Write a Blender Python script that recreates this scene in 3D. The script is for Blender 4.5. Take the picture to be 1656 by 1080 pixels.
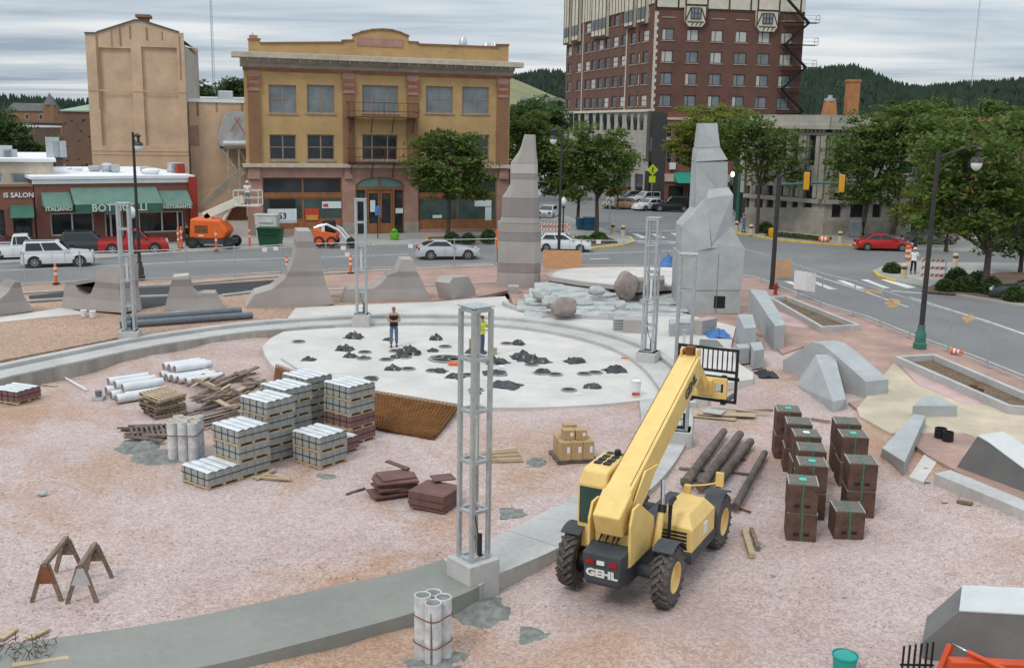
import bpy, bmesh, math, random
from mathutils import Vector, Matrix, noise
from mathutils.geometry import tessellate_polygon
random.seed(7)
R_ = math.radians
for o_ in list(bpy.data.objects): bpy.data.objects.remove(o_)
SC = bpy.context.scene
COL = SC.collection
# ------------------------------------------------------------------ camera
FPX, CAMH, YH, SLOPE = 1680.0, 10.0, 205.0, 0.0185     # focal length in pixels of the 1656 px wide picture
roll = math.atan(SLOPE); th = math.atan((540-YH)*math.cos(roll)/FPX)
c_, s_ = math.cos(roll), math.sin(roll)
CF = Vector((0, math.cos(th), -math.sin(th))); u0_ = Vector((0, math.sin(th), math.cos(th))); r0_ = Vector((1, 0, 0))
CR = c_*r0_+s_*u0_; CU = -s_*r0_+c_*u0_
cd = bpy.data.cameras.new('camera'); cam = bpy.data.objects.new('camera', cd); COL.objects.link(cam)
cd.sensor_width = 36; cd.sensor_fit = 'HORIZONTAL'; cd.lens = 36*FPX/1656; cd.clip_end = 6000; cd.clip_start = .5
mw = Matrix.Identity(4)
for i in range(3):
    mw[i][0] = CR[i]; mw[i][1] = CU[i]; mw[i][2] = -CF[i]
mw[2][3] = CAMH
cam.matrix_world = mw; SC.camera = cam
# ------------------------------------------------------------------ world, sun, exposure
SUN_EL, SUN_AZ = R_(48), R_(215)          # azimuth measured from +Y clockwise: behind the camera, to the left
wd = bpy.data.worlds.new('World'); SC.world = wd; wd.use_nodes = True
nt = wd.node_tree; N = nt.nodes; L = nt.links; N.clear()
out = N.new('ShaderNodeOutputWorld'); bg = N.new('ShaderNodeBackground'); bg.inputs[1].default_value = .1
L.new(bg.outputs[0], out.inputs[0])
sky = N.new('ShaderNodeTexSky'); sky.sky_type = 'NISHITA'; sky.sun_disc = False; sky.sun_elevation = SUN_EL; sky.sun_rotation = SUN_AZ
tc = N.new('ShaderNodeTexCoord'); sx = N.new('ShaderNodeSeparateXYZ'); L.new(tc.outputs['Generated'], sx.inputs[0])
def wm(op, a, b=None, clamp=False):
    n = N.new('ShaderNodeMath'); n.operation = op; n.use_clamp = clamp
    for i, v in enumerate((a, b)):
        if v is None: continue
        if isinstance(v, (int, float)): n.inputs[i].default_value = v
        else: L.new(v, n.inputs[i])
    return n.outputs[0]
zc = wm('ADD', wm('MAXIMUM', sx.outputs[2], 0.0), .035)
cv = N.new('ShaderNodeCombineXYZ')
L.new(wm('MULTIPLY', wm('DIVIDE', sx.outputs[0], zc), .5), cv.inputs[0]); L.new(wm('DIVIDE', sx.outputs[1], zc), cv.inputs[1]); cv.inputs[2].default_value = 3.7
def wnoise(sc, det, rough, dist):
    n = N.new('ShaderNodeTexNoise'); n.inputs['Scale'].default_value = sc; n.inputs['Detail'].default_value = det
    n.inputs['Roughness'].default_value = rough; n.inputs['Distortion'].default_value = dist; L.new(cv.outputs[0], n.inputs['Vector']); return n.outputs[0]
n1 = wnoise(.33, 5, .55, .35); n2 = wnoise(.9, 3, .5, .8)
cl = wm('ADD', wm('MULTIPLY', n1, .68), wm('MULTIPLY', n2, .32))
rp = N.new('ShaderNodeValToRGB'); L.new(cl, rp.inputs[0]); e = rp.color_ramp.elements
e[0].position = .40; e[0].color = (.36, .44, .535, 1); e[1].position = .60; e[1].color = (.86, .885, .90, 1)
e2 = rp.color_ramp.elements.new(.485); e2.color = (.57, .645, .715, 1)
gr = wm('ADD', wm('MULTIPLY', wm('MAXIMUM', sx.outputs[2], 0.0), 14.0), 8.6)   # an overcast sky is brighter overhead
sc_ = N.new('ShaderNodeVectorMath'); sc_.operation = 'SCALE'; L.new(rp.outputs[0], sc_.inputs[0]); L.new(gr, sc_.inputs['Scale'])
mx = N.new('ShaderNodeMix'); mx.data_type = 'RGBA'; mx.inputs[0].default_value = .93
L.new(sky.outputs[0], mx.inputs[6]); L.new(sc_.outputs[0], mx.inputs[7]); L.new(mx.outputs[2], bg.inputs[0])
sd = bpy.data.lights.new('sun', 'SUN'); sd.energy = 1.4; sd.angle = R_(16); sd.color = (1, .93, .83)
so = bpy.data.objects.new('sun', sd); COL.objects.link(so)
so.rotation_euler = Vector((math.sin(SUN_AZ)*math.cos(SUN_EL), math.cos(SUN_AZ)*math.cos(SUN_EL), math.sin(SUN_EL))).to_track_quat('Z', 'Y').to_euler()
vs = SC.view_settings; vs.view_transform = 'Standard'; vs.look = 'None'; vs.exposure = 0.0; vs.gamma = 1; vs.use_curve_mapping = False
# ------------------------------------------------------------------ from a place in the photograph to a place in the world
def ray(px, py): return CF*FPX+CR*(px-828)-CU*(py-540)
CAMP = Vector((0, 0, CAMH))
def G(px, py, z=0.0):
    d = ray(px, py); return CAMP+d*((z-CAMH)/d.z)
def W(px, py, Y):
    d = ray(px, py); return CAMP+d*(Y/d.y)
CTRL = [(1000,600,-.25),(900,560,-.25),(600,560,-.3),(1030,625,-.25),(480,570,-.25),(0,640,-.45),(130,598,-.45),(260,570,-.42),(380,555,-.33),(430,600,-.2),(300,620,-.28),(150,660,-.25),(560,645,-.12),(760,668,-.1),(1000,665,-.06),(980,740,-.03),
        (0,800,-.12),(300,800,-.15),(600,800,-.13),(820,790,-.08),(880,820,-.03),(640,915,-.03),(300,985,-.03),(0,1030,-.03),(100,900,-.08),(780,985,-.4),(770,965,-.45),(800,950,-.4),(900,960,-.25),(1100,1000,-.2),
        (1070,790,-.15),(1125,700,-.1),(1200,650,.05),(1250,600,.2),(1300,620,.15),(1240,700,-.03),(1300,880,-.15),(1450,800,0),(1450,720,.18),(1560,790,.2),(1640,820,.25),(1500,745,.25),(1440,700,.27),(1395,675,.26),(1380,655,.26),(1300,575,.27),(1262,580,.26),(1500,950,-.08),(1656,900,.02),(1300,1050,-.2),(650,1060,-.3),(300,1085,-.2),(1600,1080,-.1)]
CW = [(G(a, b, c), c) for a, b, c in CTRL]
def zg(x, y):
    sw = 0; s = 0
    for p, c in CW:
        d2 = (p.x-x)**2+(p.y-y)**2+.15
        w = 1/(d2*d2); sw += w; s += w*c
    return s/sw
def GS(px, py, dz=0.0):
    z = -.1
    for _ in range(5):
        p = G(px, py, z); z = zg(p.x, p.y)+dz
    return G(px, py, z)
ZO, ZS = .34, .2        # plaza outside the ring; street
# ------------------------------------------------------------------ materials
MATS = {}
def M(name, col, rough=.8, var=.12, sc=2.0, bump=0.0, bsc=30.0, metal=0.0, col2=None, spec=.35, sc2=None, var2=.1, stretch=None, emit=0):
    if name in MATS: return MATS[name]
    m = bpy.data.materials.new(name); m.use_nodes = True; t = m.node_tree; b = t.nodes['Principled BSDF']
    b.inputs['Roughness'].default_value = rough; b.inputs['Metallic'].default_value = metal; b.inputs['Specular IOR Level'].default_value = spec
    c = Vector(col[:3]); d = Vector(col2) if col2 else None
    tcn = t.nodes.new('ShaderNodeTexCoord'); vec = tcn.outputs['Object']
    if stretch:
        mp = t.nodes.new('ShaderNodeMapping'); mp.inputs['Scale'].default_value = stretch; t.links.new(vec, mp.inputs[0]); vec = mp.outputs[0]
    def nz(s, det=5, r=.6):
        n = t.nodes.new('ShaderNodeTexNoise'); n.inputs['Scale'].default_value = s; n.inputs['Detail'].default_value = det; n.inputs['Roughness'].default_value = r
        t.links.new(vec, n.inputs['Vector']); return n.outputs[0]
    r1 = t.nodes.new('ShaderNodeValToRGB'); t.links.new(nz(sc), r1.inputs[0]); e = r1.color_ramp.elements
    e[0].position = .34; e[1].position = .66
    a = c*(1-var); bb = d if d else c*(1+var)
    e[0].color = (*a, 1); e[1].color = (*bb, 1); res = r1.outputs[0]
    if sc2:
        r2 = t.nodes.new('ShaderNodeValToRGB'); t.links.new(nz(sc2, 3, .7), r2.inputs[0]); e = r2.color_ramp.elements
        e[0].position = .3; e[1].position = .7; e[0].color = (1-var2,)*3+(1,); e[1].color = (1+var2,)*3+(1,)
        mm = t.nodes.new('ShaderNodeMix'); mm.data_type = 'RGBA'; mm.blend_type = 'MULTIPLY'; mm.inputs[0].default_value = 1
        t.links.new(res, mm.inputs[6]); t.links.new(r2.outputs[0], mm.inputs[7]); res = mm.outputs[2]
    t.links.new(res, b.inputs['Base Color'])
    if bump:
        bn = t.nodes.new('ShaderNodeBump'); bn.inputs['Strength'].default_value = min(1, bump*10); bn.inputs['Distance'].default_value = bump
        t.links.new(nz(bsc, 4), bn.inputs['Height']); t.links.new(bn.outputs[0], b.inputs['Normal'])
    if emit:
        b.inputs['Emission Color'].default_value = (*col[:3], 1); b.inputs['Emission Strength'].default_value = emit
    MATS[name] = m; return m
def brickmat(name, c1, c2, mortar, bw=.22, bh=.075, rough=.85, msize=.012):
    if name in MATS: return MATS[name]
    m = bpy.data.materials.new(name); m.use_nodes = True; t = m.node_tree; b = t.nodes['Principled BSDF']; b.inputs['Roughness'].default_value = rough; b.inputs['Specular IOR Level'].default_value = .25
    tcn = t.nodes.new('ShaderNodeTexCoord'); sp = t.nodes.new('ShaderNodeSeparateXYZ'); cb = t.nodes.new('ShaderNodeCombineXYZ'); ad = t.nodes.new('ShaderNodeMath')
    t.links.new(tcn.outputs['Object'], sp.inputs[0]); t.links.new(sp.outputs[0], ad.inputs[0]); t.links.new(sp.outputs[1], ad.inputs[1]); t.links.new(ad.outputs[0], cb.inputs[0]); t.links.new(sp.outputs[2], cb.inputs[1])
    br = t.nodes.new('ShaderNodeTexBrick'); t.links.new(cb.outputs[0], br.inputs['Vector']); br.inputs['Scale'].default_value = 1
    br.inputs['Color1'].default_value = (*c1, 1); br.inputs['Color2'].default_value = (*c2, 1); br.inputs['Mortar'].default_value = (*mortar, 1)
    br.inputs['Brick Width'].default_value = bw; br.inputs['Row Height'].default_value = bh; br.inputs['Mortar Size'].default_value = msize
    n = t.nodes.new('ShaderNodeTexNoise'); n.inputs['Scale'].default_value = .5; n.inputs['Detail'].default_value = 6; n.inputs['Roughness'].default_value = .65; t.links.new(tcn.outputs['Object'], n.inputs['Vector'])
    r2 = t.nodes.new('ShaderNodeValToRGB'); t.links.new(n.outputs[0], r2.inputs[0]); e = r2.color_ramp.elements; e[0].position = .3; e[1].position = .7; e[0].color = (.8, .8, .8, 1); e[1].color = (1.14, 1.12, 1.1, 1)
    mm = t.nodes.new('ShaderNodeMix'); mm.data_type = 'RGBA'; mm.blend_type = 'MULTIPLY'; mm.inputs[0].default_value = 1
    t.links.new(br.outputs[0], mm.inputs[6]); t.links.new(r2.outputs[0], mm.inputs[7]); t.links.new(mm.outputs[2], b.inputs['Base Color'])
    MATS[name] = m; return m
def groundmat(name, cols, big=.16, speck=(.5, 1.35), sps=16, bump=.02, rough=.95, patch=None):
    """mottled loose ground: a list of colours laid out by large noise, with stone-sized speckle"""
    m = bpy.data.materials.new(name); m.use_nodes = True; t = m.node_tree; b = t.nodes['Principled BSDF']; b.inputs['Roughness'].default_value = rough; b.inputs['Specular IOR Level'].default_value = .15
    tcn = t.nodes.new('ShaderNodeTexCoord'); vec = tcn.outputs['Object']
    n = t.nodes.new('ShaderNodeTexNoise'); n.inputs['Scale'].default_value = big; n.inputs['Detail'].default_value = 9; n.inputs['Roughness'].default_value = .68; n.inputs['Distortion'].default_value = .4; t.links.new(vec, n.inputs['Vector'])
    r = t.nodes.new('ShaderNodeValToRGB'); t.links.new(n.outputs[0], r.inputs[0]); e = r.color_ramp.elements
    for i, (p, c) in enumerate(cols):
        el = e[i] if i < 2 else e.new(p)
        el.position = p; el.color = (*c, 1)
    base = r.outputs[0]
    if patch:
        n5 = t.nodes.new('ShaderNodeTexNoise'); n5.inputs['Scale'].default_value = .13; n5.inputs['Detail'].default_value = 7; n5.inputs['Roughness'].default_value = .62; n5.inputs['Distortion'].default_value = .8
        mp = t.nodes.new('ShaderNodeMapping'); mp.inputs['Location'].default_value = (13.1, 4.7, 0); t.links.new(vec, mp.inputs[0]); t.links.new(mp.outputs[0], n5.inputs['Vector'])
        m5 = t.nodes.new('ShaderNodeMapRange'); m5.inputs[1].default_value = .50; m5.inputs[2].default_value = .63; m5.inputs[3].default_value = 0; m5.inputs[4].default_value = .75; t.links.new(n5.outputs[0], m5.inputs[0])
        x5 = t.nodes.new('ShaderNodeMix'); x5.data_type = 'RGBA'; t.links.new(m5.outputs[0], x5.inputs[0]); t.links.new(base, x5.inputs[6]); x5.inputs[7].default_value = (*patch, 1); base = x5.outputs[2]
    v = t.nodes.new('ShaderNodeTexVoronoi'); v.inputs['Scale'].default_value = sps; t.links.new(vec, v.inputs['Vector'])
    sp = t.nodes.new('ShaderNodeSeparateColor'); t.links.new(v.outputs['Color'], sp.inputs[0])
    n3 = t.nodes.new('ShaderNodeTexNoise'); n3.inputs['Scale'].default_value = 5.5; n3.inputs['Detail'].default_value = 8; n3.inputs['Roughness'].default_value = .75; t.links.new(vec, n3.inputs['Vector'])
    ad = t.nodes.new('ShaderNodeMath'); ad.operation = 'MULTIPLY_ADD'; ad.inputs[1].default_value = .45; t.links.new(sp.outputs[0], ad.inputs[0])
    ml = t.nodes.new('ShaderNodeMath'); ml.operation = 'MULTIPLY'; ml.inputs[1].default_value = .75; t.links.new(n3.outputs[0], ml.inputs[0]); t.links.new(ml.outputs[0], ad.inputs[2])
    mr = t.nodes.new('ShaderNodeMapRange'); mr.inputs[1].default_value = .25; mr.inputs[2].default_value = .95; mr.inputs[3].default_value = speck[0]; mr.inputs[4].default_value = speck[1]; t.links.new(ad.outputs[0], mr.inputs[0])
    sv = t.nodes.new('ShaderNodeVectorMath'); sv.operation = 'SCALE'; t.links.new(base, sv.inputs[0]); t.links.new(mr.outputs[0], sv.inputs['Scale']); t.links.new(sv.outputs[0], b.inputs['Base Color'])
    bn = t.nodes.new('ShaderNodeBump'); bn.inputs['Strength'].default_value = .6; bn.inputs['Distance'].default_value = bump; t.links.new(ad.outputs[0], bn.inputs['Height']); t.links.new(bn.outputs[0], b.inputs['Normal'])
    MATS[name] = m; return m
def glassmat(name='window_glass', col=(.025, .032, .036), rough=.06):
    m = M(name, col, rough, .25, .6, spec=.6); return m
# ------------------------------------------------------------------ mesh building
class MB:
    def __init__(s): s.v = []; s.f = []
    def add(s, vs, fs):
        n = len(s.v); s.v += [tuple(p) for p in vs]; s.f += [tuple(i+n for i in q) for q in fs]; return s
    def poly(s, pts): return s.add(pts, [tuple(range(len(pts)))])
    def box(s, x0, x1, y0, y1, z0, z1):
        return s.add([(x0,y0,z0),(x1,y0,z0),(x1,y1,z0),(x0,y1,z0),(x0,y0,z1),(x1,y0,z1),(x1,y1,z1),(x0,y1,z1)],
                     [(0,3,2,1),(4,5,6,7),(0,1,5,4),(1,2,6,5),(2,3,7,6),(3,0,4,7)])
    def cbox(s, c, sx, sy, sz, rot=None):
        m = Matrix.Rotation(rot, 3, 'Z') if isinstance(rot, (int, float)) else (rot or Matrix.Identity(3))
        c = Vector(c); P = []
        for z in (-.5, .5):
            for x, y in ((-.5,-.5),(.5,-.5),(.5,.5),(-.5,.5)): P.append(c+m @ Vector((x*sx, y*sy, z*sz)))
        return s.add(P, [(0,3,2,1),(4,5,6,7),(0,1,5,4),(1,2,6,5),(2,3,7,6),(3,0,4,7)])
    def bar(s, p, q, w, h=None, up=(0,0,1)):
        p = Vector(p); q = Vector(q); h = h or w; d = (q-p); ln = d.length; d.normalize(); up = Vector(up)
        a = d.cross(up)
        if a.length < 1e-4: a = d.cross(Vector((1,0,0)))
        a.normalize(); b = a.cross(d)
        m = Matrix((d, a, b)).transposed()
        return s.cbox((p+q)/2, ln, w, h, m)
    def frame_(s, d):
        d = d.normalized(); a = d.cross(Vector((0,0,1)))
        if a.length < 1e-3: a = Vector((1,0,0))
        a.normalize(); return a, a.cross(d)
    def pipe(s, pts, r, n=8, cap=True):
        pts = [Vector(p) for p in pts]; rr = r if isinstance(r, (list, tuple)) else [r]*len(pts); base = len(s.v)
        for i, p in enumerate(pts):
            d = (pts[min(i+1, len(pts)-1)]-pts[max(i-1, 0)]); a, b = s.frame_(d)
            for k in range(n):
                t = 2*math.pi*k/n; s.v.append(tuple(p+a*(rr[i]*math.cos(t))+b*(rr[i]*math.sin(t))))
        for i in range(len(pts)-1):
            for k in range(n):
                k2 = (k+1) % n; s.f.append((base+i*n+k, base+i*n+k2, base+(i+1)*n+k2, base+(i+1)*n+k))
        if cap:
            s.f.append(tuple(base+k for k in range(n))[::-1]); e = base+(len(pts)-1)*n; s.f.append(tuple(e+k for k in range(n)))
        return s
    def tube(s, p, q, r0, r1=None, n=8, cap=True): return s.pipe([p, q], [r0, r0 if r1 is None else r1], n, cap)
    def lathe(s, prof, n=12, o=(0,0,0), ax=None, cap=True):
        m = ax or Matrix.Identity(3); o = Vector(o); base = len(s.v)
        for r, z in prof:
            for k in range(n):
                t = 2*math.pi*k/n; s.v.append(tuple(o+m @ Vector((r*math.cos(t), r*math.sin(t), z))))
        for i in range(len(prof)-1):
            for k in range(n):
                k2 = (k+1) % n; s.f.append((base+i*n+k, base+i*n+k2, base+(i+1)*n+k2, base+(i+1)*n+k))
        if cap: s.f.append(tuple(base+k for k in range(n))[::-1]); e = base+(len(prof)-1)*n; s.f.append(tuple(e+k for k in range(n)))
        return s
    def ext(s, pts, vec):
        """extrude a planar polygon by a vector"""
        pts = [Vector(p) for p in pts]; vec = Vector(vec); n = len(pts); b = [p+vec for p in pts]
        tri = tessellate_polygon([pts]); base = len(s.v); s.v += [tuple(p) for p in pts+b]
        for t in tri: s.f.append(tuple(base+i for i in t)); s.f.append(tuple(base+n+i for i in t)[::-1])
        for i in range(n):
            j = (i+1) % n; s.f.append((base+i, base+j, base+n+j, base+n+i))
        return s
    def slab(s, pts, z0, z1):
        return s.ext([(p[0], p[1], z1) for p in pts], (0, 0, z0-z1))
    def hull(s, pts):
        bm = bmesh.new()
        for p in pts: bm.verts.new(p)
        r = bmesh.ops.convex_hull(bm, input=bm.verts)
        bmesh.ops.dissolve_limit(bm, angle_limit=.03, verts=bm.verts, edges=bm.edges)
        used = [v for v in bm.verts if v.link_faces]; ix = {v: i for i, v in enumerate(used)}
        s.add([v.co[:] for v in used], [tuple(ix[v] for v in f.verts) for f in bm.faces]); bm.free(); return s
    def rock(s, c, rx, ry, rz, seed=0, sub=2, amp=.25, fl=0.0):
        bm = bmesh.new(); bmesh.ops.create_icosphere(bm, subdivisions=sub, radius=1)
        P = []
        for v in bm.verts:
            k = 1+amp*noise.noise(v.co*1.3+Vector((seed*7.3, seed*3.1, seed))) + amp*.4*noise.noise(v.co*3.1+Vector((seed, 9, 2)))
            q = v.co*k; q.z = max(q.z, -fl) if fl else q.z
            P.append((c[0]+q.x*rx, c[1]+q.y*ry, c[2]+q.z*rz))
        ix = {v: i for i, v in enumerate(bm.verts)}
        s.add(P, [tuple(ix[v] for v in f.verts) for f in bm.faces]); bm.free(); return s
    def build(s, name, mat, parent=None, smooth=False, bevel=0, recalc=True):
        me = bpy.data.meshes.new(name); me.from_pydata(s.v, [], s.f)
        if recalc and len(s.f) < 60000:
            bm = bmesh.new(); bm.from_mesh(me); bmesh.ops.recalc_face_normals(bm, faces=bm.faces); bm.to_mesh(me); bm.free()
        me.materials.append(MATS[mat] if isinstance(mat, str) else mat)
        if smooth is True: me.polygons.foreach_set('use_smooth', [True]*len(me.polygons))
        elif smooth: 
            me.polygons.foreach_set('use_smooth', [True]*len(me.polygons)); me.set_sharp_from_angle(angle=R_(smooth))
        o = bpy.data.objects.new(name, me); COL.objects.link(o)
        if parent: o.parent = parent
        if bevel:
            b = o.modifiers.new('bevel', 'BEVEL'); b.width = bevel; b.segments = 2; b.limit_method = 'ANGLE'; b.angle_limit = R_(35)
        return o
def inst(src, parent=None, loc=None, rz=None, mw=None, name=None):
    o = src.copy(); COL.objects.link(o)
    if name: o.name = name
    o.parent = parent
    if loc is not None: o.location = loc
    if rz is not None: o.rotation_euler = (0, 0, rz)
    if mw is not None: o.matrix_local = mw
    return o
def tag(o, label, cat, group=None):
    o['label'] = label; o['category'] = cat
    if 'kind' not in o: o['kind'] = 'thing'
    if group: o['group'] = group
    return o
def thing(name, label, cat, loc=(0,0,0), rz=0.0, group=None):
    o = bpy.data.objects.new(name, None); COL.objects.link(o); o.location = loc; o.rotation_euler = (0,0,rz); o.empty_display_size = .2
    return tag(o, label, cat, group)
def struct(o): o['kind'] = 'structure'; return o
def stuff(o): o['kind'] = 'stuff'; return o
def dup(root, loc=None, rz=None, label=None, parent=None):
    r = root.copy(); COL.objects.link(r); r.parent = parent
    if loc is not None: r.location = loc
    if rz is not None: r.rotation_euler = (0, 0, rz)
    if label: r['label'] = label
    for ch in list(root.children): dup(ch, parent=r)
    return r
def text(s, size, mat, parent, loc, rot, ext=.02, name='lettering', align='CENTER', sx=1.0, bold=0.0):
    cu = bpy.data.curves.new(name, 'FONT'); cu.body = s; cu.size = size; cu.extrude = ext; cu.align_x = align; cu.align_y = 'CENTER'; cu.offset = bold; cu.resolution_u = 2
    t = bpy.data.objects.new(name, cu); COL.objects.link(t)
    dg = bpy.context.evaluated_depsgraph_get(); me = bpy.data.meshes.new_from_object(t.evaluated_get(dg)); bpy.data.objects.remove(t); bpy.data.curves.remove(cu)
    me.materials.clear(); me.materials.append(MATS[mat]); o = bpy.data.objects.new(name, me); COL.objects.link(o); o.parent = parent
    o.location = loc; o.rotation_euler = rot; o.scale = (sx, 1, 1); return o
def catmull(pts, n=6, closed=False):
    P = [Vector(p) for p in pts]; o = []
    m = len(P)
    for i in range(m if closed else m-1):
        a, b, c, d = (P[(i+k-1) % m] if closed else P[min(max(i+k-1, 0), m-1)] for k in range(4))
        for j in range(n):
            t = j/n; o.append(.5*((2*b)+(c-a)*t+(2*a-5*b+4*c-d)*t*t+(3*b-a-3*c+d)*t**3))
    if not closed: o.append(P[-1])
    return o
# ------------------------------------------------------------------ palette
groundmat('gravel', [(.28, (.41, .28, .235)), (.74, (.47, .275, .175)), (.41, (.47, .355, .32)), (.52, (.53, .425, .395)), (.60, (.48, .345, .29))], big=.10, speck=(.60, 1.20), sps=21, patch=(.42, .25, .155))
groundmat('brown_dirt', [(.30, (.36, .25, .19)), (.72, (.46, .31, .23)), (.5, (.42, .285, .21))], big=.3, bump=.015)
groundmat('asphalt', [(.3, (.165, .165, .163)), (.7, (.235, .232, .228)), (.5, (.20, .199, .196))], big=.12, speck=(.85, 1.15), sps=30, bump=.004)
groundmat('fresh_asphalt', [(.3, (.045, .047, .05)), (.7, (.07, .072, .076))], big=.5, speck=(.8, 1.2), sps=30, bump=.004)
groundmat('earth', [(.3, (.10, .12, .05)), (.7, (.17, .18, .10)), (.5, (.13, .15, .07))], big=.01, speck=(.7, 1.3), sps=.3, bump=.1)
groundmat('soil', [(.3, (.13, .09, .06)), (.7, (.22, .16, .11))], big=.8, sps=14, bump=.02)
M('white_concrete', (.55, .525, .485), .85, .10, .45, .003, 25, sc2=7, var2=.05)
M('concrete', (.44, .43, .41), .9, .12, .6, .004, 25, sc2=6, var2=.08)
M('wet_concrete', (.235, .235, .21), .7, .1, .35, .003, 30, sc2=5, var2=.06)
M('sidewalk', (.34, .325, .30), .9, .1, .4, .003, 25, sc2=4, var2=.06)
M('formed_concrete', (.34, .315, .275), .9, .25, 1.1, .004, 20, stretch=(1, 1, .25))
M('kerb_yellow', (.62, .43, .07), .7, .2, 1.5); M('kerb_grey', (.40, .39, .37), .9, .12, 1)
M('line_white', (.62, .62, .60), .8, .22, 1.2); M('arrow_orange', (.42, .25, .10), .8, .3, 1.5)
def pavers(name, c1, c2, mo, bw, bh, ang=0.0):
    m = bpy.data.materials.new(name); m.use_nodes = True; t = m.node_tree; b = t.nodes['Principled BSDF']; b.inputs['Roughness'].default_value = .9
    tcn = t.nodes.new('ShaderNodeTexCoord'); mp = t.nodes.new('ShaderNodeMapping'); mp.inputs['Rotation'].default_value = (0, 0, ang); t.links.new(tcn.outputs['Object'], mp.inputs[0])
    br = t.nodes.new('ShaderNodeTexBrick'); t.links.new(mp.outputs[0], br.inputs['Vector']); br.inputs['Scale'].default_value = 1
    br.inputs['Color1'].default_value = (*c1, 1); br.inputs['Color2'].default_value = (*c2, 1); br.inputs['Mortar'].default_value = (*mo, 1); br.inputs['Brick Width'].default_value = bw; br.inputs['Row Height'].default_value = bh; br.inputs['Mortar Size'].default_value = .008
    n = t.nodes.new('ShaderNodeTexNoise'); n.inputs['Scale'].default_value = .7; n.inputs['Detail'].default_value = 7; t.links.new(tcn.outputs['Object'], n.inputs['Vector'])
    r2 = t.nodes.new('ShaderNodeValToRGB'); t.links.new(n.outputs[0], r2.inputs[0]); e = r2.color_ramp.elements; e[0].position = .3; e[1].position = .7; e[0].color = (.78, .8, .82, 1); e[1].color = (1.18, 1.14, 1.1, 1)
    mm = t.nodes.new('ShaderNodeMix'); mm.data_type = 'RGBA'; mm.blend_type = 'MULTIPLY'; mm.inputs[0].default_value = 1
    t.links.new(br.outputs[0], mm.inputs[6]); t.links.new(r2.outputs[0], mm.inputs[7]); t.links.new(mm.outputs[2], b.inputs['Base Color']); MATS[name] = m
pavers('brick_paving', (.42, .27, .22), (.35, .22, .18), (.33, .25, .21), .22, .11, R_(35))
pavers('pink_paving', (.52, .37, .35), (.48, .33, .31), (.44, .34, .32), .22, .11, R_(35))
pavers('tan_paving', (.55, .46, .34), (.50, .42, .31), (.42, .36, .28), .22, .11, R_(35))
# ------------------------------------------------------------------ gravel ground of the building site
def ground():
    x0, x1, y0, y1, st = -27, 27, 12.5, 62, .22
    nx = int((x1-x0)/st)+1; ny = int((y1-y0)/st)+1; mb = MB()
    # a few heaps and ruts: pixel, height, radius
    bumps = [(GS(190, 590), .16, 1.0), (GS(245, 575), .2, 1.3), (GS(340, 562), .2, 1.5), (GS(410, 552), .18, 1.2), (GS(1060, 1060), .28, 1.3), (GS(980, 1075), .2, 1.0), (GS(1180, 1040), .15, .9),
             (GS(430, 585), .12, .9), (GS(640, 1040), .08, .8), (GS(330, 840), .05, .8), (GS(520, 835), .06, .9), (GS(180, 835), .05, .7)]
    for j in range(ny):
        for i in range(nx):
            x = x0+i*st; y = y0+j*st; z = zg(x, y)
            z += .030*noise.noise(Vector((x*.6, y*.6, 1)))+.022*noise.noise(Vector((x*1.7, y*1.7, 4)))+.012*noise.noise(Vector((x*4, y*4, 9)))
            for p, h, r in bumps:
                d = ((p.x-x)**2+(p.y-y)**2)/(r*r)
                if d < 6: z += h*math.exp(-d)
            mb.v.append((x, y, min(z, .30)-.02))
    for j in range(ny-1):
        for i in range(nx-1):
            a = j*nx+i; mb.f.append((a, a+1, a+nx+1, a+nx))
    return struct(mb.build('gravel_ground', 'gravel', smooth=True, recalc=False))
ground()
def PX(lst, z): return [G(a, b, z) for a, b in lst]
def sheet(name, lst, z, mat, th=.3, world=False):
    P = lst if world else PX(lst, z)
    return struct(MB().slab(P, z-th, z).build(name, mat))
# ------------------------------------------------------------------ edge of the plaza, street, terrain
FENCE = [(-150,474),(-60,468),(0,463),(105,458),(210,455),(330,450),(430,443),(560,437),(680,432),(790,428),(900,430),(1000,431),(1100,433),(1205,447),(1224,454),(1321,493),(1385,512),(1460,543),(1552,575),(1654,617),(1760,662)]
FW = PX(FENCE, ZO)
def offset(P, d):
    o = []
    for i, p in enumerate(P):
        t = (P[min(i+1, len(P)-1)]-P[max(i-1, 0)]); t.z = 0; t.normalize(); o.append(p+Vector((-t.y, t.x, 0))*d)
    return o
KERB = offset(FW, .75)
sheet('street', [Vector((-260, KERB[0].y-4, 0)), KERB[0]]+KERB[1:-1]+[KERB[-1], Vector((70, KERB[-1].y-14, 0)), Vector((300, 20, 0)), Vector((300, 420, 0)), Vector((-260, 420, 0))], ZS, 'asphalt', .3, True)
mb = MB()
for i in range(len(KERB)-1):
    a, b = KERB[i], KERB[i+1]; t = (b-a); t.z = 0; t.normalize(); n = Vector((t.y, -t.x, 0))*.2
    mb.slab([a, b, b+n, a+n], ZS-.1, ZO+.012)
struct(mb.build('kerb', 'kerb_grey'))
struct(MB().slab([(-3000, -60, 0), (3000, -60, 0), (3000, 4500, 0), (-3000, 4500, 0)], -2, -1.0).build('terrain', 'earth'))
# the strip of plaza inside the kerb
sheet('outer_dirt', [KERB[i]+(Vector((0,0,0))) for i in range(0, 9)][::1]+PX([(700,487),(560,497),(470,512),(418,521),(190,546),(0,583),(-150,625)], .29), .29, 'brown_dirt', .25, True)
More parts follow.
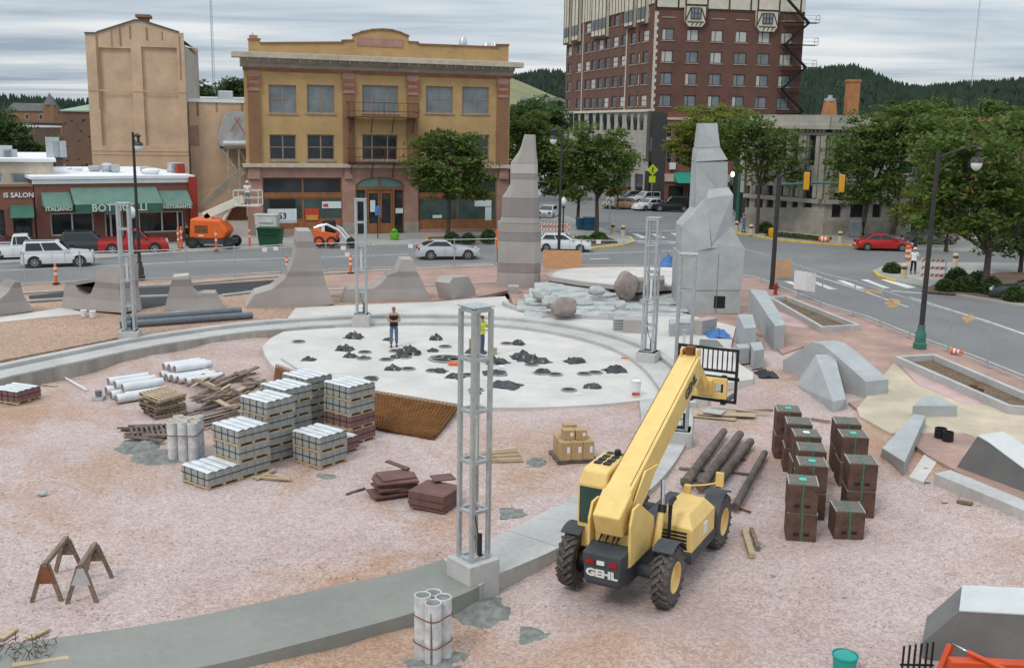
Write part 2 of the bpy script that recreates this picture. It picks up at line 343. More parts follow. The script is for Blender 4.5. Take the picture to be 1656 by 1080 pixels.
# ------------------------------------------------------------------ round concrete floor, ring of steps and curved walk
INN = [(-170,668),(-80,638),(0,612),(60,598),(130,583),(190,570),(250,558),(320,547),(400,536),(500,527),(600,522),(700,521),(800,524),(880,533),(950,548),(1000,566),(1036,590),(1062,620),(1078,650)]
IC = catmull([G(a, b, .17) for a, b in INN], 5)
def outn(P, i):
    t = P[min(i+1, len(P)-1)]-P[max(i-1, 0)]; t.z = 0; t.normalize(); return Vector((-t.y, t.x, 0))
def ringw(d): return [p+outn(IC, i)*d for i, p in enumerate(IC)]
def sweep(prof, i0=0, i1=None):
    mb = MB(); rows = []; i1 = len(IC) if i1 is None else i1
    for i in range(i0, i1):
        n = outn(IC, i); b = len(mb.v)
        for d, z in prof: mb.v.append((IC[i].x+n.x*d, IC[i].y+n.y*d, z))
        rows.append(b)
    k = len(prof)
    for a, b in zip(rows, rows[1:]):
        for j in range(k): mb.f.append((a+j, a+(j+1) % k, b+(j+1) % k, b+j))
    mb.f.append(tuple(rows[0]+j for j in range(k))); mb.f.append(tuple(rows[-1]+j for j in range(k))[::-1])
    return mb
steps = thing('ring_steps', 'curved grey concrete steps and low wall ringing the round floor', 'steps')
n5 = len(IC)
cuts = list(range(0, n5-1, 9))+[n5-1]
for a, b in zip(cuts, cuts[1:]):
    o = sweep([(0, -.75), (0, .16), (.02, .18), (1.12, .18), (1.12, -.75)], a, b+1).build('step_tread', 'concrete', steps, bevel=.012)
    o = sweep([(1.13, -.4), (1.13, .33), (1.16, .355), (1.5, .355), (1.53, .33), (1.53, -.4)], a, b+1).build('kerb_stone', 'concrete', steps)
sweep([(-.012, -.72), (-.012, .10), (-.001, .10), (-.001, -.72)], 0, 48).build('formed_face', 'formed_concrete', steps)
DISC = [(424,560),(432,580),(452,600),(500,620),(545,633),(590,643),(640,650),(700,655),(820,659),(950,655),(1034,647)]
dp = catmull(PX(DISC, 0), 5)
back = [p.copy() for p in IC if p.x > G(455,536).x][::-1]
back = [Vector((p.x, p.y, 0)) for p in back]+PX([(440,545)], 0)
disc = sheet('round_floor', dp+back, 0.0, 'white_concrete', .5, True)
# faint joints cut in the floor
mb = MB()
for a, b in (((470,540),(1010,600)),((560,642),(900,545)),((780,658),(620,535)),((455,600),(1034,628))):
    p, q = G(*a), G(*b); mb.bar(p+Vector((0,0,.002)), q+Vector((0,0,.002)), .02, .003)
struct(mb.build('floor_joints', 'concrete'))
# walk round the near side
WI = [(1034,647),(1036,690),(1012,745),(950,791),(880,828),(800,868),(717,904),(640,927),(560,943),(430,972),(300,1000),(114,1028),(0,1042),(-150,1058)]
WO = [(1098,640),(1121,676),(1104,727),(1061,783),(985,840),(905,885),(850,910),(796,933),(764,954),(670,990),(560,1021),(440,1052),(330,1078),(150,1112),(-60,1150)]
wi = catmull(PX(WI, 0), 4); wo = catmull(PX(WO, 0), 4)
def cutx(P, px, side):   # split the walk where the freshly poured part ends
    return [p for p in P if (p.x < G(*px).x) == side]
li = [p for p in wi if p.y > G(690,909).y]; lo = [p for p in wo if p.y > G(764,954).y]
ri = [li[-1]]+[p for p in wi if p.y <= G(690,909).y]; ro = [lo[-1]]+[p for p in wo if p.y <= G(764,954).y]
sheet('walk', li+lo[::-1], .012, 'concrete', .5, True)
sheet('fresh_walk', ri+ro[::-1], .010, 'wet_concrete', .5, True)
mb = MB()
for k in range(4, len(li)-2, 5):
    b = min(lo, key=lambda q: (q-li[k]).length); mb.bar(li[k]+Vector((0,0,.013)), b+Vector((0,0,.013)), .018, .004)
struct(mb.build('walk_joints', 'wet_concrete'))
# pale concrete behind the ring
rc = [Vector((p.x, p.y, ZO)) for p in ringw(1.5) if p.x > G(452,517,ZO).x]
sheet('back_terrace', rc+PX([(1150,622),(1218,613),(1218,603),(1196,588),(1182,560),(1190,528),(1100,505),(1000,512),(830,500),(817,479),(766,482),(701,488),(550,494),(478,498)], ZO), .342, 'white_concrete', .3, True)
sheet('slab_edge', [(0,513),(40,507),(105,497),(140,507),(60,514),(0,521),(-60,526)], .32, 'white_concrete', .2)
sheet('slab_edge', [(262,506),(330,497),(352,495),(368,500),(330,508)], .322, 'white_concrete', .2)
# brick and other paving round the plaza
k8 = KERB[8:14]
sheet('brick_walk', [G(530,478,.33), G(520,462,.33), G(560,442,.33)]+[Vector((p.x, p.y-.22, 0)) for p in KERB[8:11]]+PX([(820,470),(766,481),(700,486),(640,480)], .33), .33, 'brick_paving', .2, True)
sheet('brick_terrace', [Vector((p.x, p.y-.24, 0)) for p in KERB[10:14]]+PX([(1200,500),(1195,530),(1100,503),(1000,500),(830,492),(822,470)], .331), .331, 'brick_paving', .2, True)
rk = [p+Vector((-.25, -.2, 0)) for p in KERB[13:]]
BR = [(1640,812),(1560,768),(1500,735),(1440,690),(1395,668),(1372,650),(1420,640),(1400,600),(1300,560),(1265,572),(1240,545),(1180,520),(1196,500)]
sheet('brick_promenade', rk+[rk[-1]+Vector((4, -9, 0))]+PX([(1760,870)]+BR, .325), .325, 'brick_paving', .25, True)
sheet('tan_paving', [(1446,586),(1482,621),(1556,652),(1640,655),(1656,670),(1760,730),(1760,810),(1656,735),(1560,700),(1500,700),(1440,700),(1390,672),(1386,660)], .330, 'tan_paving', .1)
sheet('pink_paving', [(1452,584),(1470,575),(1560,625),(1620,652),(1560,653),(1484,621)], .334, 'pink_paving', .1)
sheet('pink_paving', [(1252,498),(1262,505),(1325,525),(1300,530),(1262,524),(1248,512)], .334, 'pink_paving', .1)
# new asphalt strip and kerbs along the fence
sheet('new_asphalt', [(50,490),(46,478),(120,471),(330,460),(450,452),(440,466),(425,471),(300,480),(300,488),(230,500),(200,497),(215,484),(120,485)], .30, 'fresh_asphalt', .2)
for pts in ([(-20,478),(110,470),(230,463),(310,458),(450,447),(620,438),(800,430)], [(-20,492),(100,484),(205,481),(290,478)], [(360,478),(415,471),(470,457)], [(520,470),(700,462),(800,458)]):
    P = catmull(PX(pts, .34), 3); mb = MB()
    for a, b in zip(P, P[1:]): mb.bar(a+Vector((0,0,.02)), b+Vector((0,0,.02)), .28, .1)
    struct(mb.build('kerb', 'kerb_grey'))
# ------------------------------------------------------------------ pavements on the far side of the street, islands
def kerbed(name, lst, mat='sidewalk', kmat='kerb_grey', kn=None, z=None):
    z = z or ZS+.14
    P = PX(lst, z); o = sheet(name, P, z, mat, .3, True)
    mb = MB()
    for i in range(len(P) if kn is None else kn):
        a, b = P[i], P[(i+1) % len(P)]; t = (b-a); 
        if t.length < .01: continue
        t.normalize(); n = Vector((-t.y, t.x, 0))*.09
        mb.slab([a-n, b-n, b+n, a+n], ZS-.05, z+.012)
    struct(mb.build('kerb', kmat)); return o
kerbed('far_pavement', [(-220,440),(-60,428),(160,417),(280,408),(400,402),(480,399),(680,394),(800,391),(812,380),(845,350),(872,318),(905,285),(860,270),(700,330),(-220,330)], kn=9)
kerbed('planted_island', [(850,392),(900,399),(955,401),(1005,396),(1026,390),(1018,382),(985,373),(940,358),(905,345),(878,350),(852,372)], 'sidewalk', 'kerb_yellow', 5)
kerbed('bank_corner_pavement', [(1150,345),(1172,362),(1192,376),(1260,387),(1330,393),(1390,396),(1470,402),(1560,406),(1760,412),(1900,350),(1500,330),(1240,318),(1150,310)], 'sidewalk', 'kerb_yellow', 6)
kerbed('shrub_island', [(1413,437),(1421,445),(1450,453),(1500,464),(1560,478),(1640,492),(1760,510),(1900,470),(1760,425),(1640,425),(1540,424),(1480,422),(1432,428)], 'sidewalk', 'kerb_yellow', 2)
sheet('planting_bed', [(1490,470),(1530,450),(1620,440),(1760,440),(1760,500),(1640,488),(1560,475)], .372, 'soil', .1)
sheet('planting_bed', [(905,396),(955,398),(1000,393),(975,382),(930,384)], .372, 'soil', .1)
sheet('planting_bed', [(1235,381),(1330,391),(1345,386),(1260,377)], .372, 'soil', .1)
kerbed('tree_bed', [(690,393),(812,390),(812,380),(690,383)], 'soil', 'kerb_yellow', 4, z=.36)
# road markings
def mark(name, quads, mat='line_white', z=ZS+.004):
    mb = MB()
    for q in quads: mb.poly(PX(q, z))
    return struct(mb.build(name, mat))
def line(pts, w): 
    P = [G(a, b, ZS+.004) for a, b in pts]; mb = MB()
    for a, b in zip(P, P[1:]):
        t = (b-a).normalized(); n = Vector((-t.y, t.x, 0))*w/2; mb.poly([a-n, b-n, b+n, a+n])
    return struct(mb.build('lane_line', 'line_white'))
line([(-60,440),(150,431),(330,422),(470,417)], .16); line([(520,416),(660,411)], .16); line([(170,436),(195,434)], .16)
line([(940,411),(1100,405)], .16); line([(955,419),(985,418)], .3); line([(1440,470),(1500,475)], .3); line([(1470,480),(1600,520),(1680,548)], .13)
line([(1310,443),(1400,472),(1470,497)], .14)
mark('crossing', [[(x, y), (x+11, y), (x+48, y+14), (x+36, y+14)] for x, y in ((1268,455),(1306,454),(1352,453),(1392,452))]+[[(1424,452),(1440,452),(1482,465),(1466,466)]])
mark('crossing', [[(x, y), (x+9, y), (x+26, y+7), (x+14, y+7)] for x, y in ((1022,378),(1052,378),(1084,377))])
line([(1015,374),(1100,373)], .3); line([(1030,392),(1100,394)], .3)
mark('turn_arrow', [[(1430,490),(1442,482),(1456,486),(1452,496),(1440,498)], [(1395,468),(1428,469),(1426,474),(1396,472)], [(1555,512),(1572,508),(1580,516),(1562,522)]], 'arrow_orange')
# ------------------------------------------------------------------ hills
M('hill_grass', (.15, .17, .075), .95, .25, .02, col2=(.23, .22, .11)); M('hill_forest', (.035, .055, .03), .95, .3, .02)
M('pine_far', (.028, .048, .030), .95, .35, .05)
def hill(name, ridge, Y, foot, mat, ntree, tlo=7, thi=13, tmat='pine_far', keep=None, seed=1):
    rnd = random.Random(seed); P = catmull([W(a, b, Y) for a, b in ridge], 8); mb = MB(); rows = 14; n = len(P)
    def h(i, v):
        p = P[i]; k = v*v*(3-2*v); y = foot+(Y-foot)*v; x = p.x*(y/Y)
        return Vector((x, y, -1+(p.z+1)*k+3*noise.noise(Vector((x*.02, y*.02, seed)))*v))
    for j in range(rows+1):
        for i in range(n): mb.v.append(tuple(h(i, j/rows)))
    for i in range(n):
        p = P[i]; mb.v.append((p.x*1.15, Y*1.15, p.z*.5))
    for j in range(rows+1):
        for i in range(n-1):
            a = j*n+i; mb.f.append((a, a+1, a+n+1, a+n))
    struct(mb.build(name, mat, smooth=True))
    if not ntree: return
    t = MB()
    for _ in range(ntree):
        v = 1-rnd.random()**1.6*.75 if not keep else keep(rnd); i = rnd.random()*(n-1); i0 = int(i)
        p = h(i0, v).lerp(h(min(i0+1, n-1), v), i-i0); H = rnd.uniform(tlo, thi); r = H*rnd.uniform(.16, .24); b = len(t.v)
        for zz, rr in ((.08, 1), (.45, .72), (.5, .8), (.8, .3)):
            for k in range(6):
                a = k*1.047+rnd.random()*.5; q = r*rr*rnd.uniform(.75, 1.2); t.v.append((p.x+q*math.cos(a), p.y+q*math.sin(a), p.z+H*zz*rnd.uniform(.94, 1.05)))
        t.v.append((p.x+rnd.uniform(-.2, .2), p.y, p.z+H))
        for q in range(3):
            for k in range(6): t.f.append((b+q*6+k, b+q*6+(k+1) % 6, b+q*6+6+(k+1) % 6, b+q*6+6+k))
        for k in range(6): t.f.append((b+18+k, b+18+(k+1) % 6, b+24))
    o = stuff(t.build('pine_forest', tmat, recalc=False)); return o
f = hill('hill', [(1180,170),(1270,142),(1310,134),(1345,131),(1380,132),(1420,146),(1455,158),(1490,162),(1540,168),(1600,174)], 900, 420, 'hill_forest', 2600, seed=2)
tag(f, 'dark pine forest covering the nearer hill beyond the brick hotel', 'forest')
f = hill('hill', [(1400,170),(1470,163),(1510,156),(1560,151),(1610,148),(1660,143),(1740,138),(1830,150)], 1150, 520, 'hill_forest', 2400, seed=3)
tag(f, 'pine forest along the far ridge behind the corner bank', 'forest')
f = hill('hill', [(700,150),(800,138),(840,135),(870,130),(912,131),(960,140),(1010,160)], 1250, 700, 'hill_forest', 1500, seed=4)
tag(f, 'dark forest on the ridge left of the brick hotel', 'forest')
hill('hill', [(640,150),(740,122),(790,121),(825,129),(860,140),(905,156),(950,172),(1000,192)], 620, 330, 'hill_grass', 0, seed=5)
f = hill('hill', [(-80,172),(0,172),(60,176),(110,178),(200,178),(320,166),(400,150),(470,150)], 800, 350, 'hill_forest', 1300, 6, 10, seed=6)
tag(f, 'low wooded rise on the skyline beyond the church', 'forest')
# ------------------------------------------------------------------ buildings
brickmat('yellow_brick', (.52, .33, .14), (.46, .285, .115), (.47, .33, .18))
brickmat('brown_brick', (.28, .145, .075), (.24, .12, .06), (.27, .17, .11))
brickmat('red_brick', (.23, .085, .055), (.18, .065, .045), (.24, .14, .11))
brickmat('hotel_brick', (.165, .078, .058), (.13, .06, .045), (.17, .10, .08))
brickmat('dark_brick', (.17, .10, .075), (.13, .075, .055), (.18, .13, .1))
brickmat('tan_brick', (.60, .43, .295), (.57, .405, .275), (.54, .39, .275))
brickmat('pink_stone', (.42, .25, .20), (.37, .215, .175), (.30, .19, .16), .9, .42, msize=.015)
brickmat('bank_stone', (.40, .375, .33), (.37, .345, .30), (.29, .27, .24), 1.2, .5, msize=.015)
M('cornice_grey', (.33, .29, .24), .85, .18, 1.2); M('cornice_pale', (.50, .43, .34), .8, .15, 1.5); M('terracotta', (.27, .11, .06), .85, .2, 1.5)
M('stain', (.30, .19, .12), .9, .3, 1.0, stretch=(2, 2, .3)); M('cream_plaster', (.60, .55, .44), .85, .1, 1); M('timber_dark', (.05, .03, .024), .8, .2, 2)
M('wood_trim', (.27, .115, .045), .6, .2, 3, stretch=(1, 1, .3)); M('frame_taupe', (.30, .215, .165), .7, .1, 2); M('frame_dark', (.07, .06, .05), .6, .1, 2); M('frame_white', (.62, .61, .58), .6, .05, 2)
M('iron', (.025, .025, .028), .5, .2, 4, metal=.4); M('rust_iron', (.10, .04, .025), .8, .3, 3)
M('roof_white', (.74, .75, .76), .7, .06, 1); M('roof_dark', (.11, .105, .10), .95, .2, .6); M('roof_slate', (.13, .13, .14), .8, .2, 2)
M('galvanised', (.50, .53, .54), .42, .12, 6, metal=.65, spec=.5); M('duct_metal', (.46, .48, .50), .5, .15, 1.2, metal=.4); M('steel_white', (.70, .72, .72), .5, .05, 2)
M('awning_green', (.045, .135, .095), .85, .12, 1.5); M('awning_pale', (.12, .205, .165), .85, .1, 1.5); M('awning_teal', (.02, .24, .17), .7, .1, 2)
M('lettering_white', (.68, .68, .62), .6, .04, 2); M('poster_white', (.66, .72, .72), .5, .06, 2); M('poster_red', (.50, .06, .03), .5, .15, 5); M('poster_yellow', (.55, .33, .04), .5, .15, 5); M('black_paint', (.015, .015, .016), .45, .2, 3)
M('curtain', (.50, .49, .45), .9, .2, 3, stretch=(6, 6, .6)); M('teal_glass', (.16, .30, .29), .15, .12, 1.2, spec=.6); M('chimney_orange', (.42, .19, .08), .9, .15, 1.2); M('red_paint', (.33, .035, .02), .6, .12, 2); M('roof_green', (.30, .42, .33), .8, .1, 1)
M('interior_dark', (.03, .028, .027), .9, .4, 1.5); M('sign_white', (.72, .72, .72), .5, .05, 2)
glassmat(); glassmat('glass_pale', (.17, .20, .21), .12); glassmat('glass_green', (.05, .085, .075), .08)
class Fac:
    """a building front: local x along the front, y into the building, z up"""
    def __init__(s, A, B):
        s.A = Vector((A.x, A.y, 0)); d = Vector((B.x-A.x, B.y-A.y, 0)); s.w = d.length; s.d = d.normalized(); s.n = Vector((-s.d.y, s.d.x, 0)); s.rz = math.atan2(s.d.y, s.d.x)
    def uz(s, px, py, y=0.0):
        d = ray(px, py); o = s.A+s.n*y; t = (o-CAMP).dot(s.n)/d.dot(s.n); p = CAMP+d*t
        return (p-s.A).dot(s.d), p.z
    def rc(s, x0, y0, x1, y1, y=0.0):
        xm, ym = (x0+x1)/2, (y0+y1)/2
        return s.uz(x0, ym, y)[0], s.uz(x1, ym, y)[0], s.uz(xm, y1, y)[1], s.uz(xm, y0, y)[1]
def holed(mb, u0, u1, z0, z1, holes, depth=.22, y=0.0):
    """wall face with real openings and reveals"""
    us = sorted({u0, u1, *[h[0] for h in holes], *[h[1] for h in holes]}); zs = sorted({z0, z1, *[h[2] for h in holes], *[h[3] for h in holes]})
    us = [a for a in us if u0 <= a <= u1]; zs = [a for a in zs if z0 <= a <= z1]
    for a, b in zip(us, us[1:]):
        for c, d in zip(zs, zs[1:]):
            m, n = (a+b)/2, (c+d)/2
            if any(h[0] < m < h[1] and h[2] < n < h[3] for h in holes): continue
            mb.poly([(a, y, c), (b, y, c), (b, y, d), (a, y, d)])
    for h in holes:
        a, b, c, d = h
        for p, q in (((a, c), (b, c)), ((b, c), (b, d)), ((b, d), (a, d)), ((a, d), (a, c))):
            mb.poly([(p[0], y, p[1]), (q[0], y, q[1]), (q[0], y+depth, q[1]), (p[0], y+depth, p[1])])
    return mb
def window(root, a, b, c, d, fm, gm, vs=(), hs=(), y=.14, fw=.09, sill=None, name='window', blind=None):
    mb = MB(); mb.box(a, a+fw, y, y+.08, c, d); mb.box(b-fw, b, y, y+.08, c, d); mb.box(a+fw, b-fw, y, y+.08, d-fw, d); mb.box(a+fw, b-fw, y, y+.08, c, c+fw)
    for v in vs: u = a+(b-a)*v; mb.box(u-fw*.6, u+fw*.6, y+.004, y+.076, c+fw, d-fw)
    for v in hs: z = c+(d-c)*v; mb.box(a+fw, b-fw, y+.008, y+.07, z-fw*.4, z+fw*.4)
    w = mb.build(name, fm, root)
    ve = [0]+list(vs)+[1]
    for p, q in zip(ve, ve[1:]):
        MB().box(a+(b-a)*p+.01, a+(b-a)*q-.01, y+.03, y+.045, c+.01, d-.01).build('pane', gm, w)
    if blind: MB().box(a+fw, a+fw+(b-a-2*fw)*blind, y+.022, y+.028, c+fw, d-fw).build('curtain', 'curtain', w)
    if sill: MB().box(a-.12, b+.12, -.09, y+.02, c-.14, c-.004).build('sill', sill, w)
    return w
# ---- the yellow three-storey block
Y = Fac(G(402, 381, ZO), G(821, 374, ZO)); yb = thing('commercial_block', 'yellow brick three-storey commercial block with heavy cornice and arched parapet', 'building', Y.A, Y.rz)
zc1 = Y.uz(480, 271)[1]; zc0 = Y.uz(480, 265)[1]; zfr = Y.uz(610, 121)[1]; zco = Y.uz(610, 102)[1]; zct = Y.uz(610, 93)[1]; zpar = Y.uz(500, 71)[1]
dep = 24.0; wY = Y.w
wins3 = [Y.rc(*r) for r in ((434.8,137.8,479.3,183),(496.4,137.8,541,183),(585.8,138.5,644,183),(688.8,140,732.5,183),(747.5,141,790.6,184))]
wins2 = [Y.rc(*r) for r in ((436,218,479,258.5),(497,218,541,258.5),(586,218,643,259),(689,218,733,259),(747,218,791,259))]
mb = MB(); holed(mb, 0, wY, zc0, zfr, wins3+wins2)
mb.box(4, wY, dep, dep+.1, 0, zco); mb.slab([(0, .001), (.15, .001), (4.15, dep), (4, dep)], 0, zco); mb.box(wY-.15, wY+.001, .001, dep, 0, zco)
mb.build('wall', 'yellow_brick', yb)
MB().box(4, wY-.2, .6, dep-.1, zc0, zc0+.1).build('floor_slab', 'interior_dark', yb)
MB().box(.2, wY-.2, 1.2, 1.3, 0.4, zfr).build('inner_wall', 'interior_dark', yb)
for i, (a, b, c, d) in enumerate(wins3): window(yb, a, b, c, d, 'frame_taupe', 'glass_pale', (.28, .72) if i == 2 else (.5,), (.52,), sill='cornice_grey')
for i, (a, b, c, d) in enumerate(wins2): window(yb, a, b, c, d, 'frame_taupe', 'window_glass', (.28, .72) if i == 2 else (.5,), (.5,), sill='cornice_grey')
pil = [Y.rc(402,121,421,265), Y.rc(554.5,121,573,265), Y.rc(658,121,675.5,265), Y.rc(803,121,821,265)]
zcap = Y.uz(610, 153)[1]
for a, b, c, d in pil:
    MB().box(a, b, -.16, .1, zc0+.02, zcap).build('pilaster', 'brown_brick', yb); p = MB().box(a-.03, b+.03, -.22, .1, zcap+.002, zfr).build('capital', 'pink_stone', yb)
    mb = MB()
    for k in range(2):
        z = zcap+.35+k*.55; mb.box(a+.12, b-.12, -.25, -.21, z, z+.3); mb.box(a-.06, a+.04, -.27, -.2, z-.12, z+.42); mb.box(b-.04, b+.06, -.27, -.2, z-.12, z+.42)
    mb.build('ornament', 'terracotta', yb)
MB().box(-.05, wY+.05, -.12, .3, zfr-.01, zfr+.28).build('band', 'terracotta', yb)
mb = MB()    # swept cornice
prof = [(-.1, zfr+.282), (-.16, zfr+.6), (-.32, zco-.35), (-.62, zco-.08), (-.62, zco), (.4, zco), (.4, zfr+.282)]
mb.ext([(-.25, y, z) for y, z in prof], (wY+.5, 0, 0)); mb.build('frieze', 'cornice_grey', yb)
MB().box(-.95, wY+.95, -1.0, .4, zco+.002, zct).build('cornice', 'cornice_pale', yb, bevel=.04)
mb = MB(); n = 12
for k in range(28):
    x = .3+k*(wY-.6)/27; mb.box(x-.1, x+.1, -.85, -.05, zco-.2, zco-.004)
mb.build('cornice_brackets', 'cornice_grey', yb)
# parapet with the arched centre
U = lambda px, py: Y.uz(px, py, .25)
arch = [U(571.5, 58), U(585, 53), U(602, 49.6), U(618, 48.7), U(634, 50), U(649, 54.5), U(661, 60)]
top = [U(402, 65), U(420.6, 65), U(420.6, 71), U(554.5, 70), U(554.5, 67), U(571.5, 66.5)]+arch+[U(661, 69), U(676.6, 70), U(676.6, 73), U(805, 77.7), U(805, 74), U(822.7, 74)]
mb = MB().ext([(top[0][0], .25, zct+.002)]+[(u, .25, z) for u, z in top]+[(top[-1][0], .25, zct+.002)], (0, .45, 0)); mb.build('parapet', 'yellow_brick', yb)
mb = MB()
for (u0, z0), (u1, z1) in zip(top, top[1:]):
    if abs(u1-u0) > .1: mb.bar((u0-.05, .47, z0+.06), (u1+.05, .47, z1+.06), .62, .14)
mb.build('coping', 'brown_brick', yb)
a, b, c, d = Y.rc(578, 60, 652, 76, .25); MB().box(a, b, .19, .24, c, d-.15).build('name_panel', 'pink_stone', yb)
mb = MB()
for px in (405.5,): mb.box(*[Y.uz(px, 62)[0]+k for k in (-.05, .6)], .3, .9, U(410, 65)[1], U(410, 57)[1]); mb.tube((Y.uz(410, 62)[0], .6, U(410, 57)[1]), (Y.uz(410, 62)[0], .6, U(410, 53)[1]), .04)
mb.build('chimney_pot', 'pink_stone', yb)
MB().slab([(.3, .7), (wY-.1, .7), (wY-.1, dep), (4.1, dep)], zco+.3, zco+.5).build('roof', 'roof_dark', yb)
for px, y0, y1, r in ((749, 60, 80, .42), (787, 68, 82, .5), (801, 69, 80, .3)):
    u, z1 = Y.uz(px, y0, 6); z0 = zco+.5; MB().lathe([(r, 0), (r, (z1-z0)*.7), (r*.85, (z1-z0)*.88), (r*.4, z1-z0)], 10, (u, 6, z0)).build('roof_vent', 'galvanised', yb, smooth=40)
# ground floor
gz0 = ZO; fl = [Y.rc(425,287,553.7,370), Y.rc(676,287,803,370)]; dr = Y.rc(575,302,654,371)
mb = MB(); holed(mb, 0, wY, 0, zc0-.01, fl+[(dr[0], dr[1], gz0, dr[3]+.9)], .35, -.05); mb.build('stone_front', 'pink_stone', yb)
MB().box(-.3, wY+.3, -.5, .2, zc1, zc0+.003).build('ledge', 'cornice_pale', yb, bevel=.03)
for a, b in ((.0, fl[0][0]), (fl[0][1], dr[0]), (dr[1], fl[1][0]), (fl[1][1], wY)): MB().box(a-.02, b+.02, -.16, .1, 0, gz0+1.0).build('plinth', 'cornice_grey', yb)
for a, b in ((.1, fl[0][0]-.15), (fl[0][1]+.2, dr[0]-.25), (dr[1]+.25, fl[1][0]-.2), (fl[1][1]+.15, wY-.1)):
    MB().box(a, b, -.3, .0, zc1-1.0, zc1-.05).build('bracket', 'pink_stone', yb, bevel=.05)
for k, (a, b, c, d) in enumerate(fl):
    h = d-c; zt = d-h*.32
    window(yb, a, b, zt, d, 'wood_trim', 'window_glass', (.5,), (), y=.1, fw=.12, name='transom_window')
    MB().box(a, b, .06, .3, zt-.32, zt-.004).build('wood_band', 'wood_trim', yb); MB().box(a, b, .06, .3, c, c+.75).build('stall_riser', 'wood_trim', yb)
    window(yb, a, b, c+.754, zt-.324, 'wood_trim', 'glass_green', (.5,), (), y=.1, fw=.12, name='shop_window')
def poster(px, mat, name='poster', off=.08, root=yb, F=Y):
    a, b, c, d = F.rc(*px); return MB().box(a, b, off-.02, off+.008, c, d).build(name, mat, root)
poster((433,338,480,361), 'poster_white'); poster((436,322,477,337), 'black_paint', 'blind'); poster((493,337,516,359), 'poster_red'); poster((496,348,514,356), 'poster_yellow', off=.07); poster((521,326,552,337), 'poster_white'); poster((523,330,531,335), 'poster_red', off=.07)
u, z = Y.uz(457, 350); text('53', .75, 'black_paint', yb, (u, .055, z), (math.pi/2, 0, 0), .004, bold=.02)
for px in ((768,324,795,334), (785,335,795,357), (700,348,715,353)): poster(px, 'poster_white')
# arched entrance
a, b, c, d = dr; w = b-a; cx = (a+b)/2; zs = d; za = d+.9
pts = [(a, .05, zs)]+[(cx-w/2*math.cos(math.pi*k/10), .05, zs+.86*math.sin(math.pi*k/10)) for k in range(11)]+[(b, .05, zs)]
mb = MB()
for k in range(10):
    t0, t1 = math.pi*k/10, math.pi*(k+1)/10
    p0 = (cx-w/2*math.cos(t0), zs+.86*math.sin(t0)); p1 = (cx-w/2*math.cos(t1), zs+.86*math.sin(t1))
    mb.add([(p0[0], -.052, p0[1]), (p1[0], -.052, p1[1]), (p1[0], -.052, za+.02), (p0[0], -.052, za+.02), (p0[0], .3, p0[1]), (p1[0], .3, p1[1])], [(0,1,2,3), (0,4,5,1)])
mb.build('arch', 'pink_stone', yb)
mb = MB()
for k in range(10):
    t0, t1 = math.pi*k/10, math.pi*(k+1)/10
    mb.bar((cx-(w/2-.06)*math.cos(t0), .1, zs+.8*math.sin(t0)), (cx-(w/2-.06)*math.cos(t1), .1, zs+.8*math.sin(t1)), .12, .12, (0,1,0))
mb.box(a, b, .04, .2, zs-.3, zs-.02); mb.box(cx-.08, cx+.08, .05, .18, zs-.02, zs+.8); mb.box(a, a+.12, .05, .2, gz0, zs-.3); mb.box(b-.12, b, .05, .2, gz0, zs-.3)
for q in (.22, .78): mb.box(a+w*q-.09, a+w*q+.09, .05, .2, gz0, zs-.3)
fr = mb.build('entrance_frame', 'wood_trim', yb)
fan = MB().add([(cx, .16, zs-.02)]+[(p[0], .16, p[2]-.05) for p in pts], [(0, k, k+1) for k in range(1, len(pts))]); fan.build('fanlight', 'teal_glass', fr, recalc=False)
MB().box(a+.12, b-.12, .2, .25, gz0, zs-.3).build('entrance_glass', 'window_glass', fr)
dmb = MB(); x0, x1 = a+w*.22+.1, a+w*.78-.1; xm = (x0+x1)/2
for p, q in ((x0, xm-.02), (xm+.02, x1)):
    dmb.box(p, p+.16, .1, .17, gz0, zs-.34); dmb.box(q-.16, q, .1, .17, gz0, zs-.34); dmb.box(p+.16, q-.16, .1, .17, gz0, gz0+.9); dmb.box(p+.16, q-.16, .1, .17, zs-.6, zs-.34)
dd = dmb.build('door', 'wood_trim', yb); MB().box(xm+.1, xm+.14, .02, .1, gz0+1, gz0+1.3).build('handle', 'iron', dd)
poster((599,324,607,343), 'poster_white'); poster((640,337,652,345), 'poster_white')
# two fire balconies
for z0, z1 in ((Y.uz(616, 191)[1], Y.uz(616, 167)[1]), (Y.uz(616, 263.5)[1], Y.uz(616, 240)[1])):
    a = Y.uz(560, 190)[0]; b = Y.uz(672, 190)[0]; D = -1.15
    bal = MB(); bal.box(a, b, D, -.1, z0, z0+.1)
    for x in (a, b): bal.bar((x, D, z1), (x, -.1, z1), .05); bal.bar((x, D, z0+.5), (x, -.1, z0+.5), .035)
    for z in (z1, z0+.55): bal.bar((a, D, z), (b, D, z), .05)
    for k in range(15): x = a+(b-a)*k/14; bal.bar((x, D, z0), (x, D, z1), .05 if k % 7 == 0 else .022)
    for k in range(4): x = a+.3+(b-a-.6)*k/3; bal.pipe([(x, -.12, z0-1.3), (x, -.5, z0-.5), (x, D+.15, z0)], .04, 5)
    bal.build('fire_balcony', 'rust_iron', yb)
mb = MB(); u, z = Y.uz(563, 190); mb.bar((u, -.3, z), (u, -.3, zc0), .04); mb.bar((u+.4, -.3, z), (u+.4, -.3, zc0), .04)
for k in range(18): q = zc0+(z-zc0)*k/18; mb.bar((u, -.3, q), (u+.4, -.3, q), .025)
mb.build('ladder', 'rust_iron', yb)
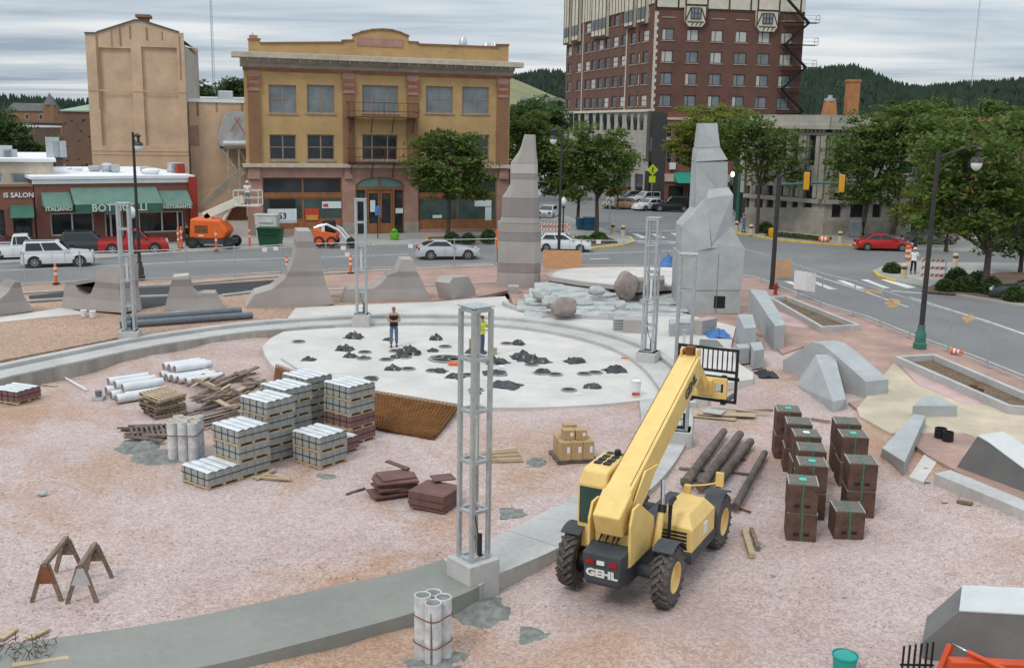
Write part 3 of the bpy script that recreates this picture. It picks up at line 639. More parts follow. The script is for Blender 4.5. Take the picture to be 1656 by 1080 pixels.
# ---- tan theatre tower with a gable
T = Fac(G(146, 368, ZO), G(307, 367, ZO)); sh = 110/T.A.y
T = Fac(Vector((W(150, 272, 109).x, 109, 0)), Vector((W(306, 270, 111).x, 111, 0)))
tb = thing('theatre_tower', 'tall tan brick theatre tower with gabled top and two recessed panels', 'building', T.A, T.rz)
P = lambda px, py: T.uz(px, py)
prof = [(0, 0), P(142, 54.5), P(157, 54.5), P(157, 53), P(217, 33.7), P(229, 33.7), P(289, 53), P(289, 53.7), P(303, 53.7), (T.w, 0)]
prof[1] = (0, prof[1][1]); prof[8] = (T.w, prof[8][1])
panels = [T.rc(161,78,215,236), T.rc(232,77,289,236)]
zw = prof[1][1]; zz = T.uz(223, 60)[1]
mb = MB(); holed(mb, 0, T.w, 0, zw-.3, panels, .3); mb.poly([(u, 0, z) for u, z in prof[1:9]]+[(T.w, 0, zw-.3), (0, 0, zw-.3)])
mb.box(0, .2, .001, 17, 0, zw-.02); mb.box(0, T.w, 16.9, 17, 0, zw)
mb.build('wall', 'tan_brick', tb, recalc=False)
for a, b, c, d in panels: MB().box(a, b, .3, .36, c, d).build('recessed_panel', 'tan_brick', tb)
mb = MB(); sz = T.uz(326, 74)[1]; mb.ext([(T.w, .001, 0), (T.w, 17, 0), (T.w, 17, sz+.5), (T.w, 14, sz+.5), (T.w, 14, sz-.3), (T.w, .001, zw-.8)], (-.2, 0, 0)); mb.build('side_wall', 'cornice_grey', tb)
mb = MB()
for k in range(2, 8):
    (u0, z0), (u1, z1) = prof[k-1], prof[k]
    if abs(u1-u0) > .1: mb.bar((u0-.03, .1, z0+.05), (u1+.03, .1, z1+.05), .5, .13)
mb.build('coping', 'roof_dark', tb)
mb = MB(); mb.add([(prof[3][0], .3, prof[3][1]-.4), (prof[4][0]+.4, .3, prof[4][1]-.3), (prof[6][0], .3, prof[6][1]-.4), (prof[3][0], 16.8, prof[3][1]-.4), (prof[4][0]+.4, 16.8, prof[4][1]-.3), (prof[6][0], 16.8, prof[6][1]-.4)], [(0,1,4,3), (1,2,5,4)]); mb.build('roof', 'roof_slate', tb, recalc=False)
a, b, c, d = T.rc(218,23,242,34); mb = MB().box(a+.25, b-.25, .5, 2.0, c-.6, c+(d-c)*.55); mb.box(a, b, .3, 2.2, c+(d-c)*.55, d); mb.build('ventilator', 'brown_brick', tb)
mb = MB()
rs = random.Random(3)
for px, y0, y1 in ((180,50,76),(194,46,75),(210,42,64),(237,45,66),(156,58,175),(290,58,130),(262,52,66)):
    u, z = T.uz(px, y0); z0 = T.uz(px, y1)[1]; w = rs.uniform(.06, .16); MB().box(u-w, u+w, -.012, -.004, z0, z).build('rain_streak', 'stain', tb)
mb = MB()
for py in (244, 250, 148): z = T.uz(230, py)[1]; MB().box(.05, T.w-.05, -.05, -.002, z-.06, z+.06).build('string_course', 'tan_brick', tb)
# lower wing of the theatre
V = Fac(Vector((W(306, 270, 112).x+.1, 112.3, 0)), Vector((W(402, 270, 114).x, 114, 0))); vb = thing('theatre_wing', 'lower tan brick wing with white roof edge between tower and yellow block', 'building', V.A, V.rz)
zt = V.uz(350, 166)[1]; MB().box(0, V.w+3, 0, 12, 0, zt).build('wall', 'tan_brick', vb); MB().box(-.1, V.w+3, -.15, 12, zt+.002, zt+.35).build('roof_edge', 'roof_white', vb)
a, b, c, d = V.rc(354,145,379,166); MB().box(a, b, 5, 8, zt+.36, d).build('roof_unit', 'galvanised', vb, bevel=.1)
mb = MB()
for px, y1 in ((320,188),(351,182),(392,200)): u = V.uz(px, 190)[0]; MB().box(u-.12, u+.12, -.012, -.003, V.uz(px, y1)[1], zt).build('rain_streak', 'stain', vb)
a, b, c, d = V.rc(306,203,322,236); MB().box(a, b, -.03, 0-.002, c, d).build('patched_panel', 'pink_stone', vb)
a, b, c, d = V.rc(357,180,404,242, -4); db = thing('duct_housing', 'grey sheet-metal duct housing on a platform beside the theatre wing', 'duct', V.A, V.rz)
mb = MB(); h = d-c; mb.ext([(a, -4, c+.3), (a-.3, -4, c+h*.25), (a, -4, c+h*.5), (a+.4, -4, d-.5), (a+1.2, -4, d), (b, -4, d), (b, -4, c+.3)], (0, 3.6, 0)); mb.build('housing', 'duct_metal', db)
mb = MB().box(a-.1, b+.3, -4.25, -.1, c+.1, c+.3); mb.build('platform', 'iron', db)
mb = MB()
for x in (b-1.2, b-.1, a+.6): mb.bar((x, -4.1, .3), (x, -4.1, c+.1), .16)
mb.bar((a, -4.1, c+.1), (b-1.2, -4.1, c-2.5), .12); mb.bar((b-1.2, -4.1, c+.1), (b-.1, -4.1, c-2), .08); mb.bar((b-.1, -4.1, c-2), (b-1.2, -4.1, .6), .08)
mb.build('supports', 'duct_metal', db)
mb = MB(); mb.tube((a+.2, -4.3, c+.5), (b, -4.3, c+.55), .45, n=12); mb.build('duct', 'galvanised', db, smooth=40)
mb = MB(); mb.bar((a+1.4, -4.3, d-.6), (b-.5, -4.3, d-2.4), .06); mb.bar((b-1.0, -4.25, d-.7), (a+1.0, -4.25, d-2.0), .06); mb.build('brace', 'red_paint', db)
# alley rubble wall behind the lift
AL = Fac(Vector((W(330, 385, 103).x, 103, 0)), Vector((W(402, 385, 104).x, 104, 0)))
al = thing('alley_shed', 'low dark shed and sloping conveyor in the alley beside the yellow block', 'shed', AL.A, AL.rz)
a, b, c, d = AL.rc(366,330,398,383); MB().box(a, b, 0, 4, .2, d).build('shed_wall', 'rust_iron', al)
mb = MB(); p = AL.uz(330, 330); q = AL.uz(394, 275); mb.bar((p[0], -.5, p[1]), (q[0], -.5, q[1]), 1.2, .7); mb.build('conveyor', 'cornice_grey', al)
# ---- dark brick block on the left
K = Fac(Vector((W(107, 280, 118).x, 118, 0)), Vector((W(150, 280, 118).x, 118, 0))); kb = thing('brick_block', 'dark weathered brick block with pale green roof edge left of the theatre', 'building', K.A, K.rz)
zt = K.uz(127, 181)[1]; MB().box(0, K.w+1, 0, 14, 0, zt).build('wall', 'dark_brick', kb); MB().add([(-.2, -.2, zt+.01), (K.w+1, -.2, zt+.01), (K.w+1, 14, zt+1.6), (.5, 14, zt+1.6), (-.2, -.2, zt+.15), (K.w+1, -.2, zt+.15)], [(4,5,2,3), (0,1,5,4)]).build('roof', 'roof_green', kb, recalc=False)
u, z = K.uz(121, 162); MB().tube((u, 5, zt), (u, 5, z), .08).box(u-.5, u+.5, 4.6, 5.4, z-.4, z+.4).build('roof_vent', 'iron', kb)
mb = MB(); rs = random.Random(5)
for _ in range(14): u = rs.uniform(.2, K.w); z = rs.uniform(4, zt-.5); mb.box(u-.14, u+.14, -.02, -.003, z-.06, z+.06)
mb.build('anchor_plates', 'iron', kb)
# ---- restaurant with green awnings
B = Fac(G(62, 399, ZO), G(314, 389, ZO)); bb = thing('restaurant', 'single-storey red brick restaurant with dark green awnings and white roof', 'building', B.A, B.rz)
zt = B.uz(190, 289)[1]; w = B.w; D = 17
ws = [B.rc(82,344,152,381), B.rc(205,342,297,376), B.rc(170,344,200,386)]
mb = MB(); holed(mb, 0, w, 0, zt, ws, .25); mb.box(-.0, .15, .001, D, 0, zt); mb.box(w-.15, w, .001, D, 0, zt-.01); mb.box(0, w, D-.1, D, 0, zt); mb.build('wall', 'red_brick', bb)
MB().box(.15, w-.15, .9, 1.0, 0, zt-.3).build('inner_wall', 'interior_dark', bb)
window(bb, *ws[0], 'frame_white', 'window_glass', (.5,), (), .12, .1, name='shop_window'); window(bb, *ws[1], 'frame_white', 'window_glass', (.22, .62, .9), (), .12, .1, name='shop_window')
a, b, c, d = ws[2]; window(bb, a, b, ZO, d, 'frame_white', 'window_glass', (.33, .7), (), .12, .12, name='entrance_door')
MB().box(-.25, w+.2, -.25, D, zt+.001, zt+.22).build('roof', 'roof_white', bb); 
MB().box(-.12, w, -.12, .05, zt-.35, zt).build('roof_edge', 'roof_white', bb)
a, b, c, d = B.rc(312,283,322,388); mb = MB().box(w-.3, w+.35, -.3, .6, 0, zt+.1); mb.build('end_pier', 'red_paint', bb)
MB().box(w+.02, w+.36, .62, D, 0, zt-.2).build('side_wall', 'cornice_grey', bb)
def awning(root, F, x0, x1, y0, y1, y2, outd=1.5, txt=None, ts=.5, tname='white', sm='awning_pale'):
    a = F.uz(x0, y0)[0]; b = F.uz(x1, y0)[0]; xm = (x0+x1)/2; zt = F.uz(xm, y0)[1]; zm = F.uz(xm, y1, -outd)[1]; zb = F.uz(xm, y2, -outd)[1]
    aw = MB().add([(a, -.02, zt), (b, -.02, zt), (b, -outd, zm), (a, -outd, zm), (a, -.02, zm), (b, -.02, zm), (b, -outd+.02, zm), (a, -outd+.02, zm)], [(0,1,2,3), (0,3,7,4), (1,5,6,2), (0,4,5,1)]).build('awning', sm, root)
    MB().box(a, b, -outd-.015, -outd+.015, zb, zm).build('valance', 'awning_green', aw)
    if txt: text(txt, ts, 'lettering_white', aw, ((a+b)/2, -outd-.02, (zb+zm)/2), (math.pi/2, 0, 0), .008, bold=.008)
    return aw
awning(bb, B, 66, 112, 311, 335, 342, 1.5, 'ITALIANO', .42); awning(bb, B, 113, 252, 303, 330, 343, 2.0, 'BOTTICELLI', .78); awning(bb, B, 253, 303, 308, 331, 338, 1.5, 'RISTORANTE', .38)
def roofunit(px, y0, y1, dy, wpx, mat, kind='box'):
    u, z = B.uz(px, y0, dy); a = B.uz(px-wpx/2, y0, dy)[0]; b = B.uz(px+wpx/2, y0, dy)[0]; mb = MB(); z0 = zt+.222
    if kind == 'box': mb.box(a, b, dy, dy+1.4, z0+.1, z); mb.box(a+.1, b-.1, dy+.1, dy+1.3, z0, z0+.1); mb.box(a+.2, a+.25, dy-.02, dy, z0+.3, z-.1)
    else: r = (b-a)/2; mb.lathe([(r*.8, 0), (r*.8, .15), (r, .2), (r, (z-z0)*.75), (r*.5, z-z0)], 12, (u, dy+r, z0))
    mb.build('roof_unit', mat, bb, smooth=40 if kind != 'box' else False, bevel=.03 if kind == 'box' else 0)
for q in ((155,269,280,7,16,'duct_metal'),(175,264,278,6,22,'galvanised','drum'),(188,267,280,5,12,'galvanised'),(240,271,282,3,16,'duct_metal'),(288,264,278,4,22,'duct_metal'),(276,273,280,5,12,'galvanised','drum'),(128,274,282,9,14,'roof_white','drum'),(116,276,282,10,10,'roof_white'),(247,273,283,1,30,'roof_white','drum'),(300,268,277,6,8,'galvanised')): roofunit(*q)
u, z = B.uz(322, 265, 3); MB().box(w-.4, w+.25, 3, 3.7, zt+.2, z).build('chimney', 'red_paint', bb)
# ---- hair salon next door, and the long low block behind it
S = Fac(G(-80, 403, ZO), G(60, 399, ZO)); sb = thing('salon_shop', 'red brick salon shop with white letters beside the restaurant', 'building', S.A, S.rz)
zt = S.uz(30, 302)[1]; ws = S.rc(22,352,52,388); w2 = S.rc(-70,340,8,386); mb = MB(); holed(mb, 0, S.w-.05, 0, zt, [(ws[0], ws[1], ZO, ws[3]), w2], .3); mb.build('wall', 'red_brick', sb); MB().box(.1, S.w-.1, .8, .9, 0, zt-.2).build('inner_wall', 'interior_dark', sb)
window(sb, ws[0], ws[1], ZO, ws[3], 'iron', 'window_glass', (.5,), (), name='entrance_door'); window(sb, *w2, 'iron', 'window_glass', (.3, .6), (), name='shop_window')
MB().box(-.1, S.w-.05, -.15, .5, zt+.001, zt+.2).build('coping', 'brown_brick', sb)
u, z = S.uz(27, 316); text('IS SALON', .5, 'sign_white', sb, (S.uz(55, 316)[0], -.05, z), (math.pi/2, 0, 0), .03, align='RIGHT', bold=.012)
awning(sb, S, 16, 54, 332, 352, 353, 1.2, sm='awning_green')
zu = S.uz(30, 262, 3)[1]; mb = MB(); h2 = [S.rc(18,281,48,298, 3), S.rc(-30,281,4,298, 3)]; holed(mb, 0, S.w+1.6, zt-.2, zu, h2, .2, 3); mb.box(0, S.w+1.6, 3.2, 20, zt-.2, zu-.05); mb.build('upper_wall', 'cornice_pale', sb)
for h in h2:
    wv = MB().box(h[0], h[1], 3.1, 3.15, h[2], h[3]).build('window', 'frame_white', sb); MB().box(h[0]+.15, h[1]-.15, 3.05, 3.09, h[2]+.2, h[3]-.1).build('pane', 'glass_pale', wv); MB().box(h[0]-.1, h[1]+.1, 2.85, 3.1, h[2]-.1, h[2]).build('sill', 'frame_white', wv)
MB().box(-.2, S.w+1.8, 2.8, 20, zu+.001, zu+.25).build('roof', 'roof_white', sb)
mb = MB()
for px, hh in ((10, .8), (87, 1.5), (98, 1.2), (18, .5)): u = S.uz(px, 262, 6)[0]; MB().box(u-.5, u+.5, 6, 7, zu+.251, zu+.35+hh).build('roof_unit', 'duct_metal', sb)
# ---- hotel
HC = W(1052.5, 190, 149); HL = W(913, 190, 187); HR = W(1290, 190, 152.5)
H = Fac(HC, HR); J = Fac(HL, HC); hb = thing('hotel_tower', 'tall red-brown brick hotel with half-timbered upper storeys and cream quoins', 'building', H.A, H.rz)
htop = H.uz(1150, -75)[1]; zled = H.uz(1060, 181)[1]; ztim = H.uz(1060, 14)[1]
rowz = [(H.uz(1081, y+9.4)[1], H.uz(1081, y-9.4)[1]) for y in (18, 56, 91.5, 127, 162.8)]
rowz = [(a, b) for a, b in rowz]; sp = (rowz[0][0]-rowz[4][0])/4
cols = [H.rc(x-9.6, 118, x+9.6, 136)[:2] for x in (1077, 1117, 1156, 1195, 1232, 1268)]
hs = [(a, b, c, d) for a, b in cols for c, d in rowz]+[(a, b, rowz[0][0]+sp, rowz[0][1]+sp) for a, b in cols]+[(a, b, rowz[4][0]-sp, rowz[4][1]-sp) for a, b in cols]
mb = MB(); holed(mb, 0, H.w, 0, ztim, [h for h in hs if h[3] < ztim], .2); mb.build('front_wall', 'hotel_brick', hb)
mb = MB(); holed(mb, 0, H.w, ztim, htop, [h for h in hs if h[2] > ztim], .2, -.05); mb.build('timbered_wall', 'cream_plaster', hb)
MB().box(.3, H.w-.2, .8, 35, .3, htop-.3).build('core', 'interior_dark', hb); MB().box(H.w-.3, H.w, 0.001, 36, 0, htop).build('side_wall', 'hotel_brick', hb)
for h in hs: window(hb, *h, 'frame_dark', 'glass_pale', (.35,), (), .1, .09, 'cornice_grey', blind=random.choice((None, .3, .95, .95)))
mb = MB(); rs = random.Random(4)
for x in [k*1.05+.1 for k in range(int(H.w/1.05)+1)]:
    if not any(a-.1 < x < b+.1 for a, b in cols): mb.box(x-.1, x+.1, -.10, -.045, ztim+.18, htop)
for z in (ztim+.02, ztim+3.1, ztim+4.0): mb.box(0, H.w, -.13, -.046, z, z+.2)
mb.build('timber_frame', 'timber_dark', hb)
mb = MB()
for k in range(int((ztim-zled)/.5)): z = zled+k*.5; d = .28 if k % 2 else .5; mb.box(-.05, d, -.06, .001, z, z+.48)
mb.build('quoins', 'cream_plaster', hb)
def oriel(root, F, px, wall, ins=.55):
    a, b, c, d = F.rc(*px); q = MB().ext([(a, -.5, c+.7), (a-.15, -.5, d), (b+.15, -.5, d), (b, -.5, c+.7), (b-.5, -.5, c), (a+.5, -.5, c)], (0, .5, 0)); o = q.build('oriel', wall, root)
    m = MB()
    for x in (a-.05, b-.05): m.box(x, x+.12, -.55, -.5, c+.7, d)
    m.bar((a, -.53, c+.7), (a+.7, -.53, d-.4), .05, .14); m.bar((b, -.53, c+.7), (b-.7, -.53, d-.4), .05, .14); m.box(a-.1, b+.1, -.56, -.5, d-.12, d+.1); m.box(a+.3, b-.3, -.56, -.5, c+.55, c+.68)
    for k in range(3): x = a+(b-a)*(.3+.2*k); m.bar((x, -.53, c+.1), (x+.25, -.53, c+.5), .05, .1)
    m.build('timber', 'timber_dark', o)
    w0 = (a+b)/2-.75; wd = window(o, w0, w0+1.5, c+1.0, d-.35, 'timber_dark', 'glass_pale', (.33, .66), (.5,), -.62, .09)
oriel(hb, H, (1107,9,1140,44), 'cream_plaster'); oriel(hb, H, (1222,18,1256,52), 'cream_plaster')
# fire escape
mb = MB(); a = H.uz(1262, 60)[0]; b = H.w+.4; n = 8
for k in range(7):
    z = rowz[4][0]-sp*2+k*sp-.3; mb.box(a, b+1.2, -1.5, -.25, z, z+.07)
    for x in (a, b+1.2): 
        for y in (-1.5, -.25): mb.bar((x, y, z), (x, y, z+1), .04)
    for zz in (.5, 1.0): mb.bar((a, -1.5, z+zz), (b+1.2, -1.5, z+zz), .035); mb.bar((b+1.2, -1.5, z+zz), (b+1.2, -.25, z+zz), .035)
    s = 1 if k % 2 else -1; x0, x1 = (a+.3, b-.2) if s > 0 else (b-.2, a+.3)
    for y in (-1.35, -.8): mb.bar((x0, y, z), (x1, y, z+sp), .05, .2)
    for q in range(9): t = q/9; mb.box(min(x0, x1)+abs(x1-x0)*(t if s > 0 else 1-t)-.12, min(x0, x1)+abs(x1-x0)*(t if s > 0 else 1-t)+.12, -1.35, -.8, z+sp*t, z+sp*t+.03)
mb.build('fire_escape', 'iron', hb)
# street front of the hotel (its long side)
wg = bpy.data.objects.new('long_wing', None); COL.objects.link(wg); wg.parent = hb
rel = Matrix.Translation(H.A) @ Matrix.Rotation(H.rz, 4, 'Z'); wg.matrix_local = rel.inverted() @ (Matrix.Translation(J.A) @ Matrix.Rotation(J.rz, 4, 'Z'))
jt = htop; jl = zled
jc = [J.rc(820+.3019*x-w_, 125, 820+.3019*x+w_, 140)[:2] for x, w_ in ((332, 3), (383, 3.2), (428, 3.6), (460, 3.6), (497, 3.8), (533, 3.8), (575, 4), (620, 4.2), (668, 4.4), (735, 4.6))]+[J.rc(820+.3019*700-1.5, 125, 820+.3019*700+1.5, 140)[:2]]
jh = [(a, b, c, d) for a, b in jc for c, d in rowz]
g2 = [J.rc(820+.3019*x-3.3, 192, 820+.3019*x+3.3, 211) for x in (345, 372, 405, 450, 487, 525, 565, 607, 653, 688, 722)]
mb = MB(); holed(mb, 0, J.w, jl, jt, [h for h in jh], .2); mb.build('brick_wall', 'hotel_brick', wg)
gw = [(2.2+k*4.6, 2.2+k*4.6+3.2, .6, 3.6) for k in range(8)]
mb = MB(); holed(mb, -.0, J.w, 0, jl-.01, g2+[g for g in gw if g[1] < J.w-.5], .25, -.06); mb.build('stone_base', 'bank_stone', wg)
for h in jh: window(wg, *h, 'frame_dark', 'window_glass', (), (.5,), .1, .1, 'cornice_grey', blind=random.choice((None, None, .95)))
for h in g2+[g for g in gw if g[1] < J.w-.5]: window(wg, *h, 'frame_dark', 'window_glass', (), (), .1, .1)
for h in g2: MB().lathe([((h[1]-h[0])/2, 0), ((h[1]-h[0])/2, .05)], 12, ((h[0]+h[1])/2, -.07, h[3]), Matrix.Rotation(math.pi/2, 3, 'X')).build('window_arch', 'window_glass', wg)
MB().box(-.3, J.w+.1, -.35, .0, jl, jl+.35).build('ledge', 'cream_plaster', wg)
mb = MB()
for x in (400, 632): u = J.uz(820+.3019*x, 150)[0]; mb.box(u-.14, u+.14, -.08, -.002, jl+.35, jt)
mb.build('cream_strip', 'cream_plaster', wg)
for x0, x1, y1 in ((322,348,240),(363,398,225),(470,508,205),(508,546,200),(645,692,150),(713,757,130)):
    a = J.uz(820+.3019*x0, 40)[0]; b = J.uz(820+.3019*x1, 40)[0]; z0 = J.uz(820+.3019*(x0+x1)/2, y1*.3019)[1]
    bay = MB().box(a, b, -.55, -.002, z0, jt); bo = bay.build('bay', 'cream_plaster', wg); m = MB().box(a-.05, b+.05, -.6, -.551, z0-.05, z0+.25)
    for x in (a, (a+b)/2, b): m.box(x-.09, x+.09, -.6, -.552, z0+.25, jt)
    m.build('timber', 'timber_dark', bo)
    for c, d in rowz[:3]:
        if c > z0+.3: MB().box(a+.25, b-.25, -.575, -.56, c-.1, d).build('bay_window', 'window_glass', bo)
a = J.uz(820+.3019*405, 40)[0]; zb = J.uz(1000, 22)[1]; MB().box(a, J.w-.3, -.12, -.003, zb, jt).build('plaster_band', 'cream_plaster', wg)
mb = MB()
for k in range(24): x = a+(J.w-a)*k/24; mb.box(x, x+.15, -.16, -.119, zb, jt)
mb.build('timber_frame', 'timber_dark', wg)
mb = MB(); mb.ext([(-.8, -1, jt+.001), (-.8, 8, jt+6), (-.8, 17, jt+.001)], (J.w+.8, 0, 0)); mb.build('roof', 'roof_slate', wg)
# corner marquee and low brick shop of the hotel
a, b, c, d = H.rc(1050,180,1072,262, -1.5); mq = MB().box(a, b, -1.5, -.1, c, d); mq.build('corner_sign', 'frame_dark', hb); MB().box(a+.1, b-.5, -1.56, -1.51, H.uz(1060, 245)[1], H.uz(1060, 222)[1]).build('sign_panel', 'glass_pale', hb)
MB().box(a, b+1, -2.2, -.1, 0.3, 4.2).build('porch', 'interior_dark', hb)
# ---- shop row between hotel and bank
Q = Fac(W(1073, 330, 136)+Vector((0,0,0)), W(1215, 335, 137)); qb = thing('brick_shop_row', 'low brown brick shop row with teal awning beside the hotel', 'building', Q.A, Q.rz)
zt = Q.uz(1140, 183)[1]; hsq = [Q.rc(x, y, x+9, y+18) for x in (1078, 1092, 1112, 1126, 1150, 1170, 1190) for y in (204, 246)]+[Q.rc(x, 300, x+26, 338) for x in (1080, 1112, 1146, 1180)]
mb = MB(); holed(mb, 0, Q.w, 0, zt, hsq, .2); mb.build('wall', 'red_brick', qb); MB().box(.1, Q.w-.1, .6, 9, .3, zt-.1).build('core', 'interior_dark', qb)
for h in hsq: window(qb, *h, 'frame_taupe', 'window_glass', (), (.5,), .1, .08)
for y in (193, 226, 284): z = Q.uz(1140, y)[1]; MB().box(-.05, Q.w, -.15, -.002, z-.15, z+.15).build('stone_band', 'cornice_pale', qb)
z = Q.uz(1140, 282)[1]; MB().box(0, Q.w, -.2, -.003, z-1.0, z-.2).build('fascia', 'cornice_pale', qb); MB().box(Q.uz(1082, 268)[0], Q.uz(1092, 268)[0], -.3, -.16, Q.uz(1087, 274)[1], Q.uz(1087, 263)[1]).build('shop_sign', 'sign_white', qb)
awning(qb, Q, 1090, 1124, 279, 296, 297, 2.4, sm='awning_teal'); awning(qb, Q, 1180, 1208, 286, 300, 302, 1.8, sm='awning_green')
# ---- stone bank on the corner
N1 = Fac(G(1203, 366, ZO), G(1330, 380, ZO)); N2 = Fac(G(1330, 380, ZO), G(1465, 379, ZO))
nb = thing('corner_bank', 'grey stone bank with pilasters, dentilled cornice and parapet on the corner', 'building', N1.A, N1.rz)
def bankwall(F, root, cols_up, cols_lo, zt, last):
    up = [F.rc(x0, 219, x1, 268) for x0, x1 in cols_up]; lo = [F.rc(x0, 300 if F is N1 else 312, x1, 336 if F is N1 else 352) for x0, x1 in cols_lo]
    zc = F.uz(1330, 219)[1]
    mb = MB(); holed(mb, 0, F.w, 0, zc, up+lo, .4); mb.build('wall', 'bank_stone', root)
    for h in up+lo: window(root, *h, 'frame_dark', 'window_glass', (), (.6,), .3, .1)
    MB().box(-.06 if F is N2 else 0, F.w+(.1 if last else 0), -.1, .3, zc+.001, zt-1.6).build('frieze', 'bank_stone', root)
    m = MB()
    for k in range(int(F.w/.45)): x = k*.45+.1; m.box(x, x+.22, -.38, -.1, zt-1.58, zt-1.35)
    m.build('dentils', 'cornice_grey', root)
    MB().box(-.3, F.w+.3, -.6, .3, zt-1.34, zt-1.05).build('cornice', 'bank_stone', root); MB().box(0, F.w, -.15, .3, zt-1.04, zt).build('parapet', 'bank_stone', root)
    cu = [h for h in up]; m = MB()
    for h in cu: m.box(h[0]-.55, h[0]-.12, -.22, -.002, 3.8, zc-.1); m.box(h[1]+.12, h[1]+.55, -.22, -.002, 3.8, zc-.1)
    m.build('pilasters', 'bank_stone', root)
    MB().box(-.1, F.w+.1, -.18, -.003, .2, 1.7).build('plinth', 'cornice_grey', root); MB().box(-.1, F.w+.1, -.3, -.002, 3.3, 3.7).build('string_course', 'bank_stone', root)
ztn = N1.uz(1290, 186)[1]
bankwall(N1, nb, [(1210,1218),(1228,1237),(1246,1255),(1264,1272),(1283,1291),(1307,1319)], [(1206,1212),(1221,1234),(1240,1251),(1262,1273),(1281,1291),(1300,1314)], ztn, False)
w2 = bpy.data.objects.new('east_front', None); COL.objects.link(w2); w2.parent = nb; rel = Matrix.Translation(N1.A) @ Matrix.Rotation(N1.rz, 4, 'Z'); w2.matrix_local = rel.inverted() @ (Matrix.Translation(N2.A) @ Matrix.Rotation(N2.rz, 4, 'Z'))
bankwall(N2, w2, [(1335,1343),(1353,1368),(1380,1392),(1404,1416)], [(1346,1362),(1376,1398),(1412,1426)], ztn, True)
iv = rel.inverted(); C4 = [iv @ v for v in (N1.A, N2.A, N2.A+N2.d*N2.w, N2.A+N2.d*N2.w+Vector((-4, 26, 0)), N1.A+Vector((4, 26, 0)))]; 
MB().slab([(p.x, p.y+.8) for p in C4[:3]]+[(p.x, p.y) for p in C4[3:]], .3, ztn-.4).build('core', 'interior_dark', nb)
m = MB(); ce = N2.uz(1444, 300, -1.2); m.lathe([(.75, .3), (.75, 1.2), (.62, 1.3), (.58, 6.5), (.5, 9.2), (.7, 9.4), (.7, 9.8)], 16, (N2.w-1.2, -1.3, 0)); m.build('corner_column', 'bank_stone', w2, smooth=30)
m = MB(); m.box(N2.uz(1372, 300)[0], N2.uz(1410, 300)[0], -.9, -.2, 4.0, 4.9); m.build('porch_lintel', 'bank_stone', w2)
for px, y0, y1, wd, mat in ((1375,129,184,18,'chimney_orange'),(1340,157,184,20,'chimney_orange')):
    p = W(px, y1+8, 128); q = W(px, y0, 128); r = wd/2*128/FPX; t = thing('brick_chimney', 'tall plain orange brick chimney rising above the bank roof' if px > 1350 else 'short tapered orange chimney with steel cap above the bank roof', 'chimney', (p.x, p.y, 0))
    if px > 1350: MB().box(-r, r, -r, r, 0, q.z-.3).build('shaft', mat, t); MB().box(-r-.08, r+.08, -r-.08, r+.08, q.z-.299, q.z).build('cap', mat, t)
    else: MB().lathe([(r*1.5, 0), (r*1.5, p.z), (r*1.05, q.z-.5)], 4, (0, 0, 0), Matrix.Rotation(.785, 3, 'Z')).build('shaft', mat, t); MB().lathe([(r*.9, 0), (r*.9, .3), (.3, .35), (.3, .7)], 10, (0, 0, q.z-.499)).build('cap', 'galvanised', t)
# ---- wooden restaurant front among the trees on the right
O = Fac(G(1490, 385, ZO), G(1760, 372, ZO)); ob = thing('corner_pub', 'brown brick pub front with orange trim half hidden behind the trees', 'building', O.A, O.rz)
zt = O.uz(1560, 196)[1]; hh = [O.rc(x, 240, x+16, 290) for x in (1500, 1540, 1580, 1620)]+[O.rc(x, 322, x+30, 366) for x in (1500, 1555, 1610)]
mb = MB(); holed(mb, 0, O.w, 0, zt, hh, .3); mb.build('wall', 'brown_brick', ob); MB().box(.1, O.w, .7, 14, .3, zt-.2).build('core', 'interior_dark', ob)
for h in hh: window(ob, *h, 'chimney_orange', 'window_glass', (.5,), (), .15, .12)
MB().box(-.2, O.w, -.4, .2, zt, zt+.4).build('cornice', 'chimney_orange', ob); z = O.uz(1560, 314)[1]; MB().box(0, O.w, -.3, -.002, z-.3, z+.3).build('sign_board', 'chimney_orange', ob)
# ---- far town: church, small houses and masts
def house(name, label, cat, x0, x1, yt, Yd, mat, roof, rh=0, depth=12):
    A = W(x0, 260, Yd); b = W(x1, 260, Yd); zt = W((x0+x1)/2, yt, Yd).z; w = b.x-A.x
    t = thing(name, label, cat, (A.x, Yd, 0)); MB().box(0, w, 0, depth, -1, zt).build('wall', mat, t)
    if rh: MB().ext([(-.4, -.4, zt+.01), (-.4, depth/2, zt+rh), (-.4, depth+.4, zt+.01)], (w+.8, 0, 0)).build('roof', roof, t)
    else: MB().box(-.2, w+.2, -.2, depth, zt+.001, zt+.3).build('roof', roof, t)
    n = max(2, int(w/4)); wm = None
    for k in range(n):
        for z in ([zt-2.4] if zt < 6 else [zt-2.4, zt-5.6]):
            x = w*(k+.5)/n; f = MB().box(x-.6, x+.6, -.04, 0, z-.1, z+1.5).build('window', 'frame_white', t); MB().box(x-.5, x+.5, -.06, -.041, z, z+1.4).build('pane', 'window_glass', f)
    return t, w, zt
t, w, zt = house('church', 'distant stone church with a pointed grey steeple on the skyline', 'church', 16, 82, 180, 330, 'brown_brick', 'roof_dark', 2.5)
q = W(77, 150, 330); x = q.x-t.location.x
MB().box(x-1.6, x+1.6, -.5, 3, -1, W(77, 170, 330).z).build('tower', 'brown_brick', t); z0 = W(77, 170, 330).z; MB().lathe([(2.2, z0+.01), (1.3, z0+(q.z-z0)*.4), (.05, q.z)], 8, (x, 1.2, 0)).build('steeple', 'roof_slate', t)
house('warehouse', 'low red brick warehouse below the church', 'building', 55, 112, 200, 230, 'red_brick', 'roof_dark')
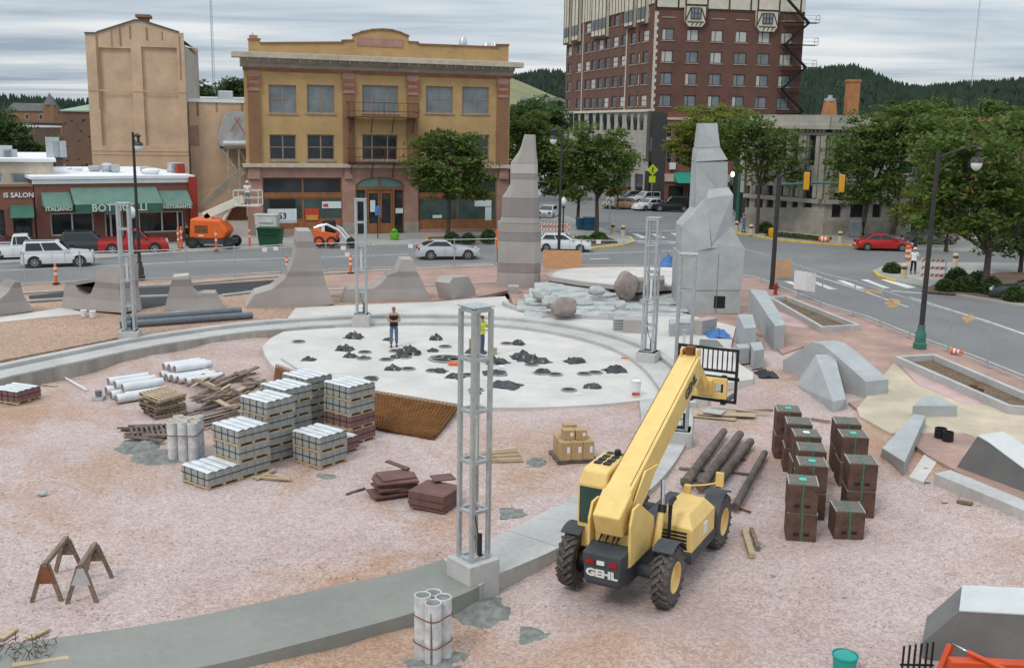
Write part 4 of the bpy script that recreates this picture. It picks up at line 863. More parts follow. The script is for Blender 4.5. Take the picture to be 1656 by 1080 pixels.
house('flat_roofed_shop', 'small brown shop with pale roof left of the warehouse', 'building', 4, 60, 206, 210, 'dark_brick', 'roof_white')
house('long_store', 'long beige store roof beyond the theatre wing', 'building', 318, 402, 160, 180, 'cornice_pale', 'roof_white')
house('white_house', 'white house on the grassy hill slope', 'house', 872, 905, 166, 420, 'frame_white', 'roof_dark', 2)
house('hillside_house', 'small pale house among trees below the grassy hill', 'house', 842, 850, 162, 430, 'frame_white', 'roof_slate', 1.5)
house('terrace_house', 'grey house far down the side street', 'house', 905, 935, 200, 330, 'cornice_grey', 'roof_dark', 2)
house('beige_depot', 'beige flat depot roof far behind the pub', 'building', 1560, 1620, 196, 260, 'cornice_pale', 'roof_white')
house('hill_cabin', 'rust coloured cabin on the wooded hillside above the pub', 'house', 1545, 1575, 184, 300, 'chimney_orange', 'roof_dark', 2)
def mast(px, py0, py1, Yd, label):
    b = W(px, py1, Yd); t = W(px, py0, Yd); m = MB(); w = .9; mt = thing('radio_mast', label, 'mast', (b.x, Yd, 0))
    for k in range(3):
        a = k*2.094; m.tube((w*math.cos(a), w*math.sin(a), b.z-20), (w*.6*math.cos(a), w*.6*math.sin(a), t.z), .12, n=4)
    H_ = t.z-b.z+20; n = 40
    for q in range(n):
        for k in range(3):
            a = (k+q % 2)*2.094; c = a+2.094; z0 = b.z-20+H_*q/n; z1 = z0+H_/n; r = w*(1-.4*q/n); m.tube((r*math.cos(a), r*math.sin(a), z0), (r*math.cos(c), r*math.sin(c), z1), .07, n=3)
    m.build('lattice', 'galvanised', mt)
mast(346, -30, 150, 600, 'thin lattice radio mast rising behind the theatre wing'); mast(1570, -20, 150, 1000, 'faint thin radio mast on the ridge to the right')
# ------------------------------------------------------------------ chain-link fence round the site
M('granite', (.37, .385, .38), .75, .10, 1.2, .002, 60, sc2=45, var2=.16); M('granite_pale', (.55, .56, .54), .6, .06, 2, sc2=40, var2=.1); M('granite_dark', (.17, .172, .165), .8, .12, 1.2, .003, 60, sc2=40, var2=.2)
M('cast_stone', (.375, .34, .315), .9, .07, .8, .002, 40, sc2=30, var2=.06); M('cast_stone_mid', (.335, .30, .28), .9, .07, .8, .002, 40, sc2=30, var2=.06); M('cast_stone_dark', (.265, .235, .225), .9, .08, .8, .002, 40, sc2=30, var2=.06); M('cast_stone_pale', (.44, .415, .385), .9, .06, .8)
M('ledge_rock', (.41, .42, .405), .9, .2, 1.5, .02, 6, sc2=12, var2=.18); M('boulder', (.27, .22, .20), .9, .22, 1.5, .03, 5, sc2=10, var2=.18)
M('lamp_black', (.05, .045, .043), .45, .15, 3, metal=.3); M('lamp_glass', (.70, .71, .68), .3, .05, 3); M('lamp_base_green', (.05, .16, .12), .6, .2, 3); M('signal_yellow', (.62, .30, .02), .5, .08, 3); M('signal_lens', (.02, .55, .42), .3, .05, 3, emit=2.0); M('lamp_lit', (1, .93, .8), .3, .02, 3, emit=4)
M('mast_green', (.03, .11, .08), .5, .15, 3); M('sign_yellowgreen', (.55, .68, .02), .5, .05, 2); M('sign_green', (.01, .24, .19), .5, .05, 2); M('barrier_orange', (.72, .13, .03), .6, .1, 2); M('barrier_white', (.72, .70, .66), .6, .08, 2)
M('plywood', (.52, .29, .15), .8, .12, 2, stretch=(1, 1, 6)); M('tarp_blue', (.06, .17, .42), .55, .2, 3); M('bollard_beige', (.56, .47, .33), .8, .1, 2); M('bollard_band', (.09, .055, .05), .8, .1, 2); M('wire', (.36, .37, .37), .5, .1, 3, metal=.6)
fence = thing('chain_link_fence', 'galvanised chain-link fence panels running round the whole building site', 'fence')
PT = []; step = 3.05; acc = 0.0
P_ = [Vector((p.x, p.y, ZO)) for p in FW]
cur = P_[0].copy(); PT.append(cur.copy()); i = 1
while i < len(P_):
    d = P_[i]-cur
    if acc+d.length >= step: cur = cur+d.normalized()*(step-acc); PT.append(cur.copy()); acc = 0.0
    else: acc += d.length; cur = P_[i].copy(); i += 1
FH = 1.85
post = MB().tube((0,0,0), (0,0,FH+.04), .036, n=8).lathe([(.045, FH+.04), (.03, FH+.09)], 8).box(-.25, .25, -.04, .04, 0, .02).build('post', 'galvanised', fence, smooth=50)
post.location = PT[0]
for p, q in zip(PT, PT[1:]):
    o = inst(post, fence, q); d = q-p; o.rotation_euler = (0, 0, math.atan2(d.y, d.x)); L_ = d.length; d.normalize()
    MB().tube(p+Vector((0,0,FH)), q+Vector((0,0,FH)), .030, n=6).build('top_rail', 'galvanised', fence)
    MB().tube(p+Vector((0,0,.10)), q+Vector((0,0,.10)), .018, n=5).build('bottom_rail', 'galvanised', fence)
    m = MB(); hh = FH-.1; sp = .13; n = int(L_/sp)+int(hh/sp)+2; w = .0022
    for s in (1, -1):
        for k in range(-int(hh/sp)-1, int(L_/sp)+1):
            u0 = k*sp; u1 = u0+hh; z0, z1 = .1, FH
            a0, a1 = max(u0, 0), min(u1, L_)
            if a1 <= a0: continue
            za, zb = z0+(a0-u0), z0+(a1-u0)
            if s < 0: za, zb = z1-(a0-u0), z1-(a1-u0)
            A = p+d*a0; B_ = p+d*a1; nn = Vector((-d.y, d.x, 0))*.002
            b = len(m.v); m.v += [(A.x, A.y, za+w), (A.x, A.y, za-w), (B_.x, B_.y, zb-w), (B_.x, B_.y, zb+w), (A.x+nn.x, A.y+nn.y, za), (B_.x+nn.x, B_.y+nn.y, zb)]
            m.f += [(b, b+1, b+2, b+3), (b, b+3, b+5, b+4), (b+1, b+4, b+5, b+2)]
    stuff(m.build('link_mesh', 'wire', fence, recalc=False))
for px, py in ((428,404),(446,402),(555,401),(562,412),(664,398),(968,391)):
    b = W(px, py, G(px, 440, ZO).y-.06); MB().box(b.x-.16, b.x+.16, b.y-.02, b.y, b.z-.13, b.z+.13).build('fence_notice', 'sign_white', fence)
o = MB(); b = G(1310, 486, ZO); d = Vector((.55, -.83, 0)).normalized(); 
# ------------------------------------------------------------------ lattice light towers on the ring
tw = thing('light_tower', 'x', 'light tower')
s2 = .23; HT = 5.75
for sx_, sy_ in ((-1,-1),(1,-1),(1,1),(-1,1)): MB().box(sx_*s2-.048, sx_*s2+.048, sy_*s2-.048, sy_*s2+.048, 0, HT-.05).build('leg', 'galvanised', tw, bevel=.012)
for k in range(6):
    z = HT*(k/5.0) if k else .02; z = min(z, HT-.06); m = MB(); e_ = .035 if k < 5 else .05
    for s in (-1, 1): m.box(-s2+.049, s2-.049, s*s2-.04, s*s2+.04, z-e_, z+e_); m.box(s*s2-.04, s*s2+.04, -s2+.049, s2-.049, z-e_, z+e_)
    if k == 5: m.box(-s2-.06, s2+.06, -s2-.06, s2+.06, z+.05, z+.075)
    m.build('cross_frame', 'galvanised', tw)
m = MB(); m.box(.09, .17, -.1, -.02, .03, .55); m.pipe([(.1, -.05, .5), (.0, -.12, .75), (-.08, -.1, 1.2)], .015, 6); m.pipe([(0.05, .1, .03), (.03, .08, .3), (.2, .2, .4)], .02, 6); m.build('conduit', 'lamp_black', tw)
m = MB(); m.box(-.045, .045, -.045, .045, 2.2, 3.3); m.build('lamp_unit', 'steel_white', tw)
def towers():
    spec = [((765,931),.0,.46,R_(40),.43,-.9,'light tower on a block beside the freshly poured walk'),((211,549),.18,.62,R_(8),.36,-.2,'light tower rising behind the grey pipes'),((585,516),.34,.62,R_(2),.36,-.1,'light tower on the ring behind the man in black'),
            ((1048,583),.18,.60,R_(-25),.40,-.3,'light tower on the ring in front of the stepped rocks'),((1098,712),.0,.40,R_(-12),.38,-.4,'light tower half hidden by the raised yellow boom')]
    for k, (px, z, zt, rz, hb_, zb, lab) in enumerate(spec):
        p = G(*px, z); t = tw if k == 0 else dup(tw); t.location = (p.x, p.y, zt); t.rotation_euler = (0, 0, rz); t['label'] = 'galvanised steel lattice '+lab; t['group'] = 'light towers round the ring'
        MB().box(-hb_, hb_, -hb_, hb_, zb-zt, -.001).build('base_block', 'concrete', t, bevel=.02)
towers()
# ------------------------------------------------------------------ street lamps, signals, signs
def lamp(name, px, pyb, top, lan, label, z=ZO, base='lamp_black', arm=None, r=.11):
    b = G(px, pyb, z); t = thing(name, label, 'street lamp', b); q = W(top[0], top[1], b.y); l = W(lan[0], lan[1], b.y); H_ = q.z-z
    MB().lathe([(.30, 0), (.30, .25), (.24, .3), (.24, .7), (.17, .85), (.16, 1.1)], 12).build('base', base, t, smooth=40)
    m = MB().tube((0, 0, 1.05), (0, 0, H_), r, r*.7, 12); m.build('pole', 'lamp_black', t, smooth=40)
    dx = l.x-b.x; zl = l.z-z; s = 1 if dx > 0 else -1; ah = .55
    m = MB().pipe([(0, 0, H_-.35)]+[(dx*k/6, 0, H_-.35+(zl+ah-H_+.35)*math.sin(k/6*math.pi/2)) for k in range(1, 7)], .05, 8)
    m.pipe([(0, 0, H_-1.0), (dx*.4, 0, H_-.45)], .025, 6); m.build('arm', 'lamp_black', t, smooth=40)
    m = MB().lathe([(.08, 0), (.08, .35), (.2, .25+.2), (.06, .55)], 10, (dx, 0, zl)); m.lathe([(.28, -.12), (.24, .02), (.1, .12)], 12, (dx, 0, zl)); m.build('lantern', 'lamp_black', t, smooth=40)
    MB().lathe([(.06, -.50), (.20, -.38), (.25, -.2), (.22, -.12)], 12, (dx, 0, zl)).build('globe', 'lamp_glass', t, smooth=True)
    if arm:
        a = W(arm[0], arm[1], b.y); e_ = W(arm[2], arm[3], b.y); MB().tube((0, 0, a.z-z), (e_.x-b.x, 0, e_.z-z), .04, n=8).build('banner_arm', 'lamp_black', t)
    return t
lamp('street_lamp', 1487, 563, (1512,243), (1580,258), 'tall black gooseneck street lamp with green base beside the paved promenade', base='lamp_base_green', r=.125)
lamp('street_lamp', 227, 452, (219,214), (224,232), 'tall black street lamp in front of the restaurant awnings')
lamp('street_lamp', 903, 432, (905,206), (895,222), 'tall dark street lamp beside the plywood sheet and tapered stone spire', arm=(905,242,945,247))
def globe_lamp(px, pyb, pyt, label):
    b = G(px, pyb, .34); H_ = W(px, pyt, b.y).z-.34; t = thing('globe_lamp', label, 'street lamp', b); MB().lathe([(.2, 0), (.2, .3), (.1, .5), (.07, .7), (.06, H_-1.1), (.14, H_-.95), (.14, H_-.85)], 10).build('post', 'lamp_black', t, smooth=40)
    MB().lathe([(.14, H_-.848), (.28, H_-.6), (.30, H_-.4), (.2, H_-.15), (.06, H_-.08), (.03, H_)], 12).build('globe', 'lamp_glass', t, smooth=True)
globe_lamp(217, 411, 334, 'white acorn globe lamp on the restaurant pavement'); globe_lamp(910, 384, 318, 'white acorn globe lamp on the planted island')
# signal mast with two signal heads
b = G(1248, 467, ZO); t = thing('signal_mast', 'dark signal mast with green arm and two yellow signal heads', 'traffic signal', b); H_ = W(1258, 288, b.y).z-ZO
MB().lathe([(.19, 0), (.15, .4), (.13, H_), (.16, H_), (.16, H_+.12)], 12).build('pole', 'lamp_black', t, smooth=40)
a0 = W(1258, 299, b.y); a1 = W(1382, 298, b.y); MB().pipe([(0, 0, a0.z-ZO), ((a1.x-b.x)*.5, 0, a1.z-ZO+.03), (a1.x-b.x, 0, a1.z-ZO)], [.09, .07, .045], 10).build('arm', 'mast_green', t, smooth=40)
def sighead(par, x, y, z, back='signal_yellow', s=1.0):
    h = MB().box(x-.19*s, x+.19*s, y-.16, y+.06, z-.6*s, z+.6*s); o = h.build('signal_head', back, par, bevel=.06)
    MB().box(x-.03, x+.33*s, y+.07, y+.1, z-.72*s, z+.72*s).build('backplate', 'black_paint', par)
    m = MB()
    for k in (-1, 0, 1): m.lathe([(.14, .0), (.16, .2)], 10, (x, y+.06, z+k*.38*s), Matrix.Rotation(-math.pi/2, 3, 'X'))
    m.build('visors', 'black_paint', o)
for px, py in ((1304,293),(1361,297)): q = W(px, py, b.y-.12); sighead(t, q.x-b.x, q.y-b.y, q.z-ZO, s=.9)
b = G(1118, 345, .34); t = thing('signal_post', 'distant signal post showing a green light beside the stone spire', 'traffic signal', b); q = W(1119, 262, b.y)
MB().tube((0, 0, 0), (0, 0, q.z), .12, n=8).build('pole', 'mast_green', t); m = MB().box(-.3, .3, -.35, -.1, q.z-1.2, q.z+.2); m.build('signal_head', 'black_paint', t); MB().lathe([(.2, 0), (.2, .05)], 12, (0.15, -.36, q.z-.6), Matrix.Rotation(math.pi/2, 3, 'X')).build('lens', 'signal_lens', t)
b = G(1193, 360, .34); t = thing('bank_lamp', 'green corner pole with a lit white lamp and white box', 'street lamp', b); q = W(1186, 287, b.y); z1 = W(1193, 270, b.y).z
MB().tube((0, 0, 0), (0, 0, z1), .3, .22, n=8).build('pole', 'mast_green', t); MB().box(-.1, 1.2, -.3, .3, z1-.1, z1+1.0).build('box', 'sign_white', t, bevel=.05); MB().rock((q.x-b.x-.15, -.3, q.z), .2, .2, .28, 1, 2, 0).build('lamp', 'lamp_lit', t, smooth=True)
b = G(1453, 392, .34); t = thing('street_sign', 'small green street-name sign on an arm above the corner', 'sign', b); q = W(1451, 279, b.y); MB().tube((.9, 0, 0), (.9, 0, q.z+2.6), .09, .06, 8).build('pole', 'duct_metal', t)
MB().pipe([(.9, 0, q.z+2.4), (1.2, 0, q.z+3.3), (1.6, 0, q.z+3.5)], .04, 6).build('lamp_arm', 'duct_metal', t); MB().box(1.3, 2.1, -.1, .1, q.z+3.42, q.z+3.5).build('lamp_head', 'sign_white', t); MB().tube((.9, 0, q.z), (2.4, 0, q.z+.05), .03).build('bracket', 'mast_green', t)
MB().box(-.62, .62, -.03, .03, q.z-.33, q.z+.33).build('plate', 'sign_green', t); text('6TH ST', .38, 'sign_white', t, (0, -.035, q.z), (math.pi/2, 0, 0), .004)
b = G(1053, 330, .34); t = thing('crossing_sign', 'yellow-green diamond crossing sign with small plate on a post', 'sign', b); q = W(1053, 279, b.y); MB().tube((0, 0, 0), (0, 0, q.z), .05).build('post', 'galvanised', t)
MB().ext([(-.75, -.06, q.z), (0, -.06, q.z-.75), (.75, -.06, q.z), (0, -.06, q.z+.75)], (0, .03, 0)).build('diamond', 'sign_yellowgreen', t); MB().box(-.42, .42, -.06, -.03, q.z-1.65, q.z-.8).build('plate', 'sign_yellowgreen', t)
m = MB().lathe([(.09, 0), (.09, .02)], 8, (0, -.062, q.z+.32), Matrix.Rotation(math.pi/2, 3, 'X')); m.bar((0, -.07, q.z+.2), (0, -.07, q.z-.1), .02, .12); m.bar((0, -.07, q.z-.1), (-.16, -.07, q.z-.42), .02, .08); m.bar((0, -.07, q.z-.1), (.16, -.07, q.z-.42), .02, .08); m.bar((-.2, -.07, q.z-.05), (.2, -.07, q.z+.12), .02, .06); m.build('walking_symbol', 'black_paint', t)
b = G(985, 372, .34); t = thing('turn_sign', 'white no-turn sign with black arrow on a thin post', 'sign', b); q = W(985, 331, b.y); MB().tube((0, 0, 0), (0, 0, q.z), .04).build('post', 'galvanised', t); MB().box(-.38, .38, -.05, -.03, q.z-.38, q.z+.38).build('plate', 'sign_white', t)
m = MB().pipe([(.1, -.06, q.z-.25), (.1, -.06, q.z+.08), (-.15, -.06, q.z+.08)], .035, 5); m.build('arrow', 'black_paint', t); m = MB().pipe([(.28*math.cos(k*.628), -.065, q.z+.28*math.sin(k*.628)) for k in range(11)], .025, 5); m.bar((-.2, -.065, q.z+.2), (.2, -.065, q.z-.2), .01, .06); m.build('ring', 'red_paint', t)
b = G(814, 385, .34); 
def board_sign(px, pyb, pyt, w, label, mat='poster_white'):
    b = G(px, pyb, .34); z = W(px, pyt, b.y).z-.34; t = thing('notice_sign', label, 'sign', b); MB().tube((0, 0, 0), (0, 0, z), .04).build('post', 'iron', t); MB().box(-w/2, w/2, -.06, -.04, z-.8, z).build('plate', mat, t)
board_sign(611, 386, 333, .45, 'small blue parking notice on a black post before the arched entrance', 'tarp_blue')
def bollard(px, py, label):
    b = G(px, py, .34); t = thing('bollard', label, 'bollard', b, 0, 'beige bollards on the street corners')
    MB().lathe([(.2, 0), (.2, .62), (.19, .62)], 14).build('shaft', 'bollard_beige', t, smooth=40); MB().lathe([(.185, .621), (.185, .8)], 14).build('band', 'bollard_band', t, smooth=40); MB().lathe([(.21, .801), (.21, .92), (.1, 1.0)], 14).build('cap', 'bollard_beige', t, smooth=40)
for px, py, lb in ((991,378,'on the planted island next to the turn sign'),(1007,382,'at the pointed tip of the planted island'),(1191,374,'by the green pole on the bank corner'),(1214,380,'next to the yellow pot on the bank corner'),(1358,392,'between tipped barrel and red sedan'),(1461,450,'beside the person carrying the barrel'),(1544,431,'behind the striped barricade on the shrub island')): bollard(px, py, 'beige bollard with dark band '+lb)
def barricade(px, py, w, rz, label, n=3, z=.34, h=1.5):
    b = G(px, py, z); t = thing('barricade', label, 'barricade', b, rz)
    for x in (-w/2+.1, w/2-.1): MB().box(x-.04, x+.04, -.05, .05, 0, h).build('upright', 'barrier_white', t); MB().box(x-.05, x+.05, -.5, .5, 0, .06).build('foot', 'barrier_white', t)
    for k in range(n):
        z0 = h-.22-k*.5; bd = MB().box(-w/2, w/2, -.08, -.055, z0, z0+.21).build('board', 'barrier_white', t)
        ns = int(w/.3)
        for q in range(ns):
            x = -w/2+q*.3+.02; MB().ext([(x, -.086, z0+.01), (x+.15, -.086, z0+.01), (x+.27, -.086, z0+.2), (x+.12, -.086, z0+.2)], (0, .004, 0)).build('stripe', 'barrier_orange', bd)
barricade(1508, 454, 1.7, R_(-12), 'striped orange and white barricade behind the right-hand lamp post'); barricade(898, 380, 2.7, 0, 'long striped barricade behind the white hatchback', 2, h=1.1)
def delineator(px, py, label, z=ZS, h=1.1, kind='tube'):
    b = G(px, py, z); t = thing('delineator' if kind == 'tube' else 'traffic_cone', label, 'traffic cone', b)
    MB().lathe([(.22, 0), (.22, .05), (.1, .06)], 8).build('foot', 'barrier_orange' if kind != 'tube' else 'black_paint', t)
    if kind == 'tube': MB().lathe([(.09, .05), (.075, h-.05), (.05, h)], 10).build('tube', 'barrier_orange', t, smooth=40); [MB().lathe([(.093, z0), (.091, z0+.14)], 10).build('reflective_band', 'barrier_white', t) for z0 in (h*.45, h*.72)]
    else: MB().lathe([(.16, .05), (.03, h)], 12).build('cone', 'barrier_orange', t, smooth=40); MB().lathe([(.125, h*.35), (.09, h*.58)], 12).build('reflective_band', 'barrier_white', t)
    t['group'] = 'orange traffic cones and delineators'
for px, py, lab in ((289,405,'by the boom lift rear wheel'),(294,402,'close behind another post by the lift'),(350,406,'in front of the boom lift'),(404,399,'on the pavement between lift and green bin')): delineator(px, py, 'orange delineator post '+lab, .345, 1.7)
delineator(91, 459, 'striped orange delineator on the near kerb by the white sport utility', .345, 1.2); delineator(523, 397, 'small orange cone beside the skid loader', ZS+.145, .8, 'cone')
delineator(464, 441, 'orange striped delineator behind the tall curved stone fin', .345, 1.1); delineator(567, 442, 'orange and white delineator left of the rear light tower', .345, 1.25)
b = G(804, 425, ZO); t = thing('survey_stake', 'orange survey marker on a thin rod beside the tapered spire', 'marker', b); MB().tube((0, 0, 0), (0, 0, W(804, 372, b.y).z-ZO), .025).build('rod', 'iron', t); z = W(804, 402, b.y).z-ZO; MB().box(-.12, .12, -.03, .03, z, W(804, 371, b.y).z-ZO).build('flag', 'barrier_orange', t)
def fallen(px, py, rz, label, z=.34, s=1.0):
    b = G(px, py, z); t = thing('fallen_barrel', label, 'traffic barrel', b, rz); ax = Matrix.Rotation(math.pi/2, 3, 'Y')
    prof = [(.26, .0), (.24, .35), (.22, .7), (.18, .9)]
    for k, (p, q) in enumerate(zip([0, .2, .35, .5, .65], [.2, .35, .5, .65, .9])): MB().lathe([(.27*s-.07*p, p*s), (.27*s-.07*q, q*s)], 12, (0, 0, .25*s), ax).build('band', 'barrier_orange' if k % 2 == 0 else 'barrier_white', t, smooth=40)
fallen(1324, 391, R_(-20), 'orange striped barrel tipped over by the bank kerb'); fallen(1538, 572, R_(-40), 'small orange cone lying by the fence foot', .345, .55)
def hydrant(px, py, label, dx=0):
    b = G(px, py, ZO); t = thing('fire_hydrant', label, 'hydrant', b); MB().lathe([(.14, 0), (.14, .06), (.1, .08), (.1, .5), (.13, .52), (.13, .56), (.1, .62), (.04, .7), (.03, .76)], 10).build('body', 'red_paint', t, smooth=40)
    for s in (-1, 1): MB().tube((s*.09, 0, .42), (s*.19, 0, .42), .055).build('outlet', 'red_paint', t)
hydrant(1254, 476, 'red fire hydrant beside the far planter')
for px, py, lab in ((1266,449,'plywood sheet leaning on the fence near the signal mast'),(909,434,'plywood sheet leaning on the fence behind the lamp post')):
    w = 1.15 if px > 1000 else 2.7; b = G(px, py, ZO); tag(MB().ext([(-w/2, 0, 0), (w/2, 0, 0), (w/2, .18, 1.25), (-w/2, .18, 1.25)], (0, .02, 0)).build('plywood_sheet', 'plywood', bevel=.004), 'orange-brown '+lab, 'plywood').location = b
b = G(1305, 484, ZO)+Vector((-.25, -.15, .55)); t = thing('fence_banner', 'white square notice hung on the fence beyond the far planter', 'sign', b, math.atan2(-1.2, .8)); MB().box(-.8, .8, -.02, .0, 0, 1.1).build('board', 'sign_white', t)
# ------------------------------------------------------------------ curved stone fins and spires
def clipz(P, z0, z1):
    for zz, up in ((z0, True), (z1, False)):
        o = []
        for a, b in zip(P, P[1:]+P[:1]):
            ia = (a[1] >= zz) == up or abs(a[1]-zz) < 1e-9; ib = (b[1] >= zz) == up or abs(b[1]-zz) < 1e-9
            if ia: o.append(a)
            if ia != ib: t = (zz-a[1])/(b[1]-a[1]); o.append((a[0]+(b[0]-a[0])*t, zz))
        P = o
        if len(P) < 3: return []
    return P
def fin(name, label, base, outline, thick, courses, z=.3, cat='stone fin', side=0.0, cap=None):
    """a wall piece: outline on the vertical plane over a ground line, with real thickness behind; courses = [(py, material)] from the top down"""
    F = Fac(G(*base[0], z), G(*base[1], z)); t = thing(name, label, cat, F.A, F.rz); P = [F.uz(*q) for q in outline]
    xm = sum(q[0] for q in outline)/len(outline); lv = [99]+[F.uz(xm, y)[1] for y, _ in courses[1:]]+[-9]
    for k, (_, mat) in enumerate(courses):
        C = clipz(P, lv[k+1]+.004, lv[k])
        if len(C) > 2: MB().ext([(u, 0, zz) for u, zz in C], (side, thick, 0)).build('course', mat, t)
    if cap:
        for i in range(cap[0], cap[1]): (ua, za), (ub, zb_) = P[i], P[i+1]; MB().add([(ua, -.012, za+.002), (ub, -.012, zb_+.002), (ub, thick+.012, zb_+.002), (ua, thick+.012, za+.002), (ua, -.012, za+.03), (ub, -.012, zb_+.03), (ub, thick+.012, zb_+.03), (ua, thick+.012, za+.03)], [(0,1,2,3), (4,5,6,7), (0,1,5,4), (1,2,6,5), (2,3,7,6), (3,0,4,7)]).build('pale_top', 'granite_pale', t)  # thin paler cap along the chosen top edges
    return t
A_, Bm, Dk, Pl = 'cast_stone', 'cast_stone_mid', 'cast_stone_dark', 'cast_stone_pale'
fin('stone_fin', 'low curved grey fin at the left end of the row', ((-20,513),(56,504)), [(-20,513),(-14,490),(0,484),(12,474),(20,462),(24,456),(33,456),(38,478),(55,503)], 1.3, [(450,Dk),(466,Bm),(488,A_)])
fin('stone_fin', 'scooped grey fin with a hollow and tall banded stub', ((99,499),(183,508)), [(99,499),(106,456),(118,456),(128,472),(138,478),(147,474),(153,460),(157,436),(192,431),(192,470),(198,506)], 1.4, [(430,A_),(455,Dk),(464,Bm),(483,A_)])
fin('stone_fin', 'small stepped fin with flat pale top and rounded tail', ((265,504),(350,502)), [(265,504),(279,448),(304,446),(311,470),(318,476),(330,474),(348,474),(360,498),(330,503)], 1.1, [(440,Pl),(452,Dk),(463,Bm),(482,A_)])
fin('stone_fin', 'tall sweeping curved fin with dark bands left of the rear tower', ((397,498),(540,494)), [(397,498),(412,476),(440,468),(462,450),(474,424),(480,396),(481,374),(503,374),(512,404),(521,436),(528,460),(540,492),(470,502)], 2.0, [(370,A_),(391,Dk),(401,Bm),(440,Dk),(447,Bm),(464,A_)])
fin('stone_fin', 'wide low fin with stub top and flat shoulder right of the rear tower', ((553,489),(697,486)), [(553,489),(562,468),(604,467),(617,458),(628,445),(642,440),(650,420),(668,420),(675,440),(682,452),(697,486)], 1.5, [(415,A_),(440,Dk),(448,Bm),(467,A_)])
fin('stone_wedge', 'small chamfered stone wedge beside the tapered spire', ((733,486),(770,478)), [(733,486),(726,458),(733,449),(757,447),(768,466),(770,478)], 1.0, [(440,A_),(466,A_)], cat='stone block')
def loft(name, st, Yb, dep, mat, root, n=10, e=2.6):
    """stack of rounded cross-sections; st = [(py, x left, x right)]"""
    m = MB(); k = 0
    for py, xl, xr in st:
        a, b = W(xl, py, Yb), W(xr, py, Yb); cx = (a.x+b.x)/2; rx = (b.x-a.x)/2; z = (a.z+b.z)/2; ry = dep*rx
        for q in range(n):
            t = 2*math.pi*q/n+.31; c, s = math.cos(t), math.sin(t); m.v.append((cx+rx*math.copysign(abs(c)**(2/e), c), Yb+ry+ry*math.copysign(abs(s)**(2/e), s), z))
        k += 1
    for i in range(k-1):
        for q in range(n): m.f.append((i*n+q, i*n+(q+1) % n, (i+1)*n+(q+1) % n, (i+1)*n+q))
    m.f.append(tuple(range(n))); m.f.append(tuple((k-1)*n+q for q in range(n)))
    return m.build(name, mat, root)
Yb = G(838, 466, ZO).y; sp_ = thing('tapered_spire', 'tall brown-grey tapered stone spire with dark bands and curved shoulder', 'monument', (0, 0, 0))
for st, mt in (([(470,802,874),(441.5,803,874.5)], A_), ([(441,803,875),(427,803.5,875)], Dk), ([(426.6,804,875),(391,804,875.5)], A_), ([(390.6,804,876),(377,804,876)], Dk), ([(376.6,804,875.5),(362,804,874)], Bm), ([(361.5,808,873),(352,810.5,872.6)], A_), ([(351.6,810.5,872.8),(321,811.5,872.8)], Dk), ([(320.6,812,872.6),(312,818,871),(300,824.5,870),(290.4,825,870)], A_),
               ([(290,824.6,870.4),(281.4,824.6,870.4)], Dk), ([(281,825,870),(264.4,826,870)], Pl), ([(264,826,870),(257,831,869),(249,837,868),(243.7,840,867.5),(236,843,867),(229,845,866.6),(218,848,866)], A_)):
    loft('course', st, Yb, .85, mt, sp_, 14, 4.0)
MB().box(*[W(x, 480, Yb-1.6).x for x in (821, 839)], Yb-2.2, Yb-1.4, .3, W(830, 461, Yb-1.6).z).build('front_block', A_, sp_, bevel=.02)
# the granite spire
Yg = G(1150, 507, ZO).y; gs = thing('granite_spire', 'tall faceted grey granite spire of stacked angular blocks', 'monument', (0, 0, 0))
def hp(lst): return [W(x, y, Yg+dy) for x, y, dy in lst]
def hullpart(name, lst, mat, root): return MB().hull(hp(lst)).build(name, mat, root)
MB().hull(hp([(1099,507,-.0),(1197,507,0),(1197,470,0),(1099,470,0)])+[p+Vector((0, 2.9, 0)) for p in hp([(1099,507,0),(1195,507,0),(1195,470,0),(1099,470,0)])]).build('lower_block', 'granite', gs)
MB().hull(hp([(1099.5,469.4,-.03),(1199,469.4,-.03),(1205,401,-.03),(1160,395,-.03),(1101,411,-.03)])+[p+Vector((0, 2.9, 0)) for p in hp([(1099.5,469.4,0),(1198,469.4,0),(1203,402,0),(1101,410,0)])]).build('middle_block', 'granite', gs)
MB().hull(hp([(1102,411,.1),(1102.5,366,.2),(1142,322,.8),(1150,401,-.15),(1144,320,.5)])+[p+Vector((0, 2.2, 0)) for p in hp([(1103,411,0),(1103,366,0),(1142,322,0),(1150,400,0)])]).build('left_facet', 'granite', gs)
MB().hull(hp([(1150.4,401,-.12),(1203,400,.25),(1183,366,.45),(1152,397,.0)])+[p+Vector((0, 2.4, 0)) for p in hp([(1151,400,0),(1200,400,0),(1183,366,0)])]).build('right_facet', 'granite', gs)
MB().hull(hp([(1150.4,397,.02),(1182.6,372,.45),(1186,315,.45),(1178,303,.9),(1146,306,.9),(1143,321,.45)])+[p+Vector((0, 1.8, 0)) for p in hp([(1150,395,0),(1183,370,0),(1186,316,0),(1143,321,0)])]).build('shoulder_block', 'granite', gs)
MB().hull(hp([(1121,350,1.15),(1176,350,1.15),(1177,262,1.15),(1125.5,262,1.15)])+[p+Vector((0, 1.5, 0)) for p in hp([(1121,350,1.15),(1175,350,1.15),(1176,262,1.15),(1126,262,1.15)])]).build('upper_block', 'granite', gs)
MB().hull(hp([(1125.5,261.6,1.1),(1177,258.6,1.1),(1164.5,238,1.3),(1128,240,1.3)])+[p+Vector((0, 1.5, 0)) for p in hp([(1126,261,1.1),(1176,259,1.1),(1164,238,1.1),(1128,240,1.1)])]).build('neck_block', 'granite', gs)
